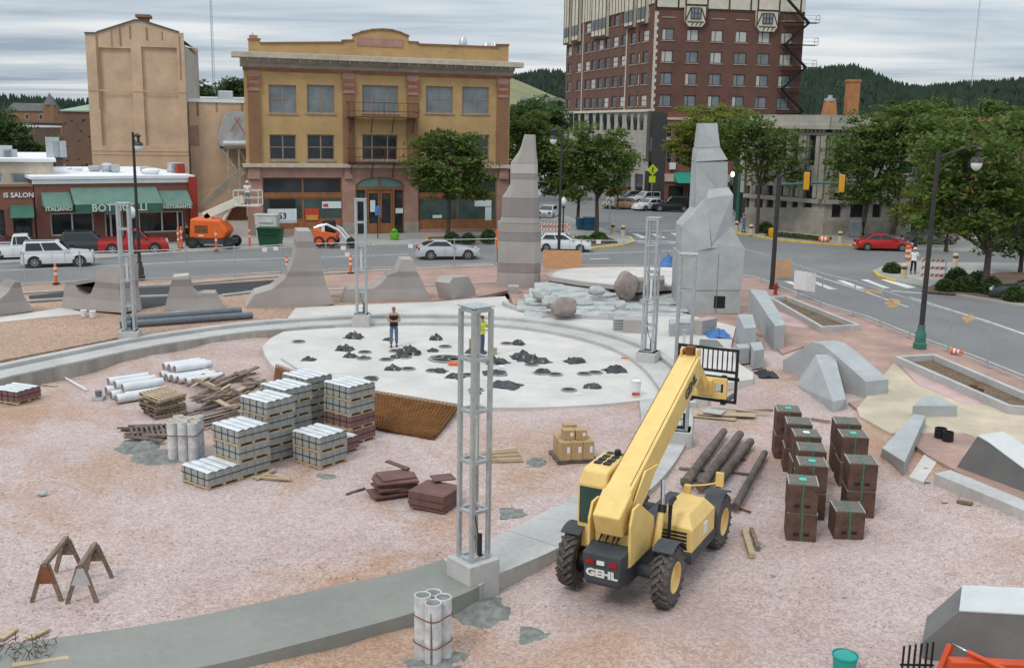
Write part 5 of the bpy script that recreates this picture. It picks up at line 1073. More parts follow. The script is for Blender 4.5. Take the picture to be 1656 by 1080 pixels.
MB().hull(hp([(1128,239.6,1.28),(1164.5,237.6,1.28),(1160,199.5,1.55),(1132.5,199.5,1.55)])+[p+Vector((0, 1.2, 0)) for p in hp([(1128,239,1.28),(1164,237,1.28),(1160,199.5,1.2),(1133,199.5,1.2)])]).build('top_block', 'granite', gs)
hullpart('facet', [(1126,262,1.14),(1126,330,1.14),(1157,303,1.02),(1157,306,1.14),(1124,338,1.0)], 'granite', gs)
a, b = W(1154, 498, Yg), W(1173, 479, Yg); MB().box(a.x, b.x, Yg-.02, Yg+.01, a.z, b.z).build('vent_opening', 'black_paint', gs)
for x in (1157,): a, b = W(x, 506, Yg), W(x+.6, 411, Yg); MB().box(a.x-.012, a.x+.012, Yg-.045, Yg-.02, a.z, b.z).build('joint', 'granite_dark', gs)
# ------------------------------------------------------------------ low granite pieces along the promenade
def gpiece(label, tops, zb, grow=1.08, name='granite_block', mat='granite', cat='granite block', bot=None, bev=.015):
    T_ = [G(x, y, z) for x, y, z in tops]; cx = sum(p.x for p in T_)/len(T_); cy = sum(p.y for p in T_)/len(T_)
    B_ = [G(*q) for q in bot] if bot else [Vector((cx+(p.x-cx)*grow, cy+(p.y-cy)*grow, zb)) for p in T_]
    o = thing(name, label, cat, (cx, cy, zb)); ofs = Vector((cx, cy, zb)); MB().hull([p-ofs for p in T_+B_]).build('block', mat, o, bevel=bev); return o, ofs
def more(o, ofs, tops, zb, mat='granite', bot=None, grow=1.0, name='block'):
    T_ = [G(x, y, z) for x, y, z in tops]; cx = sum(p.x for p in T_)/len(T_); cy = sum(p.y for p in T_)/len(T_)
    B_ = [G(*q) for q in bot] if bot else [Vector((cx+(p.x-cx)*grow, cy+(p.y-cy)*grow, zb)) for p in T_]
    MB().hull([p-ofs for p in T_+B_]).build(name, mat, o, bevel=.015)
o, f_ = gpiece('curved granite wall sloping down beside the far planter', [(1212,467,1.9),(1239,470,1.9),(1251,490,1.65),(1228,489,1.65)], .2, 1.0, 'granite_wall')
more(o, f_, [(1228,489.6,1.64),(1251,490.4,1.64),(1262,508,1.5),(1241,509,1.5)], .2); more(o, f_, [(1241,509.6,1.49),(1262,508.4,1.49),(1270,525,1.42),(1254,527,1.42)], .2)
gpiece('upright granite block with sloping top beside the blue tarp', [(1193,508,1.45),(1217,508,1.45),(1223,529,1.38),(1204,531,1.38)], .3, 1.12)
gpiece('smaller cube of granite at the foot of the sloping block', [(1190,556,.95),(1209,556,.95),(1213,562,.95),(1195,563,.95)], .25, 1.0); gpiece('slim upright granite block at the terrace corner', [(1213,554,1.05),(1231,552,1.05),(1236,564,1.05),(1219,567,1.05)], .25, 1.05)
fin('granite_wall', 'long gabled granite wall on the gravel edge by the promenade', ((1266,601),(1400,648)), [(1266,601),(1266,583),(1314,553),(1330,557),(1352,574),(1400,617),(1399,648)], 1.1, [(500,'granite'),(585,'granite'),(612,'granite')], .15, 'granite block')
gpiece('sloping granite ramp wall pointing at the brown crates', [(1319,573,1.45),(1350,573,1.45),(1368,645,.62),(1347,649,.62)], 0, bot=[(1288,622,.15),(1345,612,.15),(1371,667,.05),(1347,676,.05)], name='granite_wall')
gpiece('low wedge-topped granite slab on the tan paving', [(1476,656,.72),(1492,641,.95),(1514,639,.95),(1549,656,.72)], .3, 1.0, name='granite_slab'); 
gpiece('long flat granite bar lying beside the pale slab', [(1478,669,.75),(1497,672,.75),(1463,747,.62),(1427,724,.62)], 0, bot=[(1478,684,.2),(1497,690,.2),(1461,771,.08),(1422,741,.08)], name='granite_bar')
gpiece('pale flat concrete slab beside the long granite bar', [(1470,770,.2),(1494,779,.2),(1530,724,.3),(1503,721,.3)], -.1, 1.0, 'concrete_slab', 'white_concrete', 'concrete slab')
fin('granite_wall', 'dark-faced granite wedge with pale curved top at the right edge', ((1542,762),(1690,818)), [(1542,762),(1581,705),(1600,716),(1625,735),(1655,757),(1700,800),(1690,822)], 1.0, [(690,'granite_dark'),(700,'granite_dark')], .15, 'granite block', cap=(1, 5))
gpiece('low concrete kerb beam in front of the granite wedge', [(1511,765,.5),(1537,759,.5),(1720,834,.5),(1708,846,.5)], -.05, 1.0, 'concrete_beam', 'concrete', 'concrete beam')
fin('granite_wall', 'large dark granite block with pale sloped top in the near right corner', ((1491,1062),(1760,1120)), [(1491,1062),(1491,1039),(1551,988),(1640,993),(1760,1000),(1780,1125)], 1.25, [(900,'granite_dark')], -.1, 'granite block', cap=(2, 4))
# planters
def planter(label, quad, z=.62, th=.2):
    Q_ = [G(x, y, z) for x, y in quad]; c = sum(Q_, Vector())/4; t = thing('planter', label, 'planter', (c.x, c.y, ZO)); inn = []
    for i in range(4):
        a, b, d = Q_[i-1], Q_[i], Q_[(i+1) % 4]; u = (a-b).normalized(); v = (d-b).normalized(); s = u.cross(v).length; inn.append(b+(u+v)*th/s)
    for i in range(4):
        j = (i+1) % 4; MB().slab([p-c for p in (Q_[i], Q_[j], inn[j], inn[i])], -.02, z-ZO).build('wall', 'concrete', t)
    MB().slab([p-c for p in inn], -.01, .03).build('soil', 'soil', t)
planter('long empty concrete planter between promenade and fence near the hydrant', [(1243,480),(1273,478),(1392,525),(1328,529)]); planter('long empty concrete planter at the right edge by the gooseneck lamp', [(1447,576),(1512,572),(1730,664),(1630,656)])
# ------------------------------------------------------------------ stepped rocks, stage and boulders
rf = thing('rock_cascade', 'stepped cascade of flat grey rock slabs between the two spires', 'rocks'); rs = random.Random(11)
def rockslab(px0, px1, pyf, z, dep, th, mat='ledge_rock', name='slab'):
    a, b = G(px0, pyf, z), G(px1, pyf, z); n = max(4, int((b.x-a.x)/.45)); top = []
    for k in range(n+1): t = k/n; top.append(Vector((a.x+(b.x-a.x)*t, a.y+(b.y-a.y)*t+rs.uniform(-.25, .22)-.35*math.sin(t*3.14), 0)))
    for k in range(n+1): t = 1-k/n; top.append(Vector((a.x+(b.x-a.x)*t+rs.uniform(-.1, .1), a.y+(b.y-a.y)*t+dep+rs.uniform(-.1, .1), 0)))
    m = MB(); N_ = len(top); cen = sum(top, Vector())/N_; lay = []
    for zz, sc in ((z-th, .97), (z-th*.45, 1.03), (z-.03, 1.0), (z, .975)):
        for p in top: m.v.append((cen.x+(p.x-cen.x)*sc+rs.uniform(-.03, .03), cen.y+(p.y-cen.y)*sc+rs.uniform(-.03, .03), zz+(rs.uniform(-.015, .015) if zz < z else 0)))
    for l in range(3):
        for k in range(N_): m.f.append((l*N_+k, l*N_+(k+1) % N_, (l+1)*N_+(k+1) % N_, (l+1)*N_+k))
    tri = tessellate_polygon([[Vector(q) for q in m.v[3*N_:4*N_]]]); m.f += [tuple(3*N_+i for i in t) for t in tri]
    m.build(name, mat, rf)
for pyf, z, spans in ((508,.44,((848,905),(930,985),(978,1045),(1040,1108))),(498,.57,((838,885),(925,972),(965,1028),(1022,1110))),(488,.71,((850,905),(898,962),(955,1010),(1040,1112))),(477,.84,((855,900),(893,948),(940,1000),(1030,1112))),(468,.93,((862,915),(908,968),(960,1015),(1035,1112)))):
    for a, b in spans: rockslab(a+rs.uniform(-4, 4), b+rs.uniform(-3, 3), pyf+rs.uniform(-1, 1), z+rs.uniform(-.03, .03), 2.6, .24)
m = MB(); P = catmull([G(x, y, .47) for x, y in ((815,489),(830,496),(870,503),(930,510),(1000,513),(1045,513))], 4)
for a, b in zip(P, P[1:]): m.bar(a-Vector((0,0,.05)), b-Vector((0,0,.05)), .25, .25)
m.build('pool_rim', 'concrete', rf)
def boulder(px, py, w, h, label, sd, mat='boulder', z=.5, dz=0):
    b = G(px, py, z); s = b.y/FPX; o = MB().rock((0, 0, h*s*.46), w*s/2, w*s*.42, h*s/2, sd, 3, .28, .85).build('boulder', mat, smooth=35); o.location = b; tag(o, label, 'boulder')
boulder(1012, 484, 38, 46, 'large rounded brown boulder on top of the rock cascade', 3, z=.7); boulder(912, 511, 44, 32, 'brown boulder at the front edge of the rock cascade', 5, z=.5)
boulder(875, 486, 34, 22, 'rough grey boulder at the left of the cascade', 6, 'ledge_rock', .8); boulder(890, 497, 30, 20, 'jagged grey rock behind the front boulder', 7, 'ledge_rock', .8); boulder(965, 478, 28, 16, 'small grey rock beside the large brown boulder', 8, 'ledge_rock', .95); boulder(1003, 500, 22, 14, 'small grey rock below the large brown boulder', 9, 'ledge_rock', .85)
for q, lab, z in (([(1048,446),(1074,445),(1075,452),(1050,454)], 'square brown stone block beside the round stage', 1.75), ([(1018,449),(1040,448),(1042,454),(1020,455)], 'brown stone block behind the large boulder', 1.75)):
    gpiece(lab, [(x, y, z) for x, y in q], z-.65, 1.0, 'stone_block', 'boulder', 'stone block')
st_ = thing('round_stage', 'pale round stage with shade painted under its rim above the rock cascade', 'stage'); SP = [G(x, y, 1.25) for x, y in ((885,446),(900,437),(935,433),(1000,431.5),(1060,432),(1110,434),(1120,452),(1098,462),(1040,464),(1000,462),(950,457),(915,452))]
sp2 = catmull(SP, 5, True); c = sum(sp2, Vector())/len(sp2)
MB().slab([c+(p-c)*.93 for p in sp2], 1.2, 1.262).build('deck', 'white_concrete', st_); MB().slab(sp2, 1.02, 1.255).build('rim', 'cast_stone', st_); MB().slab([c+(p-c)*.97 for p in sp2], .3, 1.018).build('shade_band', 'black_paint', st_)  # the shadow gap below the rim is put in as black colour
MB().slab([c+(p-c)*1.03 for p in sp2], .3, .78).build('base_course', 'cast_stone', st_)
# small stone benches and stacked plates on the terrace
gpiece('grey box bench of stone on the terrace beside the ring tower', [(1008,517,.98),(1048,518,.98),(1046,513,.98),(1010,512,.98)], .34, 1.0, 'stone_bench', 'cast_stone', 'stone bench')
t = thing('plate_stack', 'stack of grey stone plates beside the box bench', 'stone plates', G(1001, 534, ZO))
for k in range(5): MB().box(-.28, .22, -.3, .3, .13*k, .13*k+.09).build('plate', 'granite', t)
gpiece('low grey stone block behind the slim tower', [(1084,524,.95),(1118,521,.95),(1116,514,.95),(1082,516,.95)], .34, 1.0, 'stone_block', 'granite', 'stone block'); gpiece('brown-grey stone bench end near the blue tarp', [(1120,517,1.05),(1136,519,1.05),(1160,514,1.05),(1146,511,1.05)], .34, 1.0, 'stone_bench', 'cast_stone', 'stone bench')
gpiece('flat steel hatch frame on the terrace', [(1131,557,.38),(1170,560,.38),(1160,550,.38),(1132,548,.38)], .34, 1.0, 'hatch_frame', 'granite_dark', 'hatch', bev=.005)
def tarp(px, py, w, h, label, mat='tarp_blue', z=.34, sd=1, hz=.25):
    b = G(px, py, z); s = b.y/FPX; nx = 14; m = MB(); W_ = w*s; D_ = h*s*4
    for j in range(nx+1):
        for i in range(nx+1):
            x = (i/nx-.5)*W_; y = (j/nx-.5)*D_; e = max(0, 1-((2*i/nx-1)**2*.8+(2*j/nx-1)**2*.8)); m.v.append((x+.12*noise.noise(Vector((x*2, y*2, sd))), y+.12*noise.noise(Vector((x*2, y*2, sd+5))), .01+hz*e*(1+1.2*noise.noise(Vector((x*2.6, y*1.6, sd*3))))*(.6+.6*abs(noise.noise(Vector((x*5, y*5, sd)))))))
    for j in range(nx):
        for i in range(nx): a = j*(nx+1)+i; m.f.append((a, a+1, a+nx+2, a+nx+1))
    o = m.build('tarpaulin', mat, smooth=25, recalc=False); o.location = b; return tag(o, label, 'tarpaulin')
tarp(1161, 543, 40, 12, 'crumpled blue tarpaulin on the terrace beside granite blocks', sd=2, hz=.35); tarp(1083, 432, 36, 9, 'blue tarpaulin heap behind the slim light tower by the fence', z=.34, sd=4, hz=1.0)
# ------------------------------------------------------------------ vehicles
M('tyre', (.028, .027, .027), .85, .15, 4, .002, 40); M('tyre_dusty', (.105, .092, .083), .95, .35, 3, .003, 30); M('alloy', (.50, .51, .52), .3, .1, 6, metal=.7); M('car_glass', (.018, .022, .024), .05, .1, 1, spec=.7); M('trim_black', (.02, .02, .021), .6, .15, 3); M('tail_red', (.35, .01, .01), .25, .1, 4); M('head_lamp', (.62, .64, .65), .15, .05, 4)
for n_, c_l in (('paint_white', (.68, .69, .69)), ('paint_red', (.42, .018, .015)), ('paint_silver', (.52, .54, .55)), ('paint_maroon', (.12, .015, .02)), ('paint_black', (.014, .014, .016)), ('paint_gold', (.30, .19, .11)), ('paint_green', (.03, .045, .04)), ('paint_grey', (.16, .17, .18))): M(n_, c_l, .22, .05, 1.5, spec=.6)
def wheel(par, x, y, r, w, side, rim='alloy', tyre='tyre'):
    e = bpy.data.objects.new('wheel', None); COL.objects.link(e); e.parent = par; e.location = (x, y, r); ax = Matrix.Rotation(-side*math.pi/2, 3, 'X')
    MB().lathe([(r*.6, -w/2), (r*.93, -w/2), (r, -w*.32), (r, w*.32), (r*.93, w/2), (r*.6, w/2), (r*.6, -w/2)], 20, (0, 0, 0), ax, False).build('tyre', tyre, e, smooth=40)
    m = MB().lathe([(r*.62, w*.30), (r*.62, w*.53), (r*.55, w*.53), (r*.5, w*.36), (r*.2, w*.4), (r*.12, w*.5)], 16, (0, 0, 0), ax)
    for k in range(5): a = k*1.2566; m.bar(ax @ Vector((r*.1*math.cos(a), r*.1*math.sin(a), w*.48)), ax @ Vector((r*.56*math.cos(a), r*.56*math.sin(a), w*.5)), r*.16, w*.1, ax @ Vector((0, 0, 1)))
    m.build('rim', rim, e, smooth=40); return e
KIND = {
 'sedan': dict(L=4.6, W=1.78, r=.32, bx=(.17, .80), st=[(0, .50, .80), (.02, .70, .9), (.10, .93, .97), (.25, .98, 1), (.55, .97, 1), (.72, .93, 1), (.88, .84, .97), (.97, .68, .9), (1, .5, .8)], cab=[(.10, .95), (.27, 1.40), (.55, 1.41), (.74, .95)], pil=(.40,)),
 'coupe': dict(L=4.15, W=1.8, r=.33, bx=(.19, .80), st=[(0, .52, .82), (.02, .80, .92), (.10, .93, .98), (.25, .93, 1), (.55, .88, 1), (.75, .84, 1), (.9, .74, .96), (.97, .60, .88), (1, .45, .78)], cab=[(.06, .92), (.27, 1.28), (.46, 1.27), (.62, .88)], pil=(.56,)),
 'hatch': dict(L=4.3, W=1.72, r=.31, bx=(.17, .80), st=[(0, .48, .82), (.015, .85, .92), (.06, .95, .98), (.25, .95, 1), (.55, .94, 1), (.72, .90, 1), (.9, .80, .96), (.98, .62, .88), (1, .46, .8)], cab=[(.03, .95), (.13, 1.38), (.50, 1.41), (.72, .92)], pil=(.30, .55)),
 'suv': dict(L=4.45, W=1.92, r=.38, bx=(.18, .80), st=[(0, .55, .88), (.01, .98, .95), (.06, 1.08, .99), (.3, 1.09, 1), (.62, 1.08, 1), (.74, 1.06, 1), (.93, .98, .97), (.985, .80, .9), (1, .55, .85)], cab=[(.012, 1.08), (.045, 1.72), (.52, 1.74), (.68, 1.08)], pil=(.26, .56)),
 'pickup': dict(L=4.95, W=1.98, r=.40, bx=(.20, .80), st=[(0, .62, .92), (.006, 1.02, .97), (.02, 1.08, 1), (.40, 1.08, 1), (.68, 1.10, 1), (.76, 1.08, 1), (.95, 1.03, .97), (.99, .85, .92), (1, .6, .88)], cab=[(.385, 1.08), (.42, 1.78), (.60, 1.80), (.74, 1.09)], pil=(.45,), bed=(.015, .37)),
}
def car(name, label, cat, px, py, head, kind, paint, z=ZS, s=1.0, extras=True, group=None):
    k = KIND[kind]; b = G(px, py, z); t = thing(name, label, cat, b, head, group); L_ = k['L']*s; hw = k['W']*s/2; r = k['r']*s; zb = r*.75
    X = lambda f: (f-.5)*L_
    m = MB(); n = 8; rings = []
    sec = lambda w, zt: [(-w*.96, zb), (-w, zb+(zt-zb)*.35), (-w*.985, zb+(zt-zb)*.75), (-w*.9, zt), (w*.9, zt), (w*.985, zb+(zt-zb)*.75), (w, zb+(zt-zb)*.35), (w*.96, zb)]
    for f, zt, wf in k['st']:
        rings.append(len(m.v)); m.v += [(X(f), y, zz) for y, zz in sec(hw*wf, zt*s)]
    for a, c in zip(rings, rings[1:]):
        for q in range(n): m.f.append((a+q, a+(q+1) % n, c+(q+1) % n, c+q))
    m.f.append(tuple(rings[0]+q for q in range(n))); m.f.append(tuple(rings[-1]+q for q in range(n))[::-1])
    body = m.build('body', paint, t, smooth=28)
    (x0, z0), (x1, z1), (x2, z2), (x3, z3) = [(X(f), zz*s) for f, zz in k['cab']]; wb, wr = hw*.93, hw*.74
    V_ = [(x0, -wb, z0-.03), (x1, -wr, z1), (x2, -wr, z2), (x3, -wb, z3-.03)]; V2 = [(x, -y, zz) for x, y, zz in V_]
    cb = MB().add(V_+V2, [(0,1,2,3), (7,6,5,4), (0,4,5,1), (1,5,6,2), (2,6,7,3), (3,7,4,0)]).build('cabin', paint, t, bevel=.06*s)
    def side(f0, f1, g0, g1, sg):   # a pane on the cabin flank between fractions along and up
        def pt(f, g):
            xa = x0+(x3-x0)*f; lo = Vector((xa, sg*wb, z0+(z3-z0)*f)); xb = x1+(x2-x1)*f; hi = Vector((xb, sg*wr, z1+(z2-z1)*f)); p = lo.lerp(hi, g); p.y += sg*.012; return p
        return [pt(f0, g0), pt(f1, g0), pt(f1, g1), pt(f0, g1)]
    ed = [.06]+[max(.1, min(.9, (X(p)-x1)/(x2-x1)*.8+.1)) for p in k['pil']]+[.93]
    for sg in (-1, 1):
        for a, c in zip(ed, ed[1:]): MB().poly(side(a+.015, c-.015, .12, .88, sg)).build('side_window', 'car_glass', cb, recalc=False)
    def end(xa, za, xb, zb_, d):
        P = [Vector((xa, -wb*.9, za)), Vector((xa, wb*.9, za)), Vector((xb, wr*.92, zb_)), Vector((xb, -wr*.92, zb_))]; q = [P[0].lerp(P[3], .12), P[1].lerp(P[2], .12), P[1].lerp(P[2], .9), P[0].lerp(P[3], .9)]
        nn = (P[1]-P[0]).cross(P[3]-P[0]).normalized(); nn = nn if nn.x*d > 0 else -nn; return [p+nn*.014 for p in q]
    MB().poly(end(x3, z3, x2, z2, 1)).build('windscreen', 'car_glass', cb, recalc=False); MB().poly(end(x0, z0, x1, z1, -1)).build('rear_window', 'car_glass', cb, recalc=False)
    for sg in (-1, 1):
        for f in k['bx']:
            MB().lathe([(r*1.16, 0), (r*1.16, .01)], 18, (X(f), sg*(hw*.985), r), Matrix.Rotation(-sg*math.pi/2, 3, 'X')).build('wheel_arch', 'trim_black', body); wheel(t, X(f), sg*(hw-.1*s), r, .22*s, sg)
        zt = .62*s if kind in ('sedan', 'coupe', 'hatch') else .85*s
        MB().box(X(0)-.02, X(0)+.12, sg*hw*.62-.12, sg*hw*.62+.12, zt, zt+.2*s).build('tail_lamp', 'tail_red', body); MB().box(X(1)-.14, X(1)+.02, sg*hw*.6-.15, sg*hw*.6+.15, zt-.02, zt+.13*s).build('head_lamp', 'head_lamp', body)
        MB().box(x3-.35, x3-.15, sg*(wb+.02), sg*(wb+.16), z3+.02, z3+.16).build('wing_mirror', paint, cb)
        for f in (.42, .60): MB().box(X(f)-.008, X(f)+.008, sg*(hw*.992)-.004, sg*(hw*.992)+.004, zb+.12, k['st'][3][1]*s-.12).build('door_gap', 'trim_black', body)
    MB().box(X(0)-.06, X(0)+.05, -hw*.82, hw*.82, zb-.02, zb+.2).build('rear_bumper', 'trim_black' if kind == 'pickup' else paint, t); MB().box(X(1)-.06, X(1)+.05, -hw*.8, hw*.8, zb-.02, zb+.2).build('front_bumper', 'trim_black' if kind in ('pickup', 'suv') else paint, t)
    MB().box(X(0)-.08, X(0)-.062, -.26, .26, zb+.22, zb+.36).build('number_plate', 'sign_white', t); MB().box(X(.05), X(.95), -hw*.8, hw*.8, zb-.12, zb+.05).build('underside', 'trim_black', t)
    if 'bed' in k:
        a, c = X(k['bed'][0]), X(k['bed'][1]); zt = 1.08*s; m = MB()
        for y in (-hw*.93, hw*.80): m.box(a, c, y, y+hw*.13, zt-.01, zt+.10)
        m.box(a, a+.1, -hw*.8, hw*.8, zt-.01, zt+.10); m.build('bed_rail', paint, t); MB().box(a+.1, c, -hw*.79, hw*.79, zt-.005, zt+.012).build('bed_shade', 'trim_black', t)  # black slab paints the shade inside the bed over the solid body
    if kind == 'suv':
        for y in (-wr*.85, wr*.85): MB().bar((x1+.1, y, z1+.06), (x2-.2, y, z2+.06), .05, .05).build('roof_rail', 'trim_black', cb)
    return t
hd = Y.rz
car('pickup_truck', 'white crew-cab pickup parked at the left edge before the salon', 'pickup truck', 34, 420, hd+.05, 'pickup', 'paint_white')
car('sport_utility', 'white sport utility car parked in the street beside the restaurant', 'car', 95, 430, hd+.03, 'suv', 'paint_white')
car('sedan', 'dark green sedan parked between the white sport utility and the red pickup', 'car', 150, 410, hd, 'suv', 'paint_green', s=.96)
car('pickup_truck', 'bright red pickup truck parked in front of the restaurant', 'pickup truck', 216, 409, hd+.02, 'pickup', 'paint_red')
car('sedan', 'dark maroon sedan partly cut off at the left edge', 'car', -5, 405, hd, 'sedan', 'paint_maroon', s=.95)
car('coupe', 'silver low coupe driving past the yellow block', 'car', 724, 418, hd-.12, 'coupe', 'paint_silver', s=1.1)
car('hatchback', 'white hatchback behind the plywood sheet at the island', 'car', 912, 405.5, R_(-3), 'hatch', 'paint_white')
car('sedan', 'red sedan waiting by the bank corner kerb', 'car', 1427, 404.5, R_(-3), 'sedan', 'paint_red')
car('sedan', 'gold-brown sedan turning in the side street', 'car', 1005, 338, R_(170), 'sedan', 'paint_gold'); car('sport_utility', 'silver sport utility parked before the hotel front', 'car', 1041, 331, R_(205), 'suv', 'paint_silver'); car('sedan', 'white sedan between silver utility and black pickup', 'car', 1050, 340, R_(215), 'sedan', 'paint_white')
car('pickup_truck', 'black pickup with tall cab parked in the side street', 'pickup truck', 1085, 342, R_(175), 'suv', 'paint_black', s=1.06); car('sedan', 'red sedan parked far down the side street', 'car', 1005, 317, R_(210), 'sedan', 'paint_red'); car('sedan', 'grey sedan next to the far red sedan', 'car', 1018, 325, R_(210), 'sedan', 'paint_grey')
car('pickup_truck', 'white pickup under the trees far down the side street', 'pickup truck', 927, 316, R_(80), 'suv', 'paint_white'); car('sedan', 'white sedan parked behind the tapered spire', 'car', 888, 352, R_(75), 'sedan', 'paint_white')
car('sedan', 'dark parked car behind the shrubs at the right edge', 'car', 1668, 488, R_(150), 'sedan', 'paint_green'); car('sedan', 'grey car under the trees right of the red sedan', 'car', 1500, 396, R_(5), 'sedan', 'paint_grey', z=.2)
# ------------------------------------------------------------------ yellow telehandler
M('machine_yellow', (.77, .54, .19), .42, .06, 1.5, spec=.4, sc2=5, var2=.05); M('machine_grey', (.055, .06, .066), .6, .15, 3); M('machine_black', (.02, .02, .02), .5, .2, 4); M('chrome', (.6, .6, .6), .15, .05, 3, metal=1); M('cab_glass', (.03, .065, .055), .06, .2, 1, spec=.7); M('rust', (.20, .07, .03), .85, .3, 4, .004, 20)
th_ = thing('telehandler', 'yellow telescopic forklift with raised boom and big treaded tyres', 'telehandler', (3.367, 23.367, -.2), 1.0961)
RW = .67
def bigwheel(x, y, side):
    e = bpy.data.objects.new('wheel', None); COL.objects.link(e); e.parent = th_; e.location = (x, y, RW); ax = Matrix.Rotation(-side*math.pi/2, 3, 'X'); w = .36; r = RW-.045
    m = MB().lathe([(r*.56, -w/2), (r*.9, -w*.52), (r, -w*.36), (r, w*.36), (r*.9, w*.52), (r*.56, w/2), (r*.56, -w/2)], 28, (0, 0, 0), ax, False)
    for k in range(22):
        for s in (-1, 1):
            a0 = (k+(.5 if s > 0 else 0))*2*math.pi/22; pts = []
            for j in range(4):
                zz = s*w*(.0+.175*j-.04); a = a0+.10*j; rr = RW-.01 if j < 3 else RW-.05; pts.append(ax @ Vector((rr*math.cos(a), rr*math.sin(a), zz)))
            for p, q in zip(pts, pts[1:]): m.bar(p, q, .062, .062, (p+q)/2)
    m.build('tyre', 'tyre_dusty', e)
    m = MB().lathe([(r*.57, w*.2), (r*.57, w*.5), (r*.52, w*.5), (r*.44, w*.12), (r*.25, w*.1), (r*.22, w*.3), (.05, w*.32)], 22, (0, 0, 0), ax); m.build('rim', 'machine_yellow', e, smooth=35)
    m = MB()
    for k in range(8): a = k*.785; m.lathe([(.022, 0), (.022, .03)], 6, ax @ Vector((r*.34*math.cos(a), r*.34*math.sin(a), w*.11)), ax)
    m.build('wheel_nuts', 'machine_grey', e)
for x in (-1.88, 1.88):
    for s in (-1, 1): bigwheel(x, s*1.11, s)
def fender(x, s, a0, a1, mat='machine_grey'):
    m = MB(); r = RW+.09; n = 8
    for k in range(n):
        t0, t1 = R_(a0+(a1-a0)*k/n), R_(a0+(a1-a0)*(k+1)/n); c0 = (x+r*math.cos(t0), r*math.sin(t0)+RW); c1 = (x+r*math.cos(t1), r*math.sin(t1)+RW); y0, y1 = s*.85, s*1.31
        m.hull([(c0[0], y0, c0[1]), (c0[0], y1, c0[1]), (c1[0], y0, c1[1]), (c1[0], y1, c1[1]), (c0[0]*.999, y0, c0[1]+.025), (c0[0], y1, c0[1]+.025), (c1[0], y0, c1[1]+.025), (c1[0], y1, c1[1]+.025)])
    m.build('mudguard', mat, th_)
for s in (-1, 1): fender(-1.88, s, 30, 120); fender(1.88, s, 55, 165)
MB().box(-2.5, 2.6, -.42, .42, .50, .95).build('chassis', 'machine_grey', th_, bevel=.03)
for x in (-1.88, 1.88): MB().tube((x, -.95, RW), (x, .95, RW), .14, n=10).box(x-.2, x+.2, -.25, .25, RW-.22, RW+.22).build('axle', 'machine_grey', th_)
# counterweight
m = MB().hull([(-2.98, -.40, .70), (-2.98, .40, .70), (-3.02, -.45, 1.34), (-3.02, .45, 1.34), (-2.45, -.45, 1.42), (-2.45, .45, 1.42), (-2.45, -.40, .60), (-2.45, .40, .60), (-2.9, -.37, .58), (-2.9, .37, .58)]); cw = m.build('counterweight', 'machine_grey', th_, bevel=.03)
tilt = math.atan2(.04, .58); text('GEHL', .235, 'lettering_white', cw, (-3.006, .0, .90), (math.pi/2+tilt, 0, -math.pi/2), .004, bold=.012, sx=1.25)
for y, mat in ((.26, 'tail_red'), (-.26, 'tail_red'), (.02, 'sign_white')): MB().box(-3.035, -3.0, y-.085, y+.085, 1.11, 1.20).build('reflector', mat, cw)
# rear frame and boom tower
for y in (-.50, .44): MB().ext([(-2.62, y, 1.0), (-2.66, y, 1.95), (-2.5, y, 2.28), (-2.15, y, 2.3), (-1.2, y, 1.7), (-1.0, y, 1.0)], (0, .06, 0)).build('tower_plate', 'machine_yellow', th_, bevel=.012)
MB().box(-2.6, -1.0, -.43, .43, .96, 1.08).build('deck_plate', 'machine_yellow', th_); MB().box(-2.40, -1.1, -.43, .43, 1.081, 1.62).build('rear_pan', 'machine_yellow', th_, bevel=.02)
m = MB()
for k, y in enumerate((-.2, -.1, .05, .2)): m.pipe([(-2.5, y, 1.1), (-2.55, y+.06, 1.45), (-2.3, y, 1.75), (-2.0, y, 1.8)], .022, 6)
m.build('hoses', 'machine_black', th_, smooth=True)
# boom
BA = R_(25); bd = Vector((math.cos(BA), 0, math.sin(BA))); bn = Vector((-math.sin(BA), 0, math.cos(BA))); B0 = Vector((-1, 0, 2.72))
def bp(s_, y, n_): return B0+bd*s_+bn*n_+Vector((0, y, 0))
def bbox(s0, s1, w0, w1, h0, h1, name, mat, bev=.02, off=0.0, nof=0.0):
    return MB().hull([bp(s0, sy*w0/2+off, sz*h0/2+nof) for sy in (-1, 1) for sz in (-1, 1)]+[bp(s1, sy*w1/2+off, sz*h1/2+nof) for sy in (-1, 1) for sz in (-1, 1)]).build(name, mat, boom, bevel=bev)
boom = bpy.data.objects.new('boom', None); COL.objects.link(boom); boom.parent = th_
bbox(-1.2, 3.95, .60, .54, .70, .60, 'outer_section', 'machine_yellow', .03); bbox(-1.95, -1.2, .62, .68, .56, .76, 'rear_housing', 'machine_yellow', .04)
MB().hull([bp(-1.6, -.37, -.30), bp(-1.6, -.37, .05), bp(-.4, -.37, .30), bp(.3, -.37, -.1), bp(-.5, -.37, -.32), bp(-1.6, -.31, -.30), bp(-.4, -.31, .30), bp(.3, -.31, -.1)]).build('side_cover', 'machine_yellow', boom, bevel=.02)
m = MB(); m.bar(bp(-1.0, -.22, .355), bp(3.9, -.20, .305), .012, .012); m.bar(bp(-1.0, .29, .345), bp(3.9, .265, .295), .012, .012); m.build('edge_seam', 'rust', boom)
u_ = text('GEHL', .36, 'machine_grey', boom, bp(3.75, -.262, .02), (0, 0, 0), .003, bold=.01)
u_.matrix_local = Matrix.Translation(bp(3.05, -.29, .0)) @ Matrix((( bd.x, bn.x, 0, 0), (0, 0, -1, 0), (bd.z, bn.z, 0, 0), (0, 0, 0, 1)))
bbox(3.94, 4.2, .36, .34, .42, .38, 'inner_section', 'machine_yellow', .02)
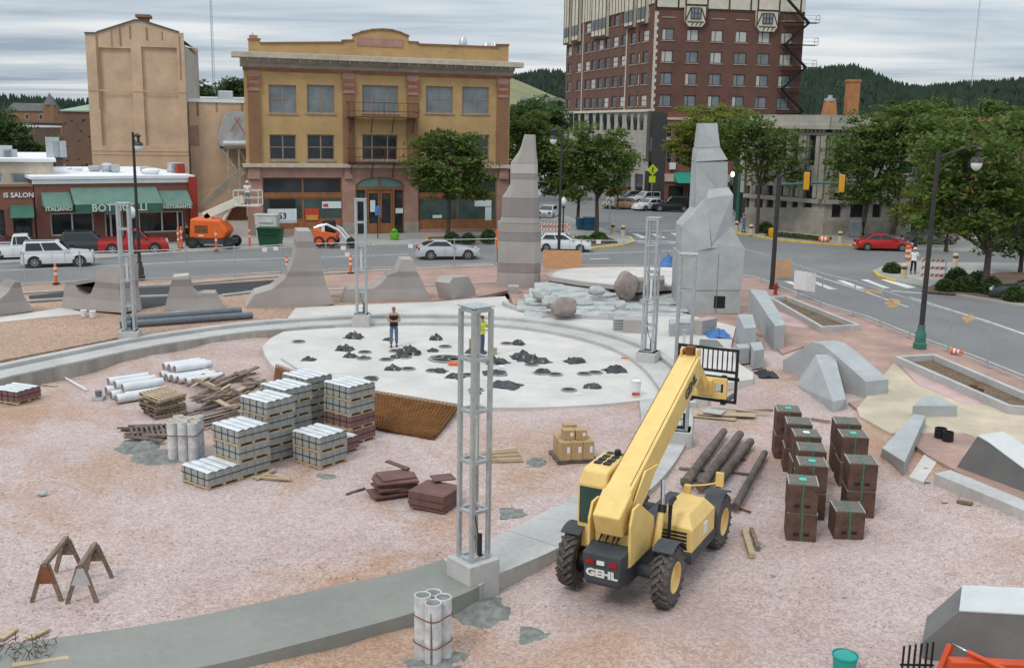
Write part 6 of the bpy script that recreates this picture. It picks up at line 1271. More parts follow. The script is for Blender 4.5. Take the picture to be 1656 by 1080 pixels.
m = MB().hull([bp(4.1, sy*.15, .15) for sy in (-1, 1)]+[bp(4.1, sy*.15, -.2) for sy in (-1, 1)]+[bp(4.72, sy*.14, -1.05) for sy in (-1, 1)]+[bp(4.45, sy*.14, -1.2) for sy in (-1, 1)]); m.build('boom_head', 'machine_yellow', boom, bevel=.02)
m = MB(); tp = bp(4.0, 0, .33)
m.tube(tp+Vector((0, -.22, .0)), tp+Vector((0, .22, .0)), .06, n=8); m.box(tp.x-.12, tp.x+.1, -.1, .1, tp.z-.02, tp.z+.16); m.build('chain_sheave', 'rust', boom)
for y in (-.2, .2): m = MB().cbox(tp+Vector((0, y, 0)), .3, .05, .2); m.build('lug', 'machine_yellow', boom)
# fork carriage
hd_ = bp(4.58, 0, -1.2); cx = hd_.x+.12; cz = hd_.z
cr = bpy.data.objects.new('fork_carriage', None); COL.objects.link(cr); cr.parent = th_
m = MB(); m.box(cx, cx+.08, -.62, .45, cz-.30, cz-.14); m.box(cx, cx+.08, -.62, .45, cz+.10, cz+.26)
for y in (-.62, -.30, .0, .37): m.box(cx-.004, cx+.10, y, y+.09, cz-.28, cz+.24)
m.box(cx-.12, cx+.01, -.25, .15, cz-.2, cz+.2); m.build('mount', 'machine_yellow', cr, bevel=.012)
m = MB(); cx2 = cx+.13; zt = cz+1.02
for y in (-.86, .72): m.box(cx2, cx2+.06, y, y+.07, cz-.42, zt)
for z in (zt-.05, cz+.38, cz-.42): m.box(cx2+.004, cx2+.055, -.86, .79, z, z+.07)
m.box(cx2, cx2+.07, -.9, .83, cz+.20, cz+.28)
for k in range(1, 12): y = -.86+k*.132; m.box(cx2+.01, cx2+.04, y+.02, y+.05, cz+.4, zt-.04)
m.build('load_guard', 'machine_black', cr)
for y in (-.55, .35): MB().box(cx2+.06, cx2+.13, y, y+.13, cz-.45, cz+.3).box(cx2+.06, cx2+1.25, y, y+.13, cz-.5, cz-.451).build('fork', 'machine_grey', cr)
# lift cylinder, exhaust
MB().tube((-1.35, -.62, .95), (-.95, -.60, 1.85), .085, n=12).build('lift_cylinder', 'machine_yellow', th_, smooth=40); MB().tube((-.95, -.60, 1.85), (-.7, -.5, 2.4), .05, n=10).build('piston_rod', 'chrome', th_, smooth=40); MB().tube((-1.0, -.61, 1.74), (-.93, -.60, 1.90), .10, n=12).build('gland', 'machine_black', th_, smooth=40)
MB().pipe([(-1.05, -.82, 1.0), (-1.05, -.82, 1.98), (-1.0, -.84, 2.06), (-.88, -.86, 2.1)], .05, 10).build('exhaust_pipe', 'machine_black', th_, smooth=40)
# engine hood on the right
hb2 = MB().hull([(-.72, -.45, .78), (-.72, -1.26, .78), (1.08, -.45, .78), (1.08, -1.26, .78), (-.74, -.45, 1.42), (-.74, -1.26, 1.34), (-.52, -.45, 1.66), (-.50, -1.08, 1.62), (.85, -.45, 1.62), (.85, -1.06, 1.58), (1.14, -.45, 1.38), (1.12, -1.24, 1.30)]).build('engine_hood', 'machine_yellow', th_, bevel=.03)
for k in range(5): MB().box(-.755, -.735, -1.14, -.54, .88+k*.085, .92+k*.085).build('louvre', 'machine_black', hb2)
MB().box(-.74, 1.12, -1.28, -.44, .52, .775).build('side_sill', 'machine_grey', th_, bevel=.02); MB().box(.1, .38, -1.285, -1.262, .95, 1.22).build('maker_plate', 'sign_white', hb2)
# cab on the left
m = MB().hull([(x, y, z) for x, y, z in ((-1.95,.36,.95),(-1.95,1.06,.95),(-.35,.36,.95),(-.2,1.06,.95),(-1.98,.36,2.45),(-1.98,1.06,2.45),(-.3,.36,2.3),(-.3,1.06,2.3),(-1.86,.38,2.78),(-1.86,.98,2.78),(-.62,.38,2.82),(-.62,.98,2.82))]); cab = m.build('cab', 'machine_yellow', th_, bevel=.07)
def pane(pts, nm='window'): return MB().poly(pts).build(nm, 'cab_glass', cab, recalc=False)
pane([(-1.985, .44, 1.55), (-1.985, .99, 1.55), (-1.995, .99, 2.40), (-1.995, .44, 2.40)], 'rear_window'); pane([(-1.85, 1.068, 1.5), (-.42, 1.068, 1.5), (-.5, 1.068, 2.3), (-1.85, 1.068, 2.42)], 'side_window'); pane([(-.255, .44, 1.4), (-.235, .98, 1.4), (-.292, .98, 2.25), (-.30, .44, 2.25)], 'windscreen'); pane([(-1.8, .352, 1.7), (-.45, .352, 1.7), (-.5, .352, 2.3), (-1.8, .352, 2.4)], 'inner_window')
m = MB()
for k in range(4): m.box(-1.5+k*.24, -1.34+k*.24, .5, .66, 2.795, 2.83); m.box(-1.5+k*.24, -1.34+k*.24, .72, .88, 2.795, 2.83)
m.build('roof_grille', 'machine_black', cab); MB().lathe([(.08, 2.8), (.08, 2.9), (.06, 2.95)], 10, (-.75, .6, 0)).build('beacon', 'machine_black', cab)
MB().box(-1.96, -1.9, .34, .43, 1.0, 2.5).build('cab_post', 'machine_yellow', cab)
# mirror and front post
MB().box(1.0, 1.16, -.62, -.46, 1.2, 1.75).build('front_post', 'machine_yellow', th_, bevel=.02); MB().pipe([(1.08, -.54, 1.72), (1.2, -.95, 1.78), (1.3, -1.22, 1.85)], .02, 6).build('mirror_arm', 'machine_yellow', th_); MB().box(1.28, 1.34, -1.36, -1.16, 1.75, 2.12).build('mirror', 'machine_yellow', th_, bevel=.02)
# ------------------------------------------------------------------ orange boom lift in the alley mouth
M('lift_orange', (.72, .14, .02), .5, .08, 2); M('lift_cream', (.66, .62, .53), .5, .08, 2)
b = G(343, 400, ZO); t = thing('boom_lift', 'orange boom lift with cream arm raised towards the yellow block', 'boom lift', b, 0)
m = MB().hull([(-1.45, -1.0, .75), (1.2, -1.0, .75), (1.55, -1.0, 1.4), (.9, -1.0, 2.25), (-1.35, -1.0, 2.3), (-1.45, 1.0, .75), (1.2, 1.0, .75), (1.55, 1.0, 1.4), (.9, 1.0, 2.25), (-1.35, 1.0, 2.3)]); m.build('turret', 'lift_orange', t, bevel=.15); MB().box(-1.0, .0, -1.02, -1.0, 1.2, 1.8).build('vent_panel', 'rust', t); MB().box(-.7, -.3, -1.03, -1.01, .95, 1.05).build('decal', 'sign_white', t)
MB().box(-1.3, 1.9, -.9, .9, .35, .75).build('chassis', 'machine_grey', t)
for x in (-1.2, 1.6):
    for s in (-1, 1): wheel(t, x, s*1.0, .45, .35, s, 'machine_grey')
q0 = W(334, 347, b.y); q1 = W(386, 327, b.y); q2 = W(400, 312, b.y); d0, d1 = q0-b, q1-b; MB().bar((d0.x-.2, 0, d0.z-ZO+.2), (d1.x+.4, 0, d1.z-ZO+.6), .5, .62).build('boom', 'lift_cream', t, bevel=.04); m = MB(); m.bar((d0.x+.3, 0, d0.z-ZO+.3), (d0.x-.1, 0, 2.2), .5, .5); m.build('boom_base', 'lift_cream', t)
MB().tube((.9, 0, 2.0), (1.6, 0, 3.2), .14, n=10).build('lift_cylinder', 'lift_cream', t); d2 = q2-b; m = MB(); bx0 = d2.x-.9; zb_ = d2.z-.9
m.box(bx0, bx0+1.9, -.7, .7, zb_-.1, zb_); 
for x in (bx0, bx0+1.9):
    for y in (-.7, .7): m.bar((x, y, zb_), (x, y, zb_+1.1), .06)
for z in (zb_+.55, zb_+1.1):
    m.bar((bx0, -.7, z), (bx0+1.9, -.7, z), .05); m.bar((bx0, .7, z), (bx0+1.9, .7, z), .05); m.bar((bx0, -.7, z), (bx0, .7, z), .05); m.bar((bx0+1.9, -.7, z), (bx0+1.9, .7, z), .05)
m.build('basket', 'lift_cream', t); BASKET = (b.x+bx0+.9, b.y, ZO+zb_)
# ------------------------------------------------------------------ skid loader and bins
b = G(537, 397, ZO); t = thing('skid_loader', 'small white and orange skid loader on the pavement', 'skid loader', b, 0)
MB().hull([(-1.4, -.75, .4), (.4, -.75, .4), (.5, -.75, 1.0), (-1.4, -.75, 1.35), (-1.4, .75, .4), (.4, .75, .4), (.5, .75, 1.0), (-1.4, .75, 1.35)]).build('body', 'barrier_orange', t, bevel=.05); MB().hull([(-.75, -.5, 1.3), (.35, -.5, 1.1), (.2, -.5, 2.0), (-.6, -.5, 2.0), (-.75, .5, 1.3), (.35, .5, 1.1), (.2, .5, 2.0), (-.6, .5, 2.0)]).build('cab', 'machine_black', t, bevel=.04)
for s in (-.62, .62): MB().pipe([(-1.3, s, 1.45), (-.3, s, 1.75), (.7, s, 1.3), (1.35, s, .45)], .11, 6).build('lift_arm', 'paint_white', t); MB().box(-.7, -.45, s-.1, s+.1, .5, 1.6).build('arm_post', 'paint_white', t)
MB().ext([(1.3, -.8, .12), (2.0, -.8, .12), (1.9, -.8, .3), (1.45, -.8, .65), (1.3, -.8, .6)], (0, 1.6, 0)).build('bucket', 'machine_black', t)
for x in (-.9, .1):
    for s in (-1, 1): wheel(t, x, s*.78, .4, .28, s, 'barrier_orange')
M('bin_green', (.015, .085, .04), .6, .12, 2); M('bin_white', (.55, .56, .52), .6, .1, 2); M('bin_blue', (.02, .09, .17), .5, .1, 2); M('pot_green', (.16, .42, .03), .6, .1, 2)
def bin_(px, py, w, h, label, mat, lid=True, dep=1.0):
    b = G(px, py, .345); t = thing('waste_bin', label, 'waste bin', b); MB().hull([(-w*.42, -dep*.42, 0.02), (w*.42, -dep*.42, .02), (w*.42, dep*.42, .02), (-w*.42, dep*.42, .02), (-w/2, -dep/2, h), (w/2, -dep/2, h), (w/2, dep/2, h), (-w/2, dep/2, h)]).build('body', mat, t, bevel=.03)
    MB().box(-w/2-.05, w/2+.05, -dep/2-.05, dep/2+.05, h+.002, h+.09).build('lid', mat, t, bevel=.02); MB().box(-w*.3, w*.3, -dep/2-.08, -dep/2, h*.7, h*.78).build('handle', mat, t)
bin_(438, 397, 1.9, 1.35, 'dark green waste skip on the pavement before the yellow block', 'bin_green', dep=1.3); bin_(433, 384, 1.9, 1.9, 'cream container standing behind the green skip', 'bin_white', dep=1.3)
bin_(941, 371, 1.2, 1.0, 'pale blue bin on the planted island', 'bin_blue'); bin_(953, 372, 1.1, 1.15, 'dark blue bin on the planted island next to the tree', 'bin_blue'); bin_(1268, 372, .9, 1.2, 'dark blue letter box on the bank pavement', 'bin_blue'); bin_(1381, 383, 1.0, 1.4, 'grey-green utility cabinet at the bank entrance', 'duct_metal')
b = G(1248, 383, .38); tag(MB().lathe([(.25, 0), (.36, .4), (.34, .75), (.2, .82)], 12).build('planting_pot', 'signal_yellow', smooth=40), 'bright yellow pot on the bank corner bed', 'pot').location = b
b = G(638, 388, .345); t = thing('flower_pot', 'lime green flower pot on the pavement before the arched entrance', 'flower pot', b); MB().lathe([(.25, 0), (.42, .3), (.4, .6), (.3, .62)], 12).build('pot', 'pot_green', t, smooth=40); MB().rock((0, 0, .72), .3, .3, .2, 2, 2, .5).build('flowers', 'pot_green', t)
b = G(1315, 372, .345); t = thing('bronze_statue', 'dark green bronze standing figure on a stone pedestal at the bank corner', 'statue', b); M('bronze', (.035, .06, .05), .5, .3, 5, metal=.6)
MB().hull([(-.55, -.55, 0), (.55, -.55, 0), (.55, .55, 0), (-.55, .55, 0), (-.4, -.4, .9), (.4, -.4, .9), (.4, .4, .9), (-.4, .4, .9)]).build('pedestal', 'granite_dark', t); MB().pipe([(0, 0, .9), (0, 0, 1.3), (.02, 0, 1.8), (0, 0, 2.25), (0, 0, 2.42), (0, 0, 2.5), (0, 0, 2.62), (0, 0, 2.76)], [.24, .27, .24, .32, .1, .09, .14, .06], 12).pipe([(-.3, 0, 2.2), (-.38, -.1, 1.85), (-.2, -.3, 1.7)], [.09, .08, .06], 8).pipe([(.3, 0, 2.2), (.38, -.1, 1.85), (.2, -.3, 1.7)], [.09, .08, .06], 8).build('figure', 'bronze', t, smooth=True)
# ------------------------------------------------------------------ paver pallets
M('paver_grey', (.30, .305, .28), .9, .12, 2, .004, 30, sc2=14, var2=.1); M('paver_maroon', (.20, .105, .095), .9, .12, 2, .004, 30, sc2=14, var2=.1); M('wrap', (.62, .64, .65), .3, .12, 2.5, .01, 6); M('wood_new', (.43, .33, .215), .8, .18, 4, stretch=(1, 5, 5)); M('wood_old', (.20, .145, .105), .9, .3, 3, .004, 20, stretch=(1, 5, 5)); M('wood_dark', (.125, .098, .082), .9, .35, 3, .006, 14); M('strap_black', (.03, .03, .032), .5, .1, 3); M('strap_green', (.03, .20, .12), .5, .1, 3)
PW, PD, PH = 1.22, 1.12, .36
def pallet_proto(mat, label):
    t = thing('paver_pallet', label, 'pallet', (0, 0, 0))
    for y in (-PD/2+.06, 0, PD/2-.06): MB().box(-PW/2, PW/2, y-.045, y+.045, .02, .10).build('bearer', 'wood_new', t)
    for k in range(5): x = -PW/2+.06+k*(PW-.12)/4; MB().box(x-.055, x+.055, -PD/2, PD/2, .101, .121).build('deck_board', 'wood_new', t)
    for k in range(3): x = -PW/2+.06+k*(PW-.12)/2; MB().box(x-.05, x+.05, -PD/2, PD/2, 0, .019).build('base_board', 'wood_new', t)
    src = None; nx, ny = 5, 4; bx, by = PW/nx, PD/ny
    for j in range(ny):
        for i in range(nx):
            loc = (-PW/2+(i+.5)*bx, -PD/2+(j+.5)*by, .122+PH/2)
            if src is None: src = MB().cbox((0, 0, 0), bx-.008, by-.008, PH).build('paver_block', mat, t, bevel=.008); src.location = loc
            else: inst(src, t, loc)
    for k in range(4):
        x = -PW/2+PW*(k+.5)/4; MB().box(x-.012, x+.012, -PD/2-.008, PD/2+.008, .122+PH+.012, .122+PH+.016).build('strap', 'strap_black', t)
        for s in (-1, 1): MB().box(x-.012, x+.012, s*(PD/2+.006)-.002, s*(PD/2+.006)+.002, .1, .122+PH+.012).build('strap', 'strap_black', t)
    for s in (-1, 1): MB().box(s*(PW/2+.006)-.002, s*(PW/2+.006)+.002, -PD/2, PD/2, .122+PH*.5, .122+PH*.5+.025).build('strap', 'strap_black', t); MB().box(-PW/2, PW/2, s*(PD/2+.012)-.002, s*(PD/2+.012)+.002, .122+PH*.5, .122+PH*.5+.025).build('strap', 'strap_black', t)
    return t
def cover(t):
    for k in range(4):
        y = -PD/2+PD*(k+.5)/4; m = MB(); n = 9
        for i in range(n+1):
            x = -PW/2-.01+(PW+.02)*i/n
            for q in range(4): yy = y+(q/3-.5)*PD/4*.93; m.v.append((x, yy, .122+PH+.019+.028*math.sin(q/3*math.pi)+.012*noise.noise(Vector((x*6, yy*9+t.location.x*5, t.location.y)))))
        for i in range(n):
            for q in range(3): a = i*4+q; m.f.append((a, a+1, a+5, a+4))
        m.build('plastic_cover', 'wrap', t, recalc=False, smooth=True)
pg = pallet_proto('paver_grey', 'x'); pm = pallet_proto('paver_maroon', 'x'); used = {}
SH = .122+PH
PR = R_(-38)
def stack(px, py, n, what, label, rz=PR, cols='g'*9, jit=.03, corner=True):
    p = GS(px, py); r = random.Random(px)
    if corner:   # the pixel is the near corner of the bottom pallet
        v = Matrix.Rotation(rz, 3, 'Z') @ Vector((PW/2*.0, 0, 0)); p = p+Matrix.Rotation(rz, 3, 'Z') @ Vector((-PW/2, PD/2, 0))+Matrix.Rotation(rz, 3, 'Z') @ Vector((0.0, 0, 0))
    for k in range(n):
        pr = pg if cols[k] == 'g' else pm
        if pr.name in used: t = dup(pr)
        else: t = pr; used[pr.name] = 1
        t.location = (p.x+r.uniform(-jit, jit), p.y+r.uniform(-jit, jit), p.z-.01+k*SH); t.rotation_euler = (0, 0, rz+r.uniform(-.03, .03))
        pos = 'single' if n == 1 else ('topmost' if k == n-1 else 'bottom' if k == 0 else 'second' if k == 1 else 'third')
        t['label'] = f"{pos} pallet of {'grey' if cols[k] == 'g' else 'maroon'} pavers, {label}"; t['group'] = 'strapped pallets of pavers'
        if k == n-1: TOPS.append(t)
TOPS = []
stack(338, 793, 1, 'g', 'standing alone beside the upright tubes'); stack(388, 776, 3, 'g', 'stack of three behind the lone pallet'); stack(432, 752, 4, 'g', 'stack of four with covered top')
stack(462, 728, 4, 'g', 'stack of four in the middle of the row'); stack(497, 706, 4, 'g', 'stack of four nearest the round floor'); stack(516, 760, 2, 'g', 'stack of two before the row'); stack(566, 722, 4, 'g', 'mixed stack beside the rusty mesh', cols='mmgg'); stack(537, 741, 1, 'm', 'low between two stacks', cols='m'); stack(30, 655, 1, 'm', 'at the left edge of the site', cols='m', rz=R_(-20))
for t in TOPS: cover(t)
# ------------------------------------------------------------------ rolls, tubes, bundles
M('roll_white', (.64, .65, .66), .6, .1, 3, .01, 8); M('roll_end', (.24, .18, .15), .9, .2, 6); M('tube_paper', (.54, .54, .53), .8, .14, 4, .004, 20, sc2=10, var2=.12)
def roll_group(rows, ang, label, grp, ln=1.55, r=.175):
    for px, py, lv in rows:
        p = GS(px, py); t = thing('fabric_roll', label+(', in its upper layer' if lv else ', in its ground layer'), 'roll', (p.x, p.y, p.z+r+lv*r*1.75), ang, grp); ax = Matrix.Rotation(math.pi/2, 3, 'Y'); rr = r*random.uniform(.92, 1.05)
        MB().lathe([(rr*.92, -ln/2), (rr, -ln/2+.03), (rr*.98, 0), (rr, ln/2-.03), (rr*.92, ln/2)], 16, (0, 0, 0), ax).build('wrapping', 'roll_white', t, smooth=40)
        for s in (-1, 1): MB().lathe([(rr*.84, 0), (rr*.84, .012), (rr*.2, .012)], 14, (s*(ln/2+.001), 0, 0), Matrix.Rotation(s*math.pi/2, 3, 'Y')).build('end', 'roll_end', t)
roll_group([(205,634,0),(213,641,0),(222,647,0),(236,643,0),(209,632,1),(220,637,1),(232,641,.95)], R_(42), 'white wrapped roll in the heap nearer the pallets', 'white wrapped rolls in two heaps')
roll_group([(290,609,0),(299,612,0),(308,614,0),(318,616,0),(331,619,0),(295,607,1),(304,609,1),(313,611,1)], R_(42), 'white wrapped roll in the heap by the timber', 'white wrapped rolls in two heaps')
M('cement_heap', (.19, .195, .18), .95, .3, 4, .03, 14)
def tube_bundle(name, label, px, py, n, h, r, ring, mat='tube_paper', z=None, cap='tube_paper'):
    p = GS(px, py); t = thing(name, label, 'tubes', p)
    src = None
    for k in range(n):
        x, y = ring[k]; hh = h+random.uniform(-.04, .04)
        MB().lathe([(r, -.02), (r, hh*.33), (r*1.02, hh*.34), (r, hh*.35), (r, hh*.66), (r*1.02, hh*.67), (r, hh*.68), (r, hh), (r*.86, hh), (r*.84, hh-.05)], 18, (x, y, 0)).build('tube', mat, t, smooth=40); MB().lathe([(r*.83, hh-.049), (r*.83, hh-.02), (.04, hh+.01 if n < 6 else hh-.02)], 16, (x, y, 0)).build('tube_fill', 'cement_heap' if n < 6 else 'wood_new', t, smooth=30)
    for z0 in (h*.28, h*.72) if n < 6 else (h*.68,): MB().pipe([(lambda d: (max(ring, key=lambda q: q[0]*d[0]+q[1]*d[1])[0]+(r+.012)*d[0], max(ring, key=lambda q: q[0]*d[0]+q[1]*d[1])[1]+(r+.012)*d[1], z0))((math.cos(a*.1653), math.sin(a*.1653))) for a in range(39)], .012, 5).build('strap', 'rust', t)
    return t
q = .155; ring9 = [(i*2*q-2*q, j*2*q-2*q) for i in range(3) for j in range(3)]
tube_bundle('tube_bundle', 'bundle of nine upright white tubes beside the grey pallets', 302, 738, 9, 1.18, q, [(i*1.0, j*1.0) for i, j in ring9])
t = tube_bundle('concrete_cylinders', 'four upright white tubes filled with concrete and wired together', 700, 1060, 4, 1.28, .165, [(-.20, -.04), (.02, -.24), (.20, .02), (-.01, .21)]); MB().bar((.0, -.40, -.05), (-.01, -.38, 1.1), .035, .05).build('stake', 'wood_old', t)
# ------------------------------------------------------------------ rusty mesh, timber and planks
M('rebar', (.23, .09, .035), .85, .3, 4); M('rebar_bright', (.22, .095, .028), .85, .25, 3); M('rebar_dark', (.10, .06, .045), .9, .3, 3)
def meshpile(label, quad, dz, layers, nu, nv, mat, r=.013):
    P = [GS(x, y)+Vector((0, 0, z)) for (x, y), z in zip(quad, dz)]; c = sum(P, Vector())/4; t = thing('mesh_stack', label, 'steel mesh', c)
    P = [p-c for p in P]
    for l in range(layers):
        m = MB(); o = Vector((random.uniform(-.05, .05), random.uniform(-.05, .05), l*.035+.015))
        for k in range(nu+1): f = k/nu; m.tube(P[0].lerp(P[1], f)+o, P[3].lerp(P[2], f)+o, r, n=4)
        for k in range(nv+1): f = k/nv; m.tube(P[0].lerp(P[3], f)+o+Vector((0, 0, .014)), P[1].lerp(P[2], f)+o+Vector((0, 0, .014)), r, n=4)
        stuff(m.build('mesh_layer', mat, t, recalc=False))
    MB().ext([p-Vector((0, 0, .01)) for p in P], (0, 0, -.03)).build('bottom_sheet', 'rebar_dark', t)
meshpile('stack of rusty orange reinforcing mesh sheets leaning by the round floor', [(588,690),(702,712),(740,668),(586,640)], [.02, .02, .15, .1], 5, 26, 12, 'rebar_bright', .016)
meshpile('dark rusty reinforcing mesh lying behind the pallets', [(440,640),(500,655),(535,628),(446,602)], [.1, .1, .05, .25], 3, 22, 12, 'rebar', .014)
def plank(px, py, px2, py2, w, th_k, label, mat='wood_old', grp='loose planks and timber', dz=0.0, name='plank', dz2=None):
    a = GS(px, py, dz); b = GS(px2, py2, dz if dz2 is None else dz2); c = (a+b)/2; o = MB().bar(a-c, b-c, w, th_k).build(name, mat, bevel=.005); o.location = c+Vector((0, 0, th_k/2)); tag(o, label, 'plank', grp); return o
rs = random.Random(21)
for k in range(34):   # the lumber heap between rolls and pallets
    x = rs.uniform(330, 420); y = rs.uniform(606, 652); L_ = rs.uniform(20, 62); a = rs.choice((-.25, .22, .22, .3, .05)); plank(x-L_/2, y+L_*a, x+L_/2, y-L_*a+rs.uniform(-3, 3), rs.uniform(.12, .25), rs.uniform(.03, .06), 'weathered board in the lumber heap behind the tubes', rs.choice(('wood_old', 'wood_dark', 'wood_old', 'wood_new')), 'boards of the lumber heap', rs.uniform(0, .4), dz2=rs.uniform(0, .45))
for k in range(16):
    x = rs.uniform(205, 260); y = rs.uniform(688, 712); L_ = rs.uniform(20, 60); plank(x-L_/2, y-L_*.02, x+L_/2, y+L_*rs.uniform(-.1, .12), rs.uniform(.1, .2), .04, 'dark offcut in the low scrap heap left of the tubes', rs.choice(('wood_dark', 'wood_old', 'wood_dark')), 'boards of the scrap heap', rs.uniform(0, .12))
for k in range(12):
    x = rs.uniform(320, 400); y = rs.uniform(655, 690); L_ = rs.uniform(40, 90); plank(x-L_/2, y+L_*.12, x+L_/2, y-L_*.13, .14, .04, 'long timber lying behind the upright tubes', rs.choice(('wood_old', 'wood_new', 'wood_dark')), 'long timbers behind the tubes', rs.uniform(0, .2))
def pallet(px, py, rz, tilt, lift, label, mat='wood_old'):
    p = GS(px, py); t = thing('wooden_pallet', label, 'pallet', (p.x, p.y, p.z+lift), rz); t.rotation_euler = (tilt, 0, rz)
    for y in (-.5, 0, .5): MB().box(-.6, .6, y-.04, y+.04, .02, .11).build('bearer', mat, t)
    for k in range(8): x = -.55+k*.157; MB().box(x-.045, x+.045, -.54, .54, .111, .131).build('slat', mat, t)
    for k in range(3): x = -.54+k*.54; MB().box(x-.05, x+.05, -.54, .54, 0, .019).build('base_slat', mat, t)
for k in range(5): pallet(266+random.uniform(-3, 3), 668+random.uniform(-2, 2), R_(40)+k*.08, 0 if k < 4 else .12, k*.135+(.06 if k == 4 else 0), ('bottom', 'second', 'third', 'fourth', 'topmost tilted')[k]+' wooden pallet in the heap beside the tubes', 'wood_old' if k < 4 else 'wood_new')
pallet(243, 705, R_(25), .1, .05, 'broken dark pallet at the scrap heap edge', 'wood_dark')
for px, py, px2, py2, lab in ((408,772,470,776,'pale offcut beside the stack of three'),(415,776,445,760,'crossed pale offcut beside the stack of three'),(425,768,468,774,'third pale offcut by the pallets')): plank(px, py, px2, py2, .1, .05, lab, 'wood_new', dz=.03)
for k in range(7): plank(752+k*3, 735+k*2, 835+k*2, 727+k*3.2, .09, .05, 'pale two-by-four lying between tower and boxes', 'wood_new', 'pale timbers beside the near tower', dz=.05*(k % 2))
for px, py, px2, py2, w, lab, mt, dz in ((1128,668,1222,672,.5,'wide pale board under the raised forks','wood_new',.06),(1120,672,1190,679,.35,'plywood strip lying before the wide board','wood_new',.0),(1150,660,1245,668,.12,'long pale timber behind the wide board','wood_new',.1),(1140,664,1170,668,.6,'square grey panel on the timber below the forks','concrete',.13),(1190,665,1250,663,.1,'thin timber pointing at the brown crates','wood_old',.02),(1300,676,1342,682,.1,'thin timber behind the brown crates','wood_old',.03)): plank(px, py, px2, py2, w, .04, lab, mt, dz=dz)
plank(1203,860,1216,902,.14,.12,'short pale beam lying behind the telehandler','wood_new'); plank(1215,858,1226,890,.10,.10,'second short beam beside the pale one','wood_old'); plank(1548,812,1572,816,.12,.08,'small dark timber on the gravel by the kerb beam','wood_old'); plank(856,878,882,872,.07,.05,'black rubber strip lying on the walk','machine_black','loose planks and timber',.03); plank(105,612,140,632,.07,.07,'white plastic pipe lying on the gravel','sign_white'); plank(68,622,92,625,.16,.03,'small tan board on the gravel near the ring','wood_new'); plank(0,1035,25,1018,.16,.05,'pale timber at the left frame edge above the rebar heap','wood_new'); plank(45,1034,78,1018,.14,.05,'second pale timber above the rebar heap','wood_new'); plank(20,1079,112,1066,.14,.06,'long pale timber below the rebar heap','wood_new',dz=.03)
b = G(490, 604, 0.0); c = G(455, 581, 0); o = MB().bar(c, b, .09, .04).build('metal_rail', 'galvanised'); o.location = (0, 0, .02); tag(o, 'long grey metal rail lying on the round floor', 'rail')
# rebar cage heap
p = GS(35, 1062); t = thing('rebar_heap', 'tangled heap of grey rebar chairs on the fresh walk', 'rebar', p+Vector((0, 0, .02))); m = MB(); r_ = random.Random(4)
for k in range(70): x = r_.uniform(-.55, .55); y = r_.uniform(-.35, .35); a = r_.uniform(.9, 2.2); l = r_.uniform(.12, .3); m.tube((x, y, r_.uniform(.02, .22)), (x+l*math.cos(a), y+l*math.sin(a)*.6, r_.uniform(.02, .3)), .008, n=4)
stuff(m.build('rods', 'rebar_dark', t))
# ------------------------------------------------------------------ sawhorses
def sawhorse(px, py, px2, py2, label, gm='rust'):
    a, b = GS(px, py), GS(px2, py2); c = (a+b)/2; d = b-a; L_ = d.length; t = thing('sawhorse', label, 'sawhorse', c, math.atan2(d.y, d.x)); h = .82
    MB().box(-L_/2, L_/2, -.045, .045, h-.05, h+.04).build('beam', 'wood_old', t)
    for s in (-1, 1):
        for y in (-1, 1): MB().bar((s*(L_/2-.06), y*.05, h-.02), (s*(L_/2+.02), y*.30, 0), .05, .09).build('leg', 'wood_old', t)
        MB().ext([(s*(L_/2-.02), -.06, h-.05), (s*(L_/2-.02), .06, h-.05), (s*(L_/2+.0), .2, h-.42), (s*(L_/2), -.2, h-.42)], (.02*s, 0, 0)).build('gusset', gm if s < 0 else 'wood_old', t)
sawhorse(76, 970, 112, 925, 'wooden sawhorse with rusty brown end plate'); sawhorse(133, 973, 158, 935, 'wooden sawhorse with grey end plate', 'concrete')
# ------------------------------------------------------------------ cardboard boxes, slabs
M('cardboard', (.42, .28, .14), .85, .07, 2, sc2=8, var2=.05); M('paper', (.72, .72, .70), .7, .05, 3); M('slab_maroon', (.155, .082, .07), .9, .15, 2, .004, 20)
p = GS(926, 740); pal = thing('wooden_pallet', 'dark low pallet under the cardboard boxes', 'pallet', p, R_(12))
for y in (-.5, 0, .5): MB().box(-.62, .62, y-.05, y+.05, 0, .08).build('bearer', 'wood_dark', pal)
for k in range(6): x = -.55+k*.22; MB().box(x-.09, x+.09, -.56, .56, .081, .1).build('slat', 'wood_dark', pal)
def carton(x, y, z, sx_, sy_, sz_, lab):
    v = Matrix.Rotation(R_(12), 3, 'Z') @ Vector((x, y, 0)); t = thing('cardboard_box', lab, 'box', (p.x+v.x, p.y+v.y, p.z+.101+z), R_(12)+random.uniform(-.03, .03), 'cardboard boxes on the dark pallet')
    MB().box(-sx_/2, sx_/2, -sy_/2, sy_/2, 0, sz_).build('carton', 'cardboard', t, bevel=.008); MB().box(-sx_/2+.01, sx_/2-.01, -.025, .025, sz_, sz_+.003).build('tape', 'wood_new', t); MB().box(sx_*.1, sx_*.36, -sy_/2-.004, -sy_/2, sz_*.4, sz_*.75).build('label', 'paper', t)
for i, x in enumerate((-.36, .0, .36)):
    for j, y in enumerate((-.30, .20)): carton(x, y, 0, .345, .46, .56, ('outer', 'middle', 'labelled end')[i]+' tall brown carton in the '+('front' if j == 0 else 'back')+' lower row')
carton(-.2, -.1, .57, .36, .36, .30, 'brown carton left in the upper layer'); carton(.17, -.16, .57, .34, .34, .30, 'brown carton right in the upper layer'); carton(-.05, .3, .57, .4, .3, .34, 'brown carton at the back of the upper layer')
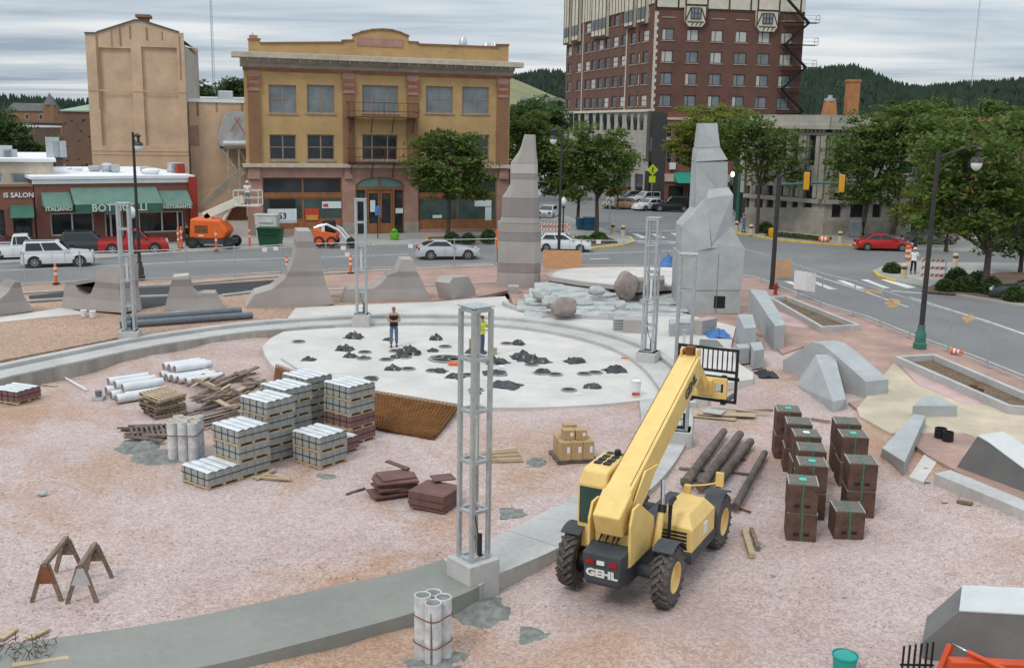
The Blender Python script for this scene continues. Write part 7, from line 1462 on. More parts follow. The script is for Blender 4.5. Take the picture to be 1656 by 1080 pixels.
def slabpile(px, py, rz, n, label, sx_, sy_, loose):
    p = GS(px, py); t0 = p
    for k in range(n):
        o = MB().cbox((0, 0, 0), sx_*random.uniform(.75 if loose else .97, 1), sy_*random.uniform(.75 if loose else .97, 1), .055).build('stone_slab', 'slab_maroon', bevel=.008)
        o.location = (p.x+random.uniform(-.06, .06)*(2 if loose else .4), p.y+random.uniform(-.06, .06)*(2 if loose else .4), p.z+.05+k*.06); o.rotation_euler = (random.uniform(-.02, .02)*loose, random.uniform(-.02, .02)*loose, rz+random.uniform(-.15, .15)*(1 if loose else .1)); tag(o, label, 'stone slab', 'maroon stone slabs in two piles')
slabpile(634, 799, R_(20), 9, 'maroon stone slab in the loose pile', 1.2, .85, 1); slabpile(704, 817, R_(-25), 8, 'maroon stone slab in the square pile', 1.1, 1.05, 0)
o = MB().cbox((0, 0, 0), .62, .5, .04).build('stone_slab', 'slab_maroon', bevel=.006); p = GS(716, 803); o.location = p+Vector((0, 0, .56)); o.rotation_euler = (0, 0, R_(20)); tag(o, 'diamond-set maroon slab lying on the square pile', 'stone slab')
o = MB().cbox((0, 0, 0), .85, .16, .05).build('stone_slab', 'slab_maroon', bevel=.006); p = GS(640, 785); o.location = p+Vector((.05, 0, .62)); o.rotation_euler = (0, .06, R_(-38)); tag(o, 'narrow maroon strip lying across the loose pile', 'stone slab'); plank(560,800,590,790,.08,.04,'thin dark strip beside the loose slab pile','wood_dark')
# ------------------------------------------------------------------ brown crate bundles
M('crate_brown', (.105, .058, .042), .75, .3, 2.5, .003, 25, sc2=9, var2=.15); M('crate_edge', (.36, .345, .31), .8, .1, 3); M('crate_top', (.17, .16, .135), .8, .15, 4); M('tag_teal', (.08, .50, .38), .5, .05, 3)
CWd, CDp, CHt = .74, .80, .755
cb = thing('crate', 'x', 'crate')
MB().box(-CWd/2, CWd/2, -CDp/2, CDp/2, 0, CHt-.03).build('body', 'crate_brown', cb, bevel=.01)
for k in range(7): y = -CDp/2+CDp*(k+.5)/7; MB().box(-CWd/2+.025, CWd/2-.025, y-.045, y+.045, CHt-.031, CHt-.004).build('top_slat', 'crate_top', cb)
for s in (-1, 1): MB().box(s*(CWd/2-.012)-.014, s*(CWd/2-.012)+.014, -CDp/2, CDp/2, CHt-.03, CHt).build('edge_strip', 'crate_edge', cb)
for x in (-.13, .13): MB().box(x-.065, x+.065, -CDp/2-.006, -CDp/2+.01, .14, .22).build('fork_slot', 'black_paint', cb)
MB().box(-.015, .015, -CDp/2-.008, CDp/2+.008, CHt+.001, CHt+.005).build('strap', 'strap_green', cb); MB().box(-.015, .015, -CDp/2-.010, -CDp/2-.006, 0, CHt).build('strap', 'strap_green', cb)
cl_ = [(1299,874,2,'front of the left row'),(1313,839,2,'second in the left row'),(1312,812,2,'third in the left row'),(1304,786,2,'fourth in the left row'),(1291,763,2,'fifth in the left row'),(1274,740,2,'rear end of the left row'),(1375,871,1,'low front of the right row'),(1393,836,2,'second in the right row'),(1380,787,2,'third in the right row'),(1369,763,2,'rear end of the right row')]
first = True
for i, (px, py, n, lab) in enumerate(cl_):
    p = GS(px, py); rz = R_(-8)+random.uniform(-.05, .05)
    for k in range(n):
        t = cb if first else dup(cb); first = False
        t.location = (p.x+random.uniform(-.02, .02), p.y+CDp/2, p.z-.02+k*CHt); t.rotation_euler = (0, 0, rz); t['label'] = ('upper' if k else 'lower' if n == 2 else 'single')+' dark brown strapped crate, '+lab; t['group'] = 'brown strapped crates in two rows'
        if k == n-1 and i in (0, 1, 3, 5, 8): MB().box(-.09, .09, -.1, .12, CHt+.006, CHt+.012).build('tag', 'tag_teal' if i != 3 else 'paper', t)
# ------------------------------------------------------------------ logs, pipes and other bits
def log(px, py, px2, py2, r, label, mat='wood_dark', name='timber_log', cat='log', grp=None, z0=0.0, z1=None, n=12, taper=.85):
    a = GS(px, py)+Vector((0, 0, r+z0)); b = GS(px2, py2)+Vector((0, 0, r+(z0 if z1 is None else z1))); c = (a+b)/2; m = MB(); pts = [a.lerp(b, k/8)-c for k in range(9)]; m.pipe(pts, [r*(1-(1-taper)*k/8)*random.uniform(.94, 1.05) for k in range(9)], n)
    o = m.build(name, mat, smooth=40); o.location = c; return tag(o, label, cat, grp)
log(1108,792,1170,707,.15,'dark round log, leftmost of the four beside the crates',z0=.06); log(1132,798,1196,712,.16,'dark round log, second of the four beside the crates',z0=.06); log(1160,790,1213,724,.15,'dark rough log, third of the four beside the crates',z0=.06); log(1188,830,1236,741,.12,'thin dark log lying apart next to the crates',z0=.06)
for px, py, px2, py2 in ((1098,758,1140,762),(1100,776,1150,780),(1180,764,1212,768),(1184,740,1206,744)): plank(px, py, px2, py2, .09, .06, 'small bearer timber under the dark logs', 'wood_old', 'bearers under the logs')
plank(1185,820,1214,829,.05,.05,'iron bar crossing the thin log','rust')
M('pipe_grey', (.135, .155, .17), .5, .12, 2)
for k, (a, b, lab, dz) in enumerate((((195,531),(408,515),'long grey plastic pipe, front of the pair by the ring',0),((200,522),(390,507),'long grey plastic pipe, rear of the pair by the ring',0.02))):
    p, q_ = G(*a, .3), G(*b, .3); c = (p+q_)/2; o = MB().pipe([p-c, q_-c], .17, 16, False).pipe([p-c, q_-c], .155, 16, False).build('plastic_pipe', 'pipe_grey', smooth=50, recalc=False); o.location = c+Vector((0, 0, .18)); tag(o, lab, 'pipe')
for px, py in ((136,512),(150,513)): o = MB().lathe([(.13, 0), (.16, .3), (.165, .33), (.14, .33)], 12).build('bucket', 'sign_white', smooth=40); o.location = G(px, py, .31); tag(o, 'white bucket standing left of the grey pipes', 'bucket', 'white buckets by the pipes')
def pail(px, py, mat, label, r=.15, h=.38, z=0.0, site=False):
    b = GS(px, py) if site else G(px, py, z); t = thing('bucket', label, 'bucket', b); MB().lathe([(r*.86, 0), (r, h), (r*1.06, h), (r*1.06, h-.04), (r*.98, h-.04), (r*.9, h-.02), (.02, h-.05)], 16).build('pail', mat, t, smooth=40); MB().pipe([(r*math.cos(a*.314), -.02, h-.03+.13*math.sin(a*.314)) for a in range(11)], .006, 5).build('handle', 'wire', t); return t
M('teal_plastic', (.02, .32, .27), .5, .08, 2)
t = pail(1027, 640, 'sign_white', 'large white bucket with red print on the round floor edge', .22, .62); MB().box(-.15, .15, -.235, -.2, .08, .18).build('print', 'poster_red', t)
pail(1365, 1080, 'teal_plastic', 'teal plastic tub on the near gravel', .24, .3, site=True); t = thing('bucket', 'small dark bucket on a square base in the gravel', 'bucket', GS(160, 646)); MB().box(-.2, .2, -.2, .2, 0, .12).build('base', 'duct_metal', t); MB().lathe([(.11, .12), (.13, .34)], 12).build('pail', 'pipe_grey', t)
for px, py, r in ((1520,712,.19),(1532,718,.17)): o = MB().lathe([(r, 0), (r, .42), (r*.85, .42), (r*.85, .1)], 14).build('plastic_pot', 'black_paint', smooth=40); o.location = GS(px, py); tag(o, 'black plastic pot beside the pale slab', 'pot', 'black plastic pots')
for px, py, r in ((1573,636,.17),(1584,641,.14)): o = MB().lathe([(r*.8, 0), (r, .3), (r*.85, .3), (r*.8, .1)], 12).build('clay_pot', 'rust', smooth=40); o.location = G(px, py, .34); tag(o, 'rust coloured clay pot against the right planter wall', 'pot', 'clay pots by the planter')
M('cement_heap', (.26, .265, .245), .95, .25, 3, .01, 12)
def heap(px, py, w, d, h, label, mat='cement_heap', sd=1):
    p = GS(px, py); m = MB(); n = 18
    for j in range(n+1):
        for i in range(n+1):
            x, y = i/n*2-1, j/n*2-1; rr = math.hypot(x, y); k = max(0, 1-rr*rr); ns = noise.noise(Vector((x*2+sd, y*2, sd)))*.5+noise.noise(Vector((x*6+sd, y*6, sd)))*.35; m.v.append((x*w/2*(1+.2*ns), y*d/2*(1+.2*ns), h*k*(.6+ns)-.03))
    for j in range(n):
        for i in range(n): a = j*(n+1)+i; m.f.append((a, a+1, a+n+2, a+n+1))
    o = m.build('cement_heap', mat, smooth=35, recalc=False); o.location = p; tag(o, label, 'heap')
for a in ((778,988,1.5,1.6,.16,'grey cement spill beside the near tower block','cement_heap',2),(880,1025,1.0,.8,.05,'thin cement stain on the gravel before the telehandler','cement_heap',3),(690,1075,1.5,1.2,.1,'cement spill around the concrete-filled tubes','cement_heap',4),(868,746,.7,1.0,.12,'small grey mortar heap left of the cardboard boxes','cement_heap',5),(262,738,1.9,1.6,.22,'grey rubble of broken concrete beside the upright tubes','cement_heap',6),(225,722,1.4,1.5,.25,'broken grey concrete lumps left of the rubble','cement_heap',7),(836,828,.9,.8,.04,'flat mortar patch beside the walk','cement_heap',8),(530,769,.7,.6,.04,'small mortar patch before the pallets','cement_heap',9),(1228,882,.5,.7,.04,'pale mortar patch by the short beams','cement_heap',10)): heap(*a)
tarp(330, 744, 34, 6, 'small blue tarpaulin scrap under the upright tubes', z=-.17, sd=7, hz=.08); tarp(1240, 606, 34, 10, 'crumpled dark plastic sheet on the gravel by the terrace corner', 'black_paint', .2, 9, .25)
for px, py, s in ((68,800,.14),(1528,812,.1),(660,800,.08),(690,660,.1),(600,1025,.08),(1500,780,.08),(1365,965,.05),(1250,930,.06)): o = MB().rock((0, 0, s*.4), s, s*.8, s*.55, px, 2, .3).build('stone', 'ledge_rock', smooth=35); o.location = GS(px, py); tag(o, 'loose grey stone lying on the gravel', 'stone', 'loose stones on the gravel')
# scattered gravel stones, too many to count
m = MB(); r_ = random.Random(8)
for k in range(4200):
    px, py = r_.uniform(-20, 1676), 660+r_.random()**.7*430; p = GS(px, py) if k % 1 == 0 else None; s = r_.uniform(.01, .028)
    b = len(m.v); a = r_.random()*3; z = p.z-.012
    for q in range(4): m.v.append((p.x+s*math.cos(a+q*1.57)*r_.uniform(.7, 1.3), p.y+s*math.sin(a+q*1.57)*r_.uniform(.7, 1.3), z))
    m.v.append((p.x+r_.uniform(-s, s)*.4, p.y+r_.uniform(-s, s)*.4, z+s*1.1)); m.f += [(b, b+1, b+4), (b+1, b+2, b+4), (b+2, b+3, b+4), (b+3, b, b+4)]
gs_ = stuff(m.build('loose_gravel', 'gravel', recalc=False)); tag(gs_, 'scattered small stones over the gravel ground', 'gravel')
# ------------------------------------------------------------------ openings and black sheets on the round floor
M('ring_grey', (.24, .235, .22), .9, .2, 3); M('plastic_black', (.022, .022, .024), .32, .3, 4, spec=.6)
def well(px, py, r=.24, label='round drain opening with grey rim in the pale floor', deep=True):
    p = G(px, py, 0.0); t = thing('floor_opening', label, 'drain', p, 0, 'round openings in the pale floor'); n = 18
    MB().lathe([(r*1.3, .001), (r*1.3, .03), (r*1.22, .05), (r, .05), (r, .012)], n).build('rim', 'ring_grey', t, smooth=30); MB().lathe([(r*.97, .013), (r*.97, .02)], n).build('opening', 'black_paint', t)
for q in ((483,553),(412+188,612),(707,578),(758,607),(735,582),(660,597),(820,556),(945,605),(898,606),(1118-155,603),(720,555+6),(588,580),(640,568),(625,582),(875,604),(807,606),(770,655-24),(920,631),(655,578),(700,600),(590,570),(860,590)): well(*q)
well(722, 581, .62, 'large round basin opening in the middle of the pale floor')
def sheetbag(px, py, w, hz, sd, label='crumpled black plastic sheet on the pale floor'):
    p = G(px, py, 0.0); s = p.y/FPX*w*1.15; m = MB(); n = 12; rr = random.Random(sd)
    for j in range(n+1):
        for i in range(n+1):
            x, y = i/n*2-1, j/n*2-1; e = max(0, 1-x*x*.9-y*y*.9); k = .5+.5*noise.noise(Vector((x*2.2+sd, y*2.2, sd*1.7))); m.v.append((x*s/2*(1+.35*noise.noise(Vector((x, y*2, sd)))), y*s*.42*(1+.35*noise.noise(Vector((x*2, y, sd+3)))), .015+hz*.85*(e**.6)*k*(1+.6*noise.noise(Vector((x*3, y*3, sd))))))
    for j in range(n):
        for i in range(n): a = j*(n+1)+i; m.f.append((a, a+1, a+n+2, a+n+1))
    o = m.build('plastic_sheet', 'plastic_black', recalc=False, smooth=20); o.location = p; o.rotation_euler = (0, 0, rr.uniform(-.6, .6)); tag(o, label, 'plastic sheet', 'black plastic sheets over the openings')
for i, q in enumerate(((573,546,26,.5),(558,566,24,.45),(660,572,34,.5),(643,578,20,.3),(567,577,20,.28),(590,580,16,.25),(636,597,24,.3),(600,614,18,.15),(500,582,20,.2),(705,549,18,.45),(710,601,22,.25),(737,610,26,.28),(802,586,34,.5),(770,570,30,.35),(800,604,34,.25),(818,624,44,.28),(845,578,34,.4),(868,585,36,.45),(838,557,18,.35),(878,603,24,.3),(930,585,30,.4),(995,600,32,.42),(958,626,26,.25),(768,636,16,.12),(850,582,26,.35),(628,550,14,.2),(700,568,16,.2))): sheetbag(q[0], q[1], q[2], q[3], i+3)
for px, py, mat, lab, sz in ((735,590,'barrier_orange','orange tool case beside the large basin',(.5,.3,.12)),(798,572,'cardboard','small cardboard box by the man in yellow',(.3,.25,.28)),(763,565,'cardboard','tan board standing left of the man in yellow',(.25,.1,.5)),(811,598,'sign_white','white hard hat shaped container on the pale floor',(.22,.2,.16)),(935,637,'paper','scrap paper by the drain rim',(.25,.15,.02)),(1010,580,'barrier_orange','orange tool lying on the curved step',(.3,.1,.06))):
    o = MB().cbox((0, 0, sz[2]/2), *sz).build('site_item', mat, bevel=.015); o.location = G(px, py, .01 if px < 1000 else .36); tag(o, lab, 'site item'); o.name = lab.split(' ')[-1] if False else 'tool_case' if 'case' in lab else 'cardboard_box' if 'box' in lab else 'board' if 'board' in lab else 'container' if 'container' in lab else 'paper_scrap' if 'paper' in lab else 'hand_tool'
# orange machine and picket panel in the near right corner
t = thing('orange_machine', 'orange machine arm with steel cylinder poking in at the near right corner', 'machine', GS(1560, 1100)); Mo = lambda x, y, z: tuple(G(x, y, z)-t.location)
M('machine_orange', (.55, .07, .015), .45, .1, 2)
MB().bar(Mo(1520, 1085, .3), Mo(1538, 1042, .75), .10, .16).build('arm', 'machine_orange', t, bevel=.015); MB().bar(Mo(1535, 1074, .6), Mo(1660, 1079, .6), .22, .22).build('crossbeam', 'machine_orange', t, bevel=.02); MB().tube(Mo(1540, 1040, .8), Mo(1568, 1055, .78), .02).build('piston_rod', 'chrome', t, smooth=True); MB().tube(Mo(1566, 1054, .78), Mo(1625, 1082, .72), .045, n=12).build('cylinder', 'machine_orange', t, smooth=40)
MB().box(*[k for a, b in zip(Mo(1530, 1090, .0), Mo(1640, 1088, .0)) for k in ()] or (-.4, .6, -.3, .2), -.1, .4).build('body', 'machine_orange', t, bevel=.03)
t = thing('picket_panel', 'short black picket panel in front of the near granite block', 'fence', GS(1478, 1085))
for k in range(6): MB().box(-.25+k*.11, -.215+k*.11, -.01, .02, 0, .52+.02*k).build('picket', 'iron', t)
MB().box(-.27, .38, .021, .04, .1, .14).build('rail', 'iron', t)
# ------------------------------------------------------------------ trees and shrubs
def leafmat(name, c1, c2):
    m = bpy.data.materials.new(name); m.use_nodes = True; t = m.node_tree; b = t.nodes['Principled BSDF']; b.inputs['Roughness'].default_value = .6; b.inputs['Specular IOR Level'].default_value = .25
    tcn = t.nodes.new('ShaderNodeTexCoord'); n = t.nodes.new('ShaderNodeTexNoise'); n.inputs['Scale'].default_value = .9; n.inputs['Detail'].default_value = 6; n.inputs['Roughness'].default_value = .75; t.links.new(tcn.outputs['Object'], n.inputs['Vector'])
    r = t.nodes.new('ShaderNodeValToRGB'); t.links.new(n.outputs[0], r.inputs[0]); e = r.color_ramp.elements; e[0].position = .33; e[1].position = .68; e[0].color = (*c1, 1); e[1].color = (*c2, 1); t.links.new(r.outputs[0], b.inputs['Base Color'])
    tr = t.nodes.new('ShaderNodeBsdfTranslucent'); t.links.new(r.outputs[0], tr.inputs[0]); mx = t.nodes.new('ShaderNodeMixShader'); mx.inputs[0].default_value = .42; t.links.new(b.outputs[0], mx.inputs[1]); t.links.new(tr.outputs[0], mx.inputs[2]); t.links.new(mx.outputs[0], t.nodes['Material Output'].inputs[0]); MATS[name] = m
leafmat('leaf_green', (.075, .125, .026), (.16, .225, .05)); leafmat('leaf_yellow', (.14, .18, .025), (.24, .27, .045)); leafmat('leaf_dark', (.045, .085, .028), (.10, .15, .045)); leafmat('leaf_shrub', (.055, .095, .03), (.11, .165, .05))
M('bark', (.075, .06, .05), .95, .3, 5, .01, 20)
def leaves(m, rnd, c, R, n, sz):
    for _ in range(n):
        while True:
            d = Vector((rnd.uniform(-1, 1), rnd.uniform(-1, 1), rnd.uniform(-1, 1)))
            if d.length <= 1: break
        p = c+Vector((d.x*R[0], d.y*R[1], d.z*R[2])); s = sz*rnd.uniform(.6, 1.3)
        a = Vector((rnd.gauss(0, 1), rnd.gauss(0, 1), rnd.gauss(0, .5))).normalized(); nn = Vector((rnd.gauss(0, .7), rnd.gauss(0, .7), 1)).normalized(); b = nn.cross(a)
        if b.length < .1: continue
        b.normalize(); a = b.cross(nn); k = len(m.v); m.v += [tuple(p-a*s), tuple(p+b*s*.5), tuple(p+a*s), tuple(p-b*s*.5)]; m.f.append((k, k+1, k+2, k+3))
def tree(label, px, py, blobs, mat='leaf_green', z=.34, dens=1.0, sz=.2, sd=1, trunk=.16, Yd=None, forks=4, clump=.75):
    rnd = random.Random(sd); b = G(px, py, z) if Yd is None else Vector((W(px, py, Yd).x, Yd, z)); t = thing('street_tree' if Yd is None else 'tree', label, 'tree', b); D = b.y
    m = MB(); tk = MB(); cs = []
    bl = []
    for x, y, rx, rz in blobs:
        c = W(x, y, D)-b; k = D/FPX; bl.append((c, rx*k, rz*k))
    low = min(c.z-rz for c, rx, rz in bl); fork = max(1.6, low+.3); top = max(c.z for c, _, _ in bl)
    tk.pipe([(0, 0, -.05), (rnd.uniform(-.08, .08), 0, fork*.5), (rnd.uniform(-.15, .15), rnd.uniform(-.1, .1), fork)], [trunk*1.25, trunk, trunk*.85], 8)
    for c, rx, rz in bl:
        vol = rx*rx*rz; n = max(8, int(7*dens*(vol**.62)/ (clump**1.2)))
        tk.pipe([(0, 0, fork*.9), (c.x*.35, rnd.uniform(-.4, .4), fork+(c.z-fork)*.45), (c.x*.8, rnd.uniform(-.8, .8), c.z)], [trunk*.7, trunk*.45, .03], 6)
        for _ in range(n):
            d = Vector((rnd.gauss(0, 1), rnd.gauss(0, 1), rnd.gauss(0, 1))).normalized()*(rnd.random()**.38)*rnd.choice((1, 1, 1.18)); q = c+Vector((d.x*rx, d.y*rx*.9, d.z*rz)); R = clump*rnd.uniform(.55, 1.25)
            leaves(m, rnd, q, (R*1.35, R*1.35, R*.55), int(46*dens*rnd.uniform(.6, 1.3)), sz)
            if rnd.random() < .3: tk.pipe([(c.x*.6, 0, fork+(c.z-fork)*.7), tuple(q)], [.05, .012], 4)
    tk.build('trunk', 'bark', t, smooth=50); m.build('crown', mat, t, recalc=False); return t
tree('leafy green street tree before the yellow block shopfront', 724, 386, [(727,262,48,42),(690,275,28,26),(765,275,30,30),(725,300,52,20),(705,235,30,26),(750,228,30,22),(778,300,18,18)], sd=2, trunk=.17)
tree('dense green tree right of the yellow block behind the tapered spire', 838, 366, [(845,250,42,50),(815,290,26,32),(880,235,30,36),(850,200,36,26),(830,320,26,20),(885,290,28,26)], 'leaf_green', sd=3)
tree('forked green tree on the planted island', 965, 382, [(965,265,46,40),(930,255,36,36),(1000,255,28,34),(960,225,42,26),(945,300,34,18),(990,300,24,18)], sd=4, trunk=.18)
tree('slimmer tree beside the blue bins on the island', 934, 366, [(912,265,34,40),(895,240,24,30),(925,300,26,24),(900,300,22,22)], 'leaf_green', sd=5, trunk=.16)
tree('yellow-green tree behind the faceted granite spire', 1150, 352, [(1140,205,46,32),(1110,225,30,30),(1175,195,36,28),(1120,255,26,20),(1185,235,26,24)], 'leaf_yellow', sd=6)
tree('green street tree with open crown before the stone bank', 1224, 378, [(1230,225,50,34),(1190,225,36,28),(1270,240,36,34),(1235,270,46,24),(1290,280,18,20),(1210,200,34,18)], 'leaf_green', sd=7, dens=.8)
tree('large green tree covering the right half of the bank', 1395, 392, [(1400,235,50,50),(1440,205,44,36),(1370,265,32,34),(1460,260,40,44),(1420,300,50,26),(1480,195,40,30),(1375,310,28,20)], 'leaf_green', sd=8, trunk=.2)
tree('broad green tree on the shrub island with twin trunks', 1592, 474, [(1570,290,62,60),(1520,320,44,44),(1640,270,60,70),(1600,350,66,36),(1540,240,50,40),(1660,370,50,40),(1500,365,26,22)], 'leaf_green', sd=9, trunk=.2, z=.37)
tree('tall green tree behind the pub front', 1540, 300, [(1510,215,44,36),(1560,205,48,34),(1610,225,44,40),(1655,215,40,46),(1530,260,46,30)], 'leaf_green', sd=10, Yd=88)
tree('dark tree at the right edge behind the shrub island', 1650, 440, [(1660,330,50,60),(1630,390,40,30),(1690,280,50,60)], 'leaf_dark', sd=11, z=.37)
tree('bright green tree below the pub sign', 1480, 400, [(1490,330,34,30),(1465,345,24,22),(1515,350,30,24)], 'leaf_yellow', sd=12, dens=.8)
tree('big dark tree filling the gap between yellow block and hotel', 862, 260, [(862,195,44,32),(895,205,30,36),(840,225,30,36),(880,240,36,30)], 'leaf_dark', sd=13, Yd=140, clump=1.1, sz=.3)
tree('green tree on the side street before the hotel base', 1000, 300, [(1010,255,22,24),(985,240,24,22)], 'leaf_green', sd=14, Yd=128)
tree('dark tree at the left edge beyond the salon roof', 20, 262, [(20,222,34,32),(45,240,22,20),(0,205,26,26)], 'leaf_dark', sd=15, Yd=150, clump=1.0, sz=.28)
tree('small green tree beside the dark brick block', 88, 262, [(90,238,18,18),(78,250,16,12)], 'leaf_green', sd=16, Yd=150, clump=.9, sz=.26)
tree('dark trees on the skyline beside the theatre wing', 330, 170, [(328,150,16,14),(345,158,14,10)], 'leaf_dark', sd=17, Yd=240, clump=1.4, sz=.4)
tree('dark skyline tree behind the left end of the yellow block', 388, 170, [(388,138,22,14),(370,146,16,12)], 'leaf_dark', sd=18, Yd=235, clump=1.4, sz=.4)
tree('leafy tree at the left edge before the salon', -12, 395, [(-8,335,16,26),(0,355,14,16)], 'leaf_dark', sd=19)
for i, (px, py, bl) in enumerate(((835, 215, (842,182,20,18)), (885, 210, (890,176,20,14)), (850, 205, (868,172,16,12)))): tree(('bushy', 'rounded', 'low')[i]+' tree at the foot of the grassy hill', px, py, [bl], 'leaf_dark', sd=30+i, Yd=260, clump=1.6, sz=.5)
for i, (a, b_, r) in enumerate(((1480,180,24),(1520,178,26),(1580,186,26),(1630,190,30),(1450,176,20),(1600,175,20))): tree(('broad', 'round', 'tall', 'dense', 'light', 'small')[i]+' green tree in the town below the wooded ridge', a, 215, [(a, b_, r, r*.6)], 'leaf_green' if i % 2 else 'leaf_dark', sd=40+i, Yd=230, clump=1.4, sz=.45)
def bush(label, px, py, w, h, sd, mat='leaf_shrub', z=.37, flat=False):
    b = G(px, py, z); k = b.y/FPX; t = thing('shrub', label, 'shrub', b); rnd = random.Random(sd); m = MB(); rx, rz = w*k/2, h*k
    for _ in range(1500 if not flat else 900):
        d = Vector((rnd.gauss(0, 1), rnd.gauss(0, 1), abs(rnd.gauss(0, 1)))).normalized()*rnd.uniform(.82, 1.03)*(1+.1*noise.noise(Vector((_*.1, sd, 0)))); leaves(m, rnd, Vector((d.x*rx, d.y*rx, d.z*rz+.05)), (.08, .08, .08), 1, .1)
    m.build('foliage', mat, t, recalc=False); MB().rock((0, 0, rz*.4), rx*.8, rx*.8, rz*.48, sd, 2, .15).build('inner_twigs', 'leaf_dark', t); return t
for i, (px, py, w, h, lab) in enumerate(((1547,458,38,24,'clipped round shrub at the tip of the shrub bed'),(1582,462,40,22,'clipped round shrub second along the shrub bed'),(1560,470,40,22,'wide clipped shrub at the kerb of the shrub bed'),(1600,474,40,26,'clipped shrub below the twin-trunk tree'),(1528,470,30,18,'small dark shrub behind the right lamp post'),(1640,486,34,22,'round shrub by the dark car'),(1442,440,28,14,'low green shrub beside the man with the barrel'),(730,392,26,16,'box shrub at the foot of the street tree'),(757,392,22,14,'second box shrub by the street tree'),(790,391,26,20,'rounded shrub by the yellow block corner'),(1238,376,26,16,'green shrub behind the bank corner bollards'),(968,386,26,9,'low shrub on the planted island'))): bush(lab, px, py, w, h, 50+i)
m = MB(); rnd = random.Random(3)
for q in ([(905,396),(1000,393),(930,384),(975,382)], [(1235,381),(1340,390),(1260,377),(1345,386)]):
    P = [G(x, y, .375) for x, y in q]
    for _ in range(1600):
        a, b_ = rnd.random(), rnd.random(); p = P[0].lerp(P[1], a).lerp(P[2].lerp(P[3], a), b_); leaves(m, rnd, p+Vector((0, 0, .08)), (.05, .05, .08), 1, .12)
tag(stuff(m.build('ground_cover', 'leaf_shrub', recalc=False)), 'low green ground cover in the kerbed beds', 'ground cover')
# ------------------------------------------------------------------ people
M('skin', (.42, .24, .17), .6, .08, 6); M('hair_brown', (.06, .035, .02), .8, .2, 8); M('hair_grey', (.20, .17, .14), .8, .2, 8); M('cloth_black', (.02, .02, .022), .9, .15, 6); M('denim', (.10, .15, .23), .9, .15, 6); M('cloth_lime', (.58, .70, .03), .8, .08, 5); M('cloth_white', (.70, .71, .72), .85, .06, 5); M('cloth_red', (.40, .04, .04), .85, .1, 5); M('boot', (.06, .04, .03), .8, .2, 6); M('cloth_grey', (.18, .19, .2), .9, .1, 5)
def skinmesh(name, V, E, Rr, mat, parent, sub=2):
    me = bpy.data.meshes.new(name); me.from_pydata([tuple(v) for v in V], E, []); me.materials.append(MATS[mat]); o = bpy.data.objects.new(name, me); COL.objects.link(o); o.parent = parent
    mo = o.modifiers.new('skin', 'SKIN'); mo.use_smooth_shade = True
    for i, d in enumerate(me.skin_vertices[0].data): d.radius = Rr[i] if isinstance(Rr[i], tuple) else (Rr[i], Rr[i]); d.use_root = (i == 0)
    s = o.modifiers.new('sub', 'SUBSURF'); s.levels = sub; s.render_levels = sub; return o
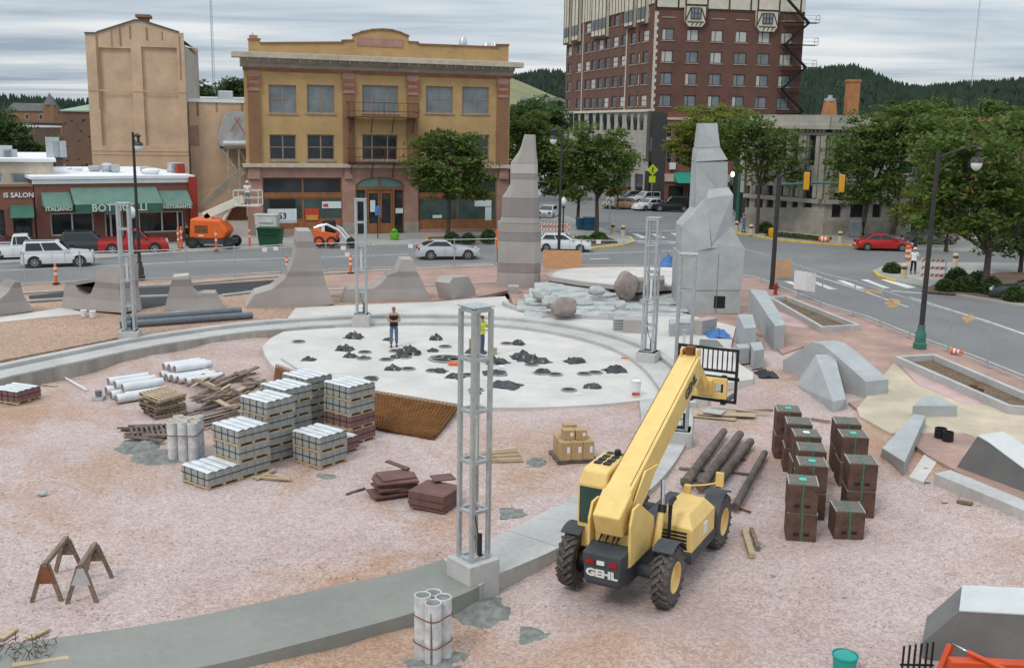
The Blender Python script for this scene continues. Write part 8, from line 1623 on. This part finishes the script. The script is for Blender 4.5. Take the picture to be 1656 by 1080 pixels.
def person(label, loc, rz, h=1.76, shirt='cloth_black', pants='denim', hair='hair_brown', arms='fold', legs=(0, 0), sleeve=True, hat=None, lean=0.0, long_sleeve=False):
    t = thing('person', label, 'person', loc, rz); k = h/1.76    # faces -y
    J = {'pel': (0, 0, .95), 'wai': (0, -.0, 1.10), 'che': (0, -lean*.5, 1.30), 'shl': (0, -lean*.8, 1.45), 'nek': (0, -lean, 1.53)}
    if arms == 'fold': AR = lambda s: [(s*.19, -lean*.8, 1.44), (s*.27, -.02, 1.18), (s*.10, -.24, 1.16), (-s*.06, -.25, 1.19)]
    elif arms == 'down': AR = lambda s: [(s*.19, -lean*.8, 1.44), (s*.26, .02, 1.16), (s*.27, -.08, .90), (s*.27, -.10, .80)]
    else: AR = lambda s: [(s*.19, -lean*.8, 1.44), (s*.27, -.10, 1.22), (s*.20, -.36, 1.18), (s*.16, -.46, 1.18)]
    LG = lambda s: [(s*.10, 0, .90), (s*.11, -.03+legs[0 if s > 0 else 1]*.5, .50), (s*.12, legs[0 if s > 0 else 1], .09)]
    sc = lambda L_: [tuple(c*k for c in p) for p in L_]
    V = [J['pel'], J['wai'], J['che'], J['shl'], J['nek']]; E_ = [(0, 1), (1, 2), (2, 3), (3, 4)]; Rr = [(.15, .11), (.14, .10), (.165, .11), (.13, .09), .055]
    for s in (1, -1):
        b = len(V); V += AR(s); Rr += [.062, .047, .036, .03]; E_ += [(3, b), (b, b+1), (b+1, b+2), (b+2, b+3)]
        b = len(V); V += LG(s); Rr += [.088, .062, .042]; E_ += [(0, b), (b, b+1), (b+1, b+2)]
    V.append((0, -lean-.015, 1.62)); V.append((0, -lean-.02, 1.70)); Rr += [(.075, .085), (.068, .08)]; E_ += [(4, len(V)-2), (len(V)-2, len(V)-1)]
    skinmesh('body', sc(V), E_, [tuple(x*k for x in r) if isinstance(r, tuple) else r*k for r in Rr], 'skin', t)
    # shirt, trousers
    V = [J['wai'], (0, 0, .96), J['che'], J['shl']]; E_ = [(0, 1), (0, 2), (2, 3)]; Rr = [(.185, .14), (.18, .138), (.225, .158), (.20, .135)]
    if sleeve:
        for s in (1, -1):
            a = AR(s); b = len(V); e = Vector(a[0]).lerp(Vector(a[1]), .75) if not long_sleeve else Vector(a[1]); V += [a[0], tuple(e)]; Rr += [.076, .064]; E_ += [(3, b), (b, b+1)]
            if long_sleeve: V.append(a[2]); Rr.append(.048); E_.append((b+1, b+2))
    skinmesh('shirt', sc(V), E_, [tuple(x*k for x in r) if isinstance(r, tuple) else r*k for r in Rr], shirt, t)
    V = [(0, 0, .93), (0, 0, 1.02)]; E_ = [(0, 1)]; Rr = [(.165, .122), (.158, .115)]
    for s in (1, -1):
        a = LG(s); b = len(V); V += [a[0], a[1], (a[2][0], a[2][1], .12)]; Rr += [.100, .078, .068]; E_ += [(0, b), (b, b+1), (b+1, b+2)]
    skinmesh('trousers', sc(V), E_, [tuple(x*k for x in r) if isinstance(r, tuple) else r*k for r in Rr], pants, t)
    for s in (1, -1):
        a = LG(s)[2]; MB().rock((a[0]*k, (a[1]-.05)*k, .05*k), .055*k, .14*k, .055*k, 1, 2, .05, .9).build('shoe', 'boot', t, smooth=True)
        hp_ = Vector(AR(s)[3])*k; hd2 = (Vector(AR(s)[3])-Vector(AR(s)[2])).normalized(); m = MB(); side = hd2.cross(Vector((0, 0, 1))); side = side.normalized() if side.length > .1 else Vector((1, 0, 0))
        m.pipe([hp_, hp_+hd2*.05*k, hp_+hd2*.09*k], [.03*k, .042*k, .036*k], 8)
        for f in range(4): o_ = side*(f-1.5)*.019*k; m.pipe([hp_+hd2*.085*k+o_, hp_+hd2*(.13+.01*(f in (1, 2)))*k+o_, hp_+hd2*.155*k+o_*1.05-Vector((0, 0, .02*k))], [.010*k, .009*k, .007*k], 6)
        m.pipe([hp_+hd2*.03*k+side*.035*k, hp_+hd2*.08*k+side*.062*k], [.012*k, .009*k], 6); m.build('hand', 'skin', t, smooth=True)
    hy = (-lean-.02)*k; hz_ = 1.655*k
    m = MB().rock((0, hy-.098*k, hz_-.005*k), .014*k, .022*k, .024*k, 1, 1, 0).rock((.082*k, hy, hz_), .012*k, .022*k, .032*k, 1, 1, 0).rock((-.082*k, hy, hz_), .012*k, .022*k, .032*k, 1, 1, 0); m.build('face_features', 'skin', t, smooth=True)
    m = MB().box(-.045*k, -.02*k, hy-.093*k, hy-.083*k, hz_+.015*k, hz_+.028*k).box(.02*k, .045*k, hy-.093*k, hy-.083*k, hz_+.015*k, hz_+.028*k).box(-.025*k, .025*k, hy-.092*k, hy-.082*k, hz_-.055*k, hz_-.047*k); m.build('eyes_and_mouth', 'hair_brown', t)
    MB().rock((0, hy+.018*k, hz_+.04*k), .088*k, .098*k, .085*k, 3, 2, .06).build('hair', hair, t, smooth=True)
    if hat: MB().lathe([(.135*k, 0), (.125*k, .015*k), (.105*k, .02*k), (.1*k, .07*k), (.05*k, .115*k)], 14, (0, hy, hz_+.055*k)).build('hard_hat', hat, t, smooth=40)
    return t
person('man in a black vest and jeans standing with folded arms on the round floor', G(637, 561, 0), R_(8), 1.86, 'cloth_black', 'denim', 'hair_grey', 'fold', (.05, -.06), sleeve=False)
person('worker in a lime yellow shirt standing behind the near tower', G(778, 572, 0), R_(50), 1.74, 'cloth_lime', 'denim', 'hair_brown', 'reach', (.03, -.05), lean=.05)
person('person in a white top and dark trousers carrying an orange barrel', G(1476, 443, .36), R_(150), 1.8, 'cloth_white', 'cloth_black', 'hair_grey', 'reach', (.12, -.12), lean=.12, long_sleeve=True, hat='cloth_white')
b = G(1466, 436, .36); t = thing('carried_barrel', 'orange and white striped barrel held by the person in white', 'traffic barrel', b+Vector((.05, -.1, .75)))
for k in range(5): MB().lathe([(.25-.012*k, .2*k), (.25-.012*(k+1), .2*(k+1))], 14).build('band', 'barrier_orange' if k % 2 == 0 else 'barrier_white', t, smooth=40)
t.rotation_euler = (.1, -.15, 0)
person('worker in a white shirt riding in the boom lift basket', BASKET, R_(20), 1.75, 'cloth_white', 'cloth_grey', arms='reach', hat='cloth_white'); person('worker in white standing behind the boom lift', G(362, 392, .345), R_(-60), 1.75, 'cloth_white', 'cloth_grey', arms='reach', lean=.05, long_sleeve=True)
person('person in black walking past the restaurant window', G(303, 398, .345), R_(90), 1.75, 'cloth_black', 'cloth_black', arms='down', legs=(.15, -.15), long_sleeve=True)
for px, py, sh, lab, rz in ((1062,322,'cloth_white','pedestrian in a white shirt before the hotel entrance',30),(1070,321,'cloth_grey','pedestrian in grey beside the one in white at the hotel',-30),(1202,376,'denim','pedestrian in blue between the bank corner bollards',90),(1076,324,'cloth_red','pedestrian in red near the teal awning',60)): person(lab, G(px, py, .345 if px > 1100 else .2), R_(rz), 1.72, sh, 'denim', arms='down', legs=(.1, -.1), long_sleeve=True)
# a folded flag and small shop items
b = G(106, 392, .345); t = thing('hanging_flag', 'small red and white striped flag before the restaurant window', 'flag', b); MB().tube((0, 0, 0), (0, 0, 2.9), .03).build('pole', 'lamp_black', t)
for k in range(6): MB().box(-.35, .35, -.03, -.01, 1.9+k*.13, 1.9+(k+1)*.13).build('stripe', 'poster_red' if k % 2 == 0 else 'sign_white', t)
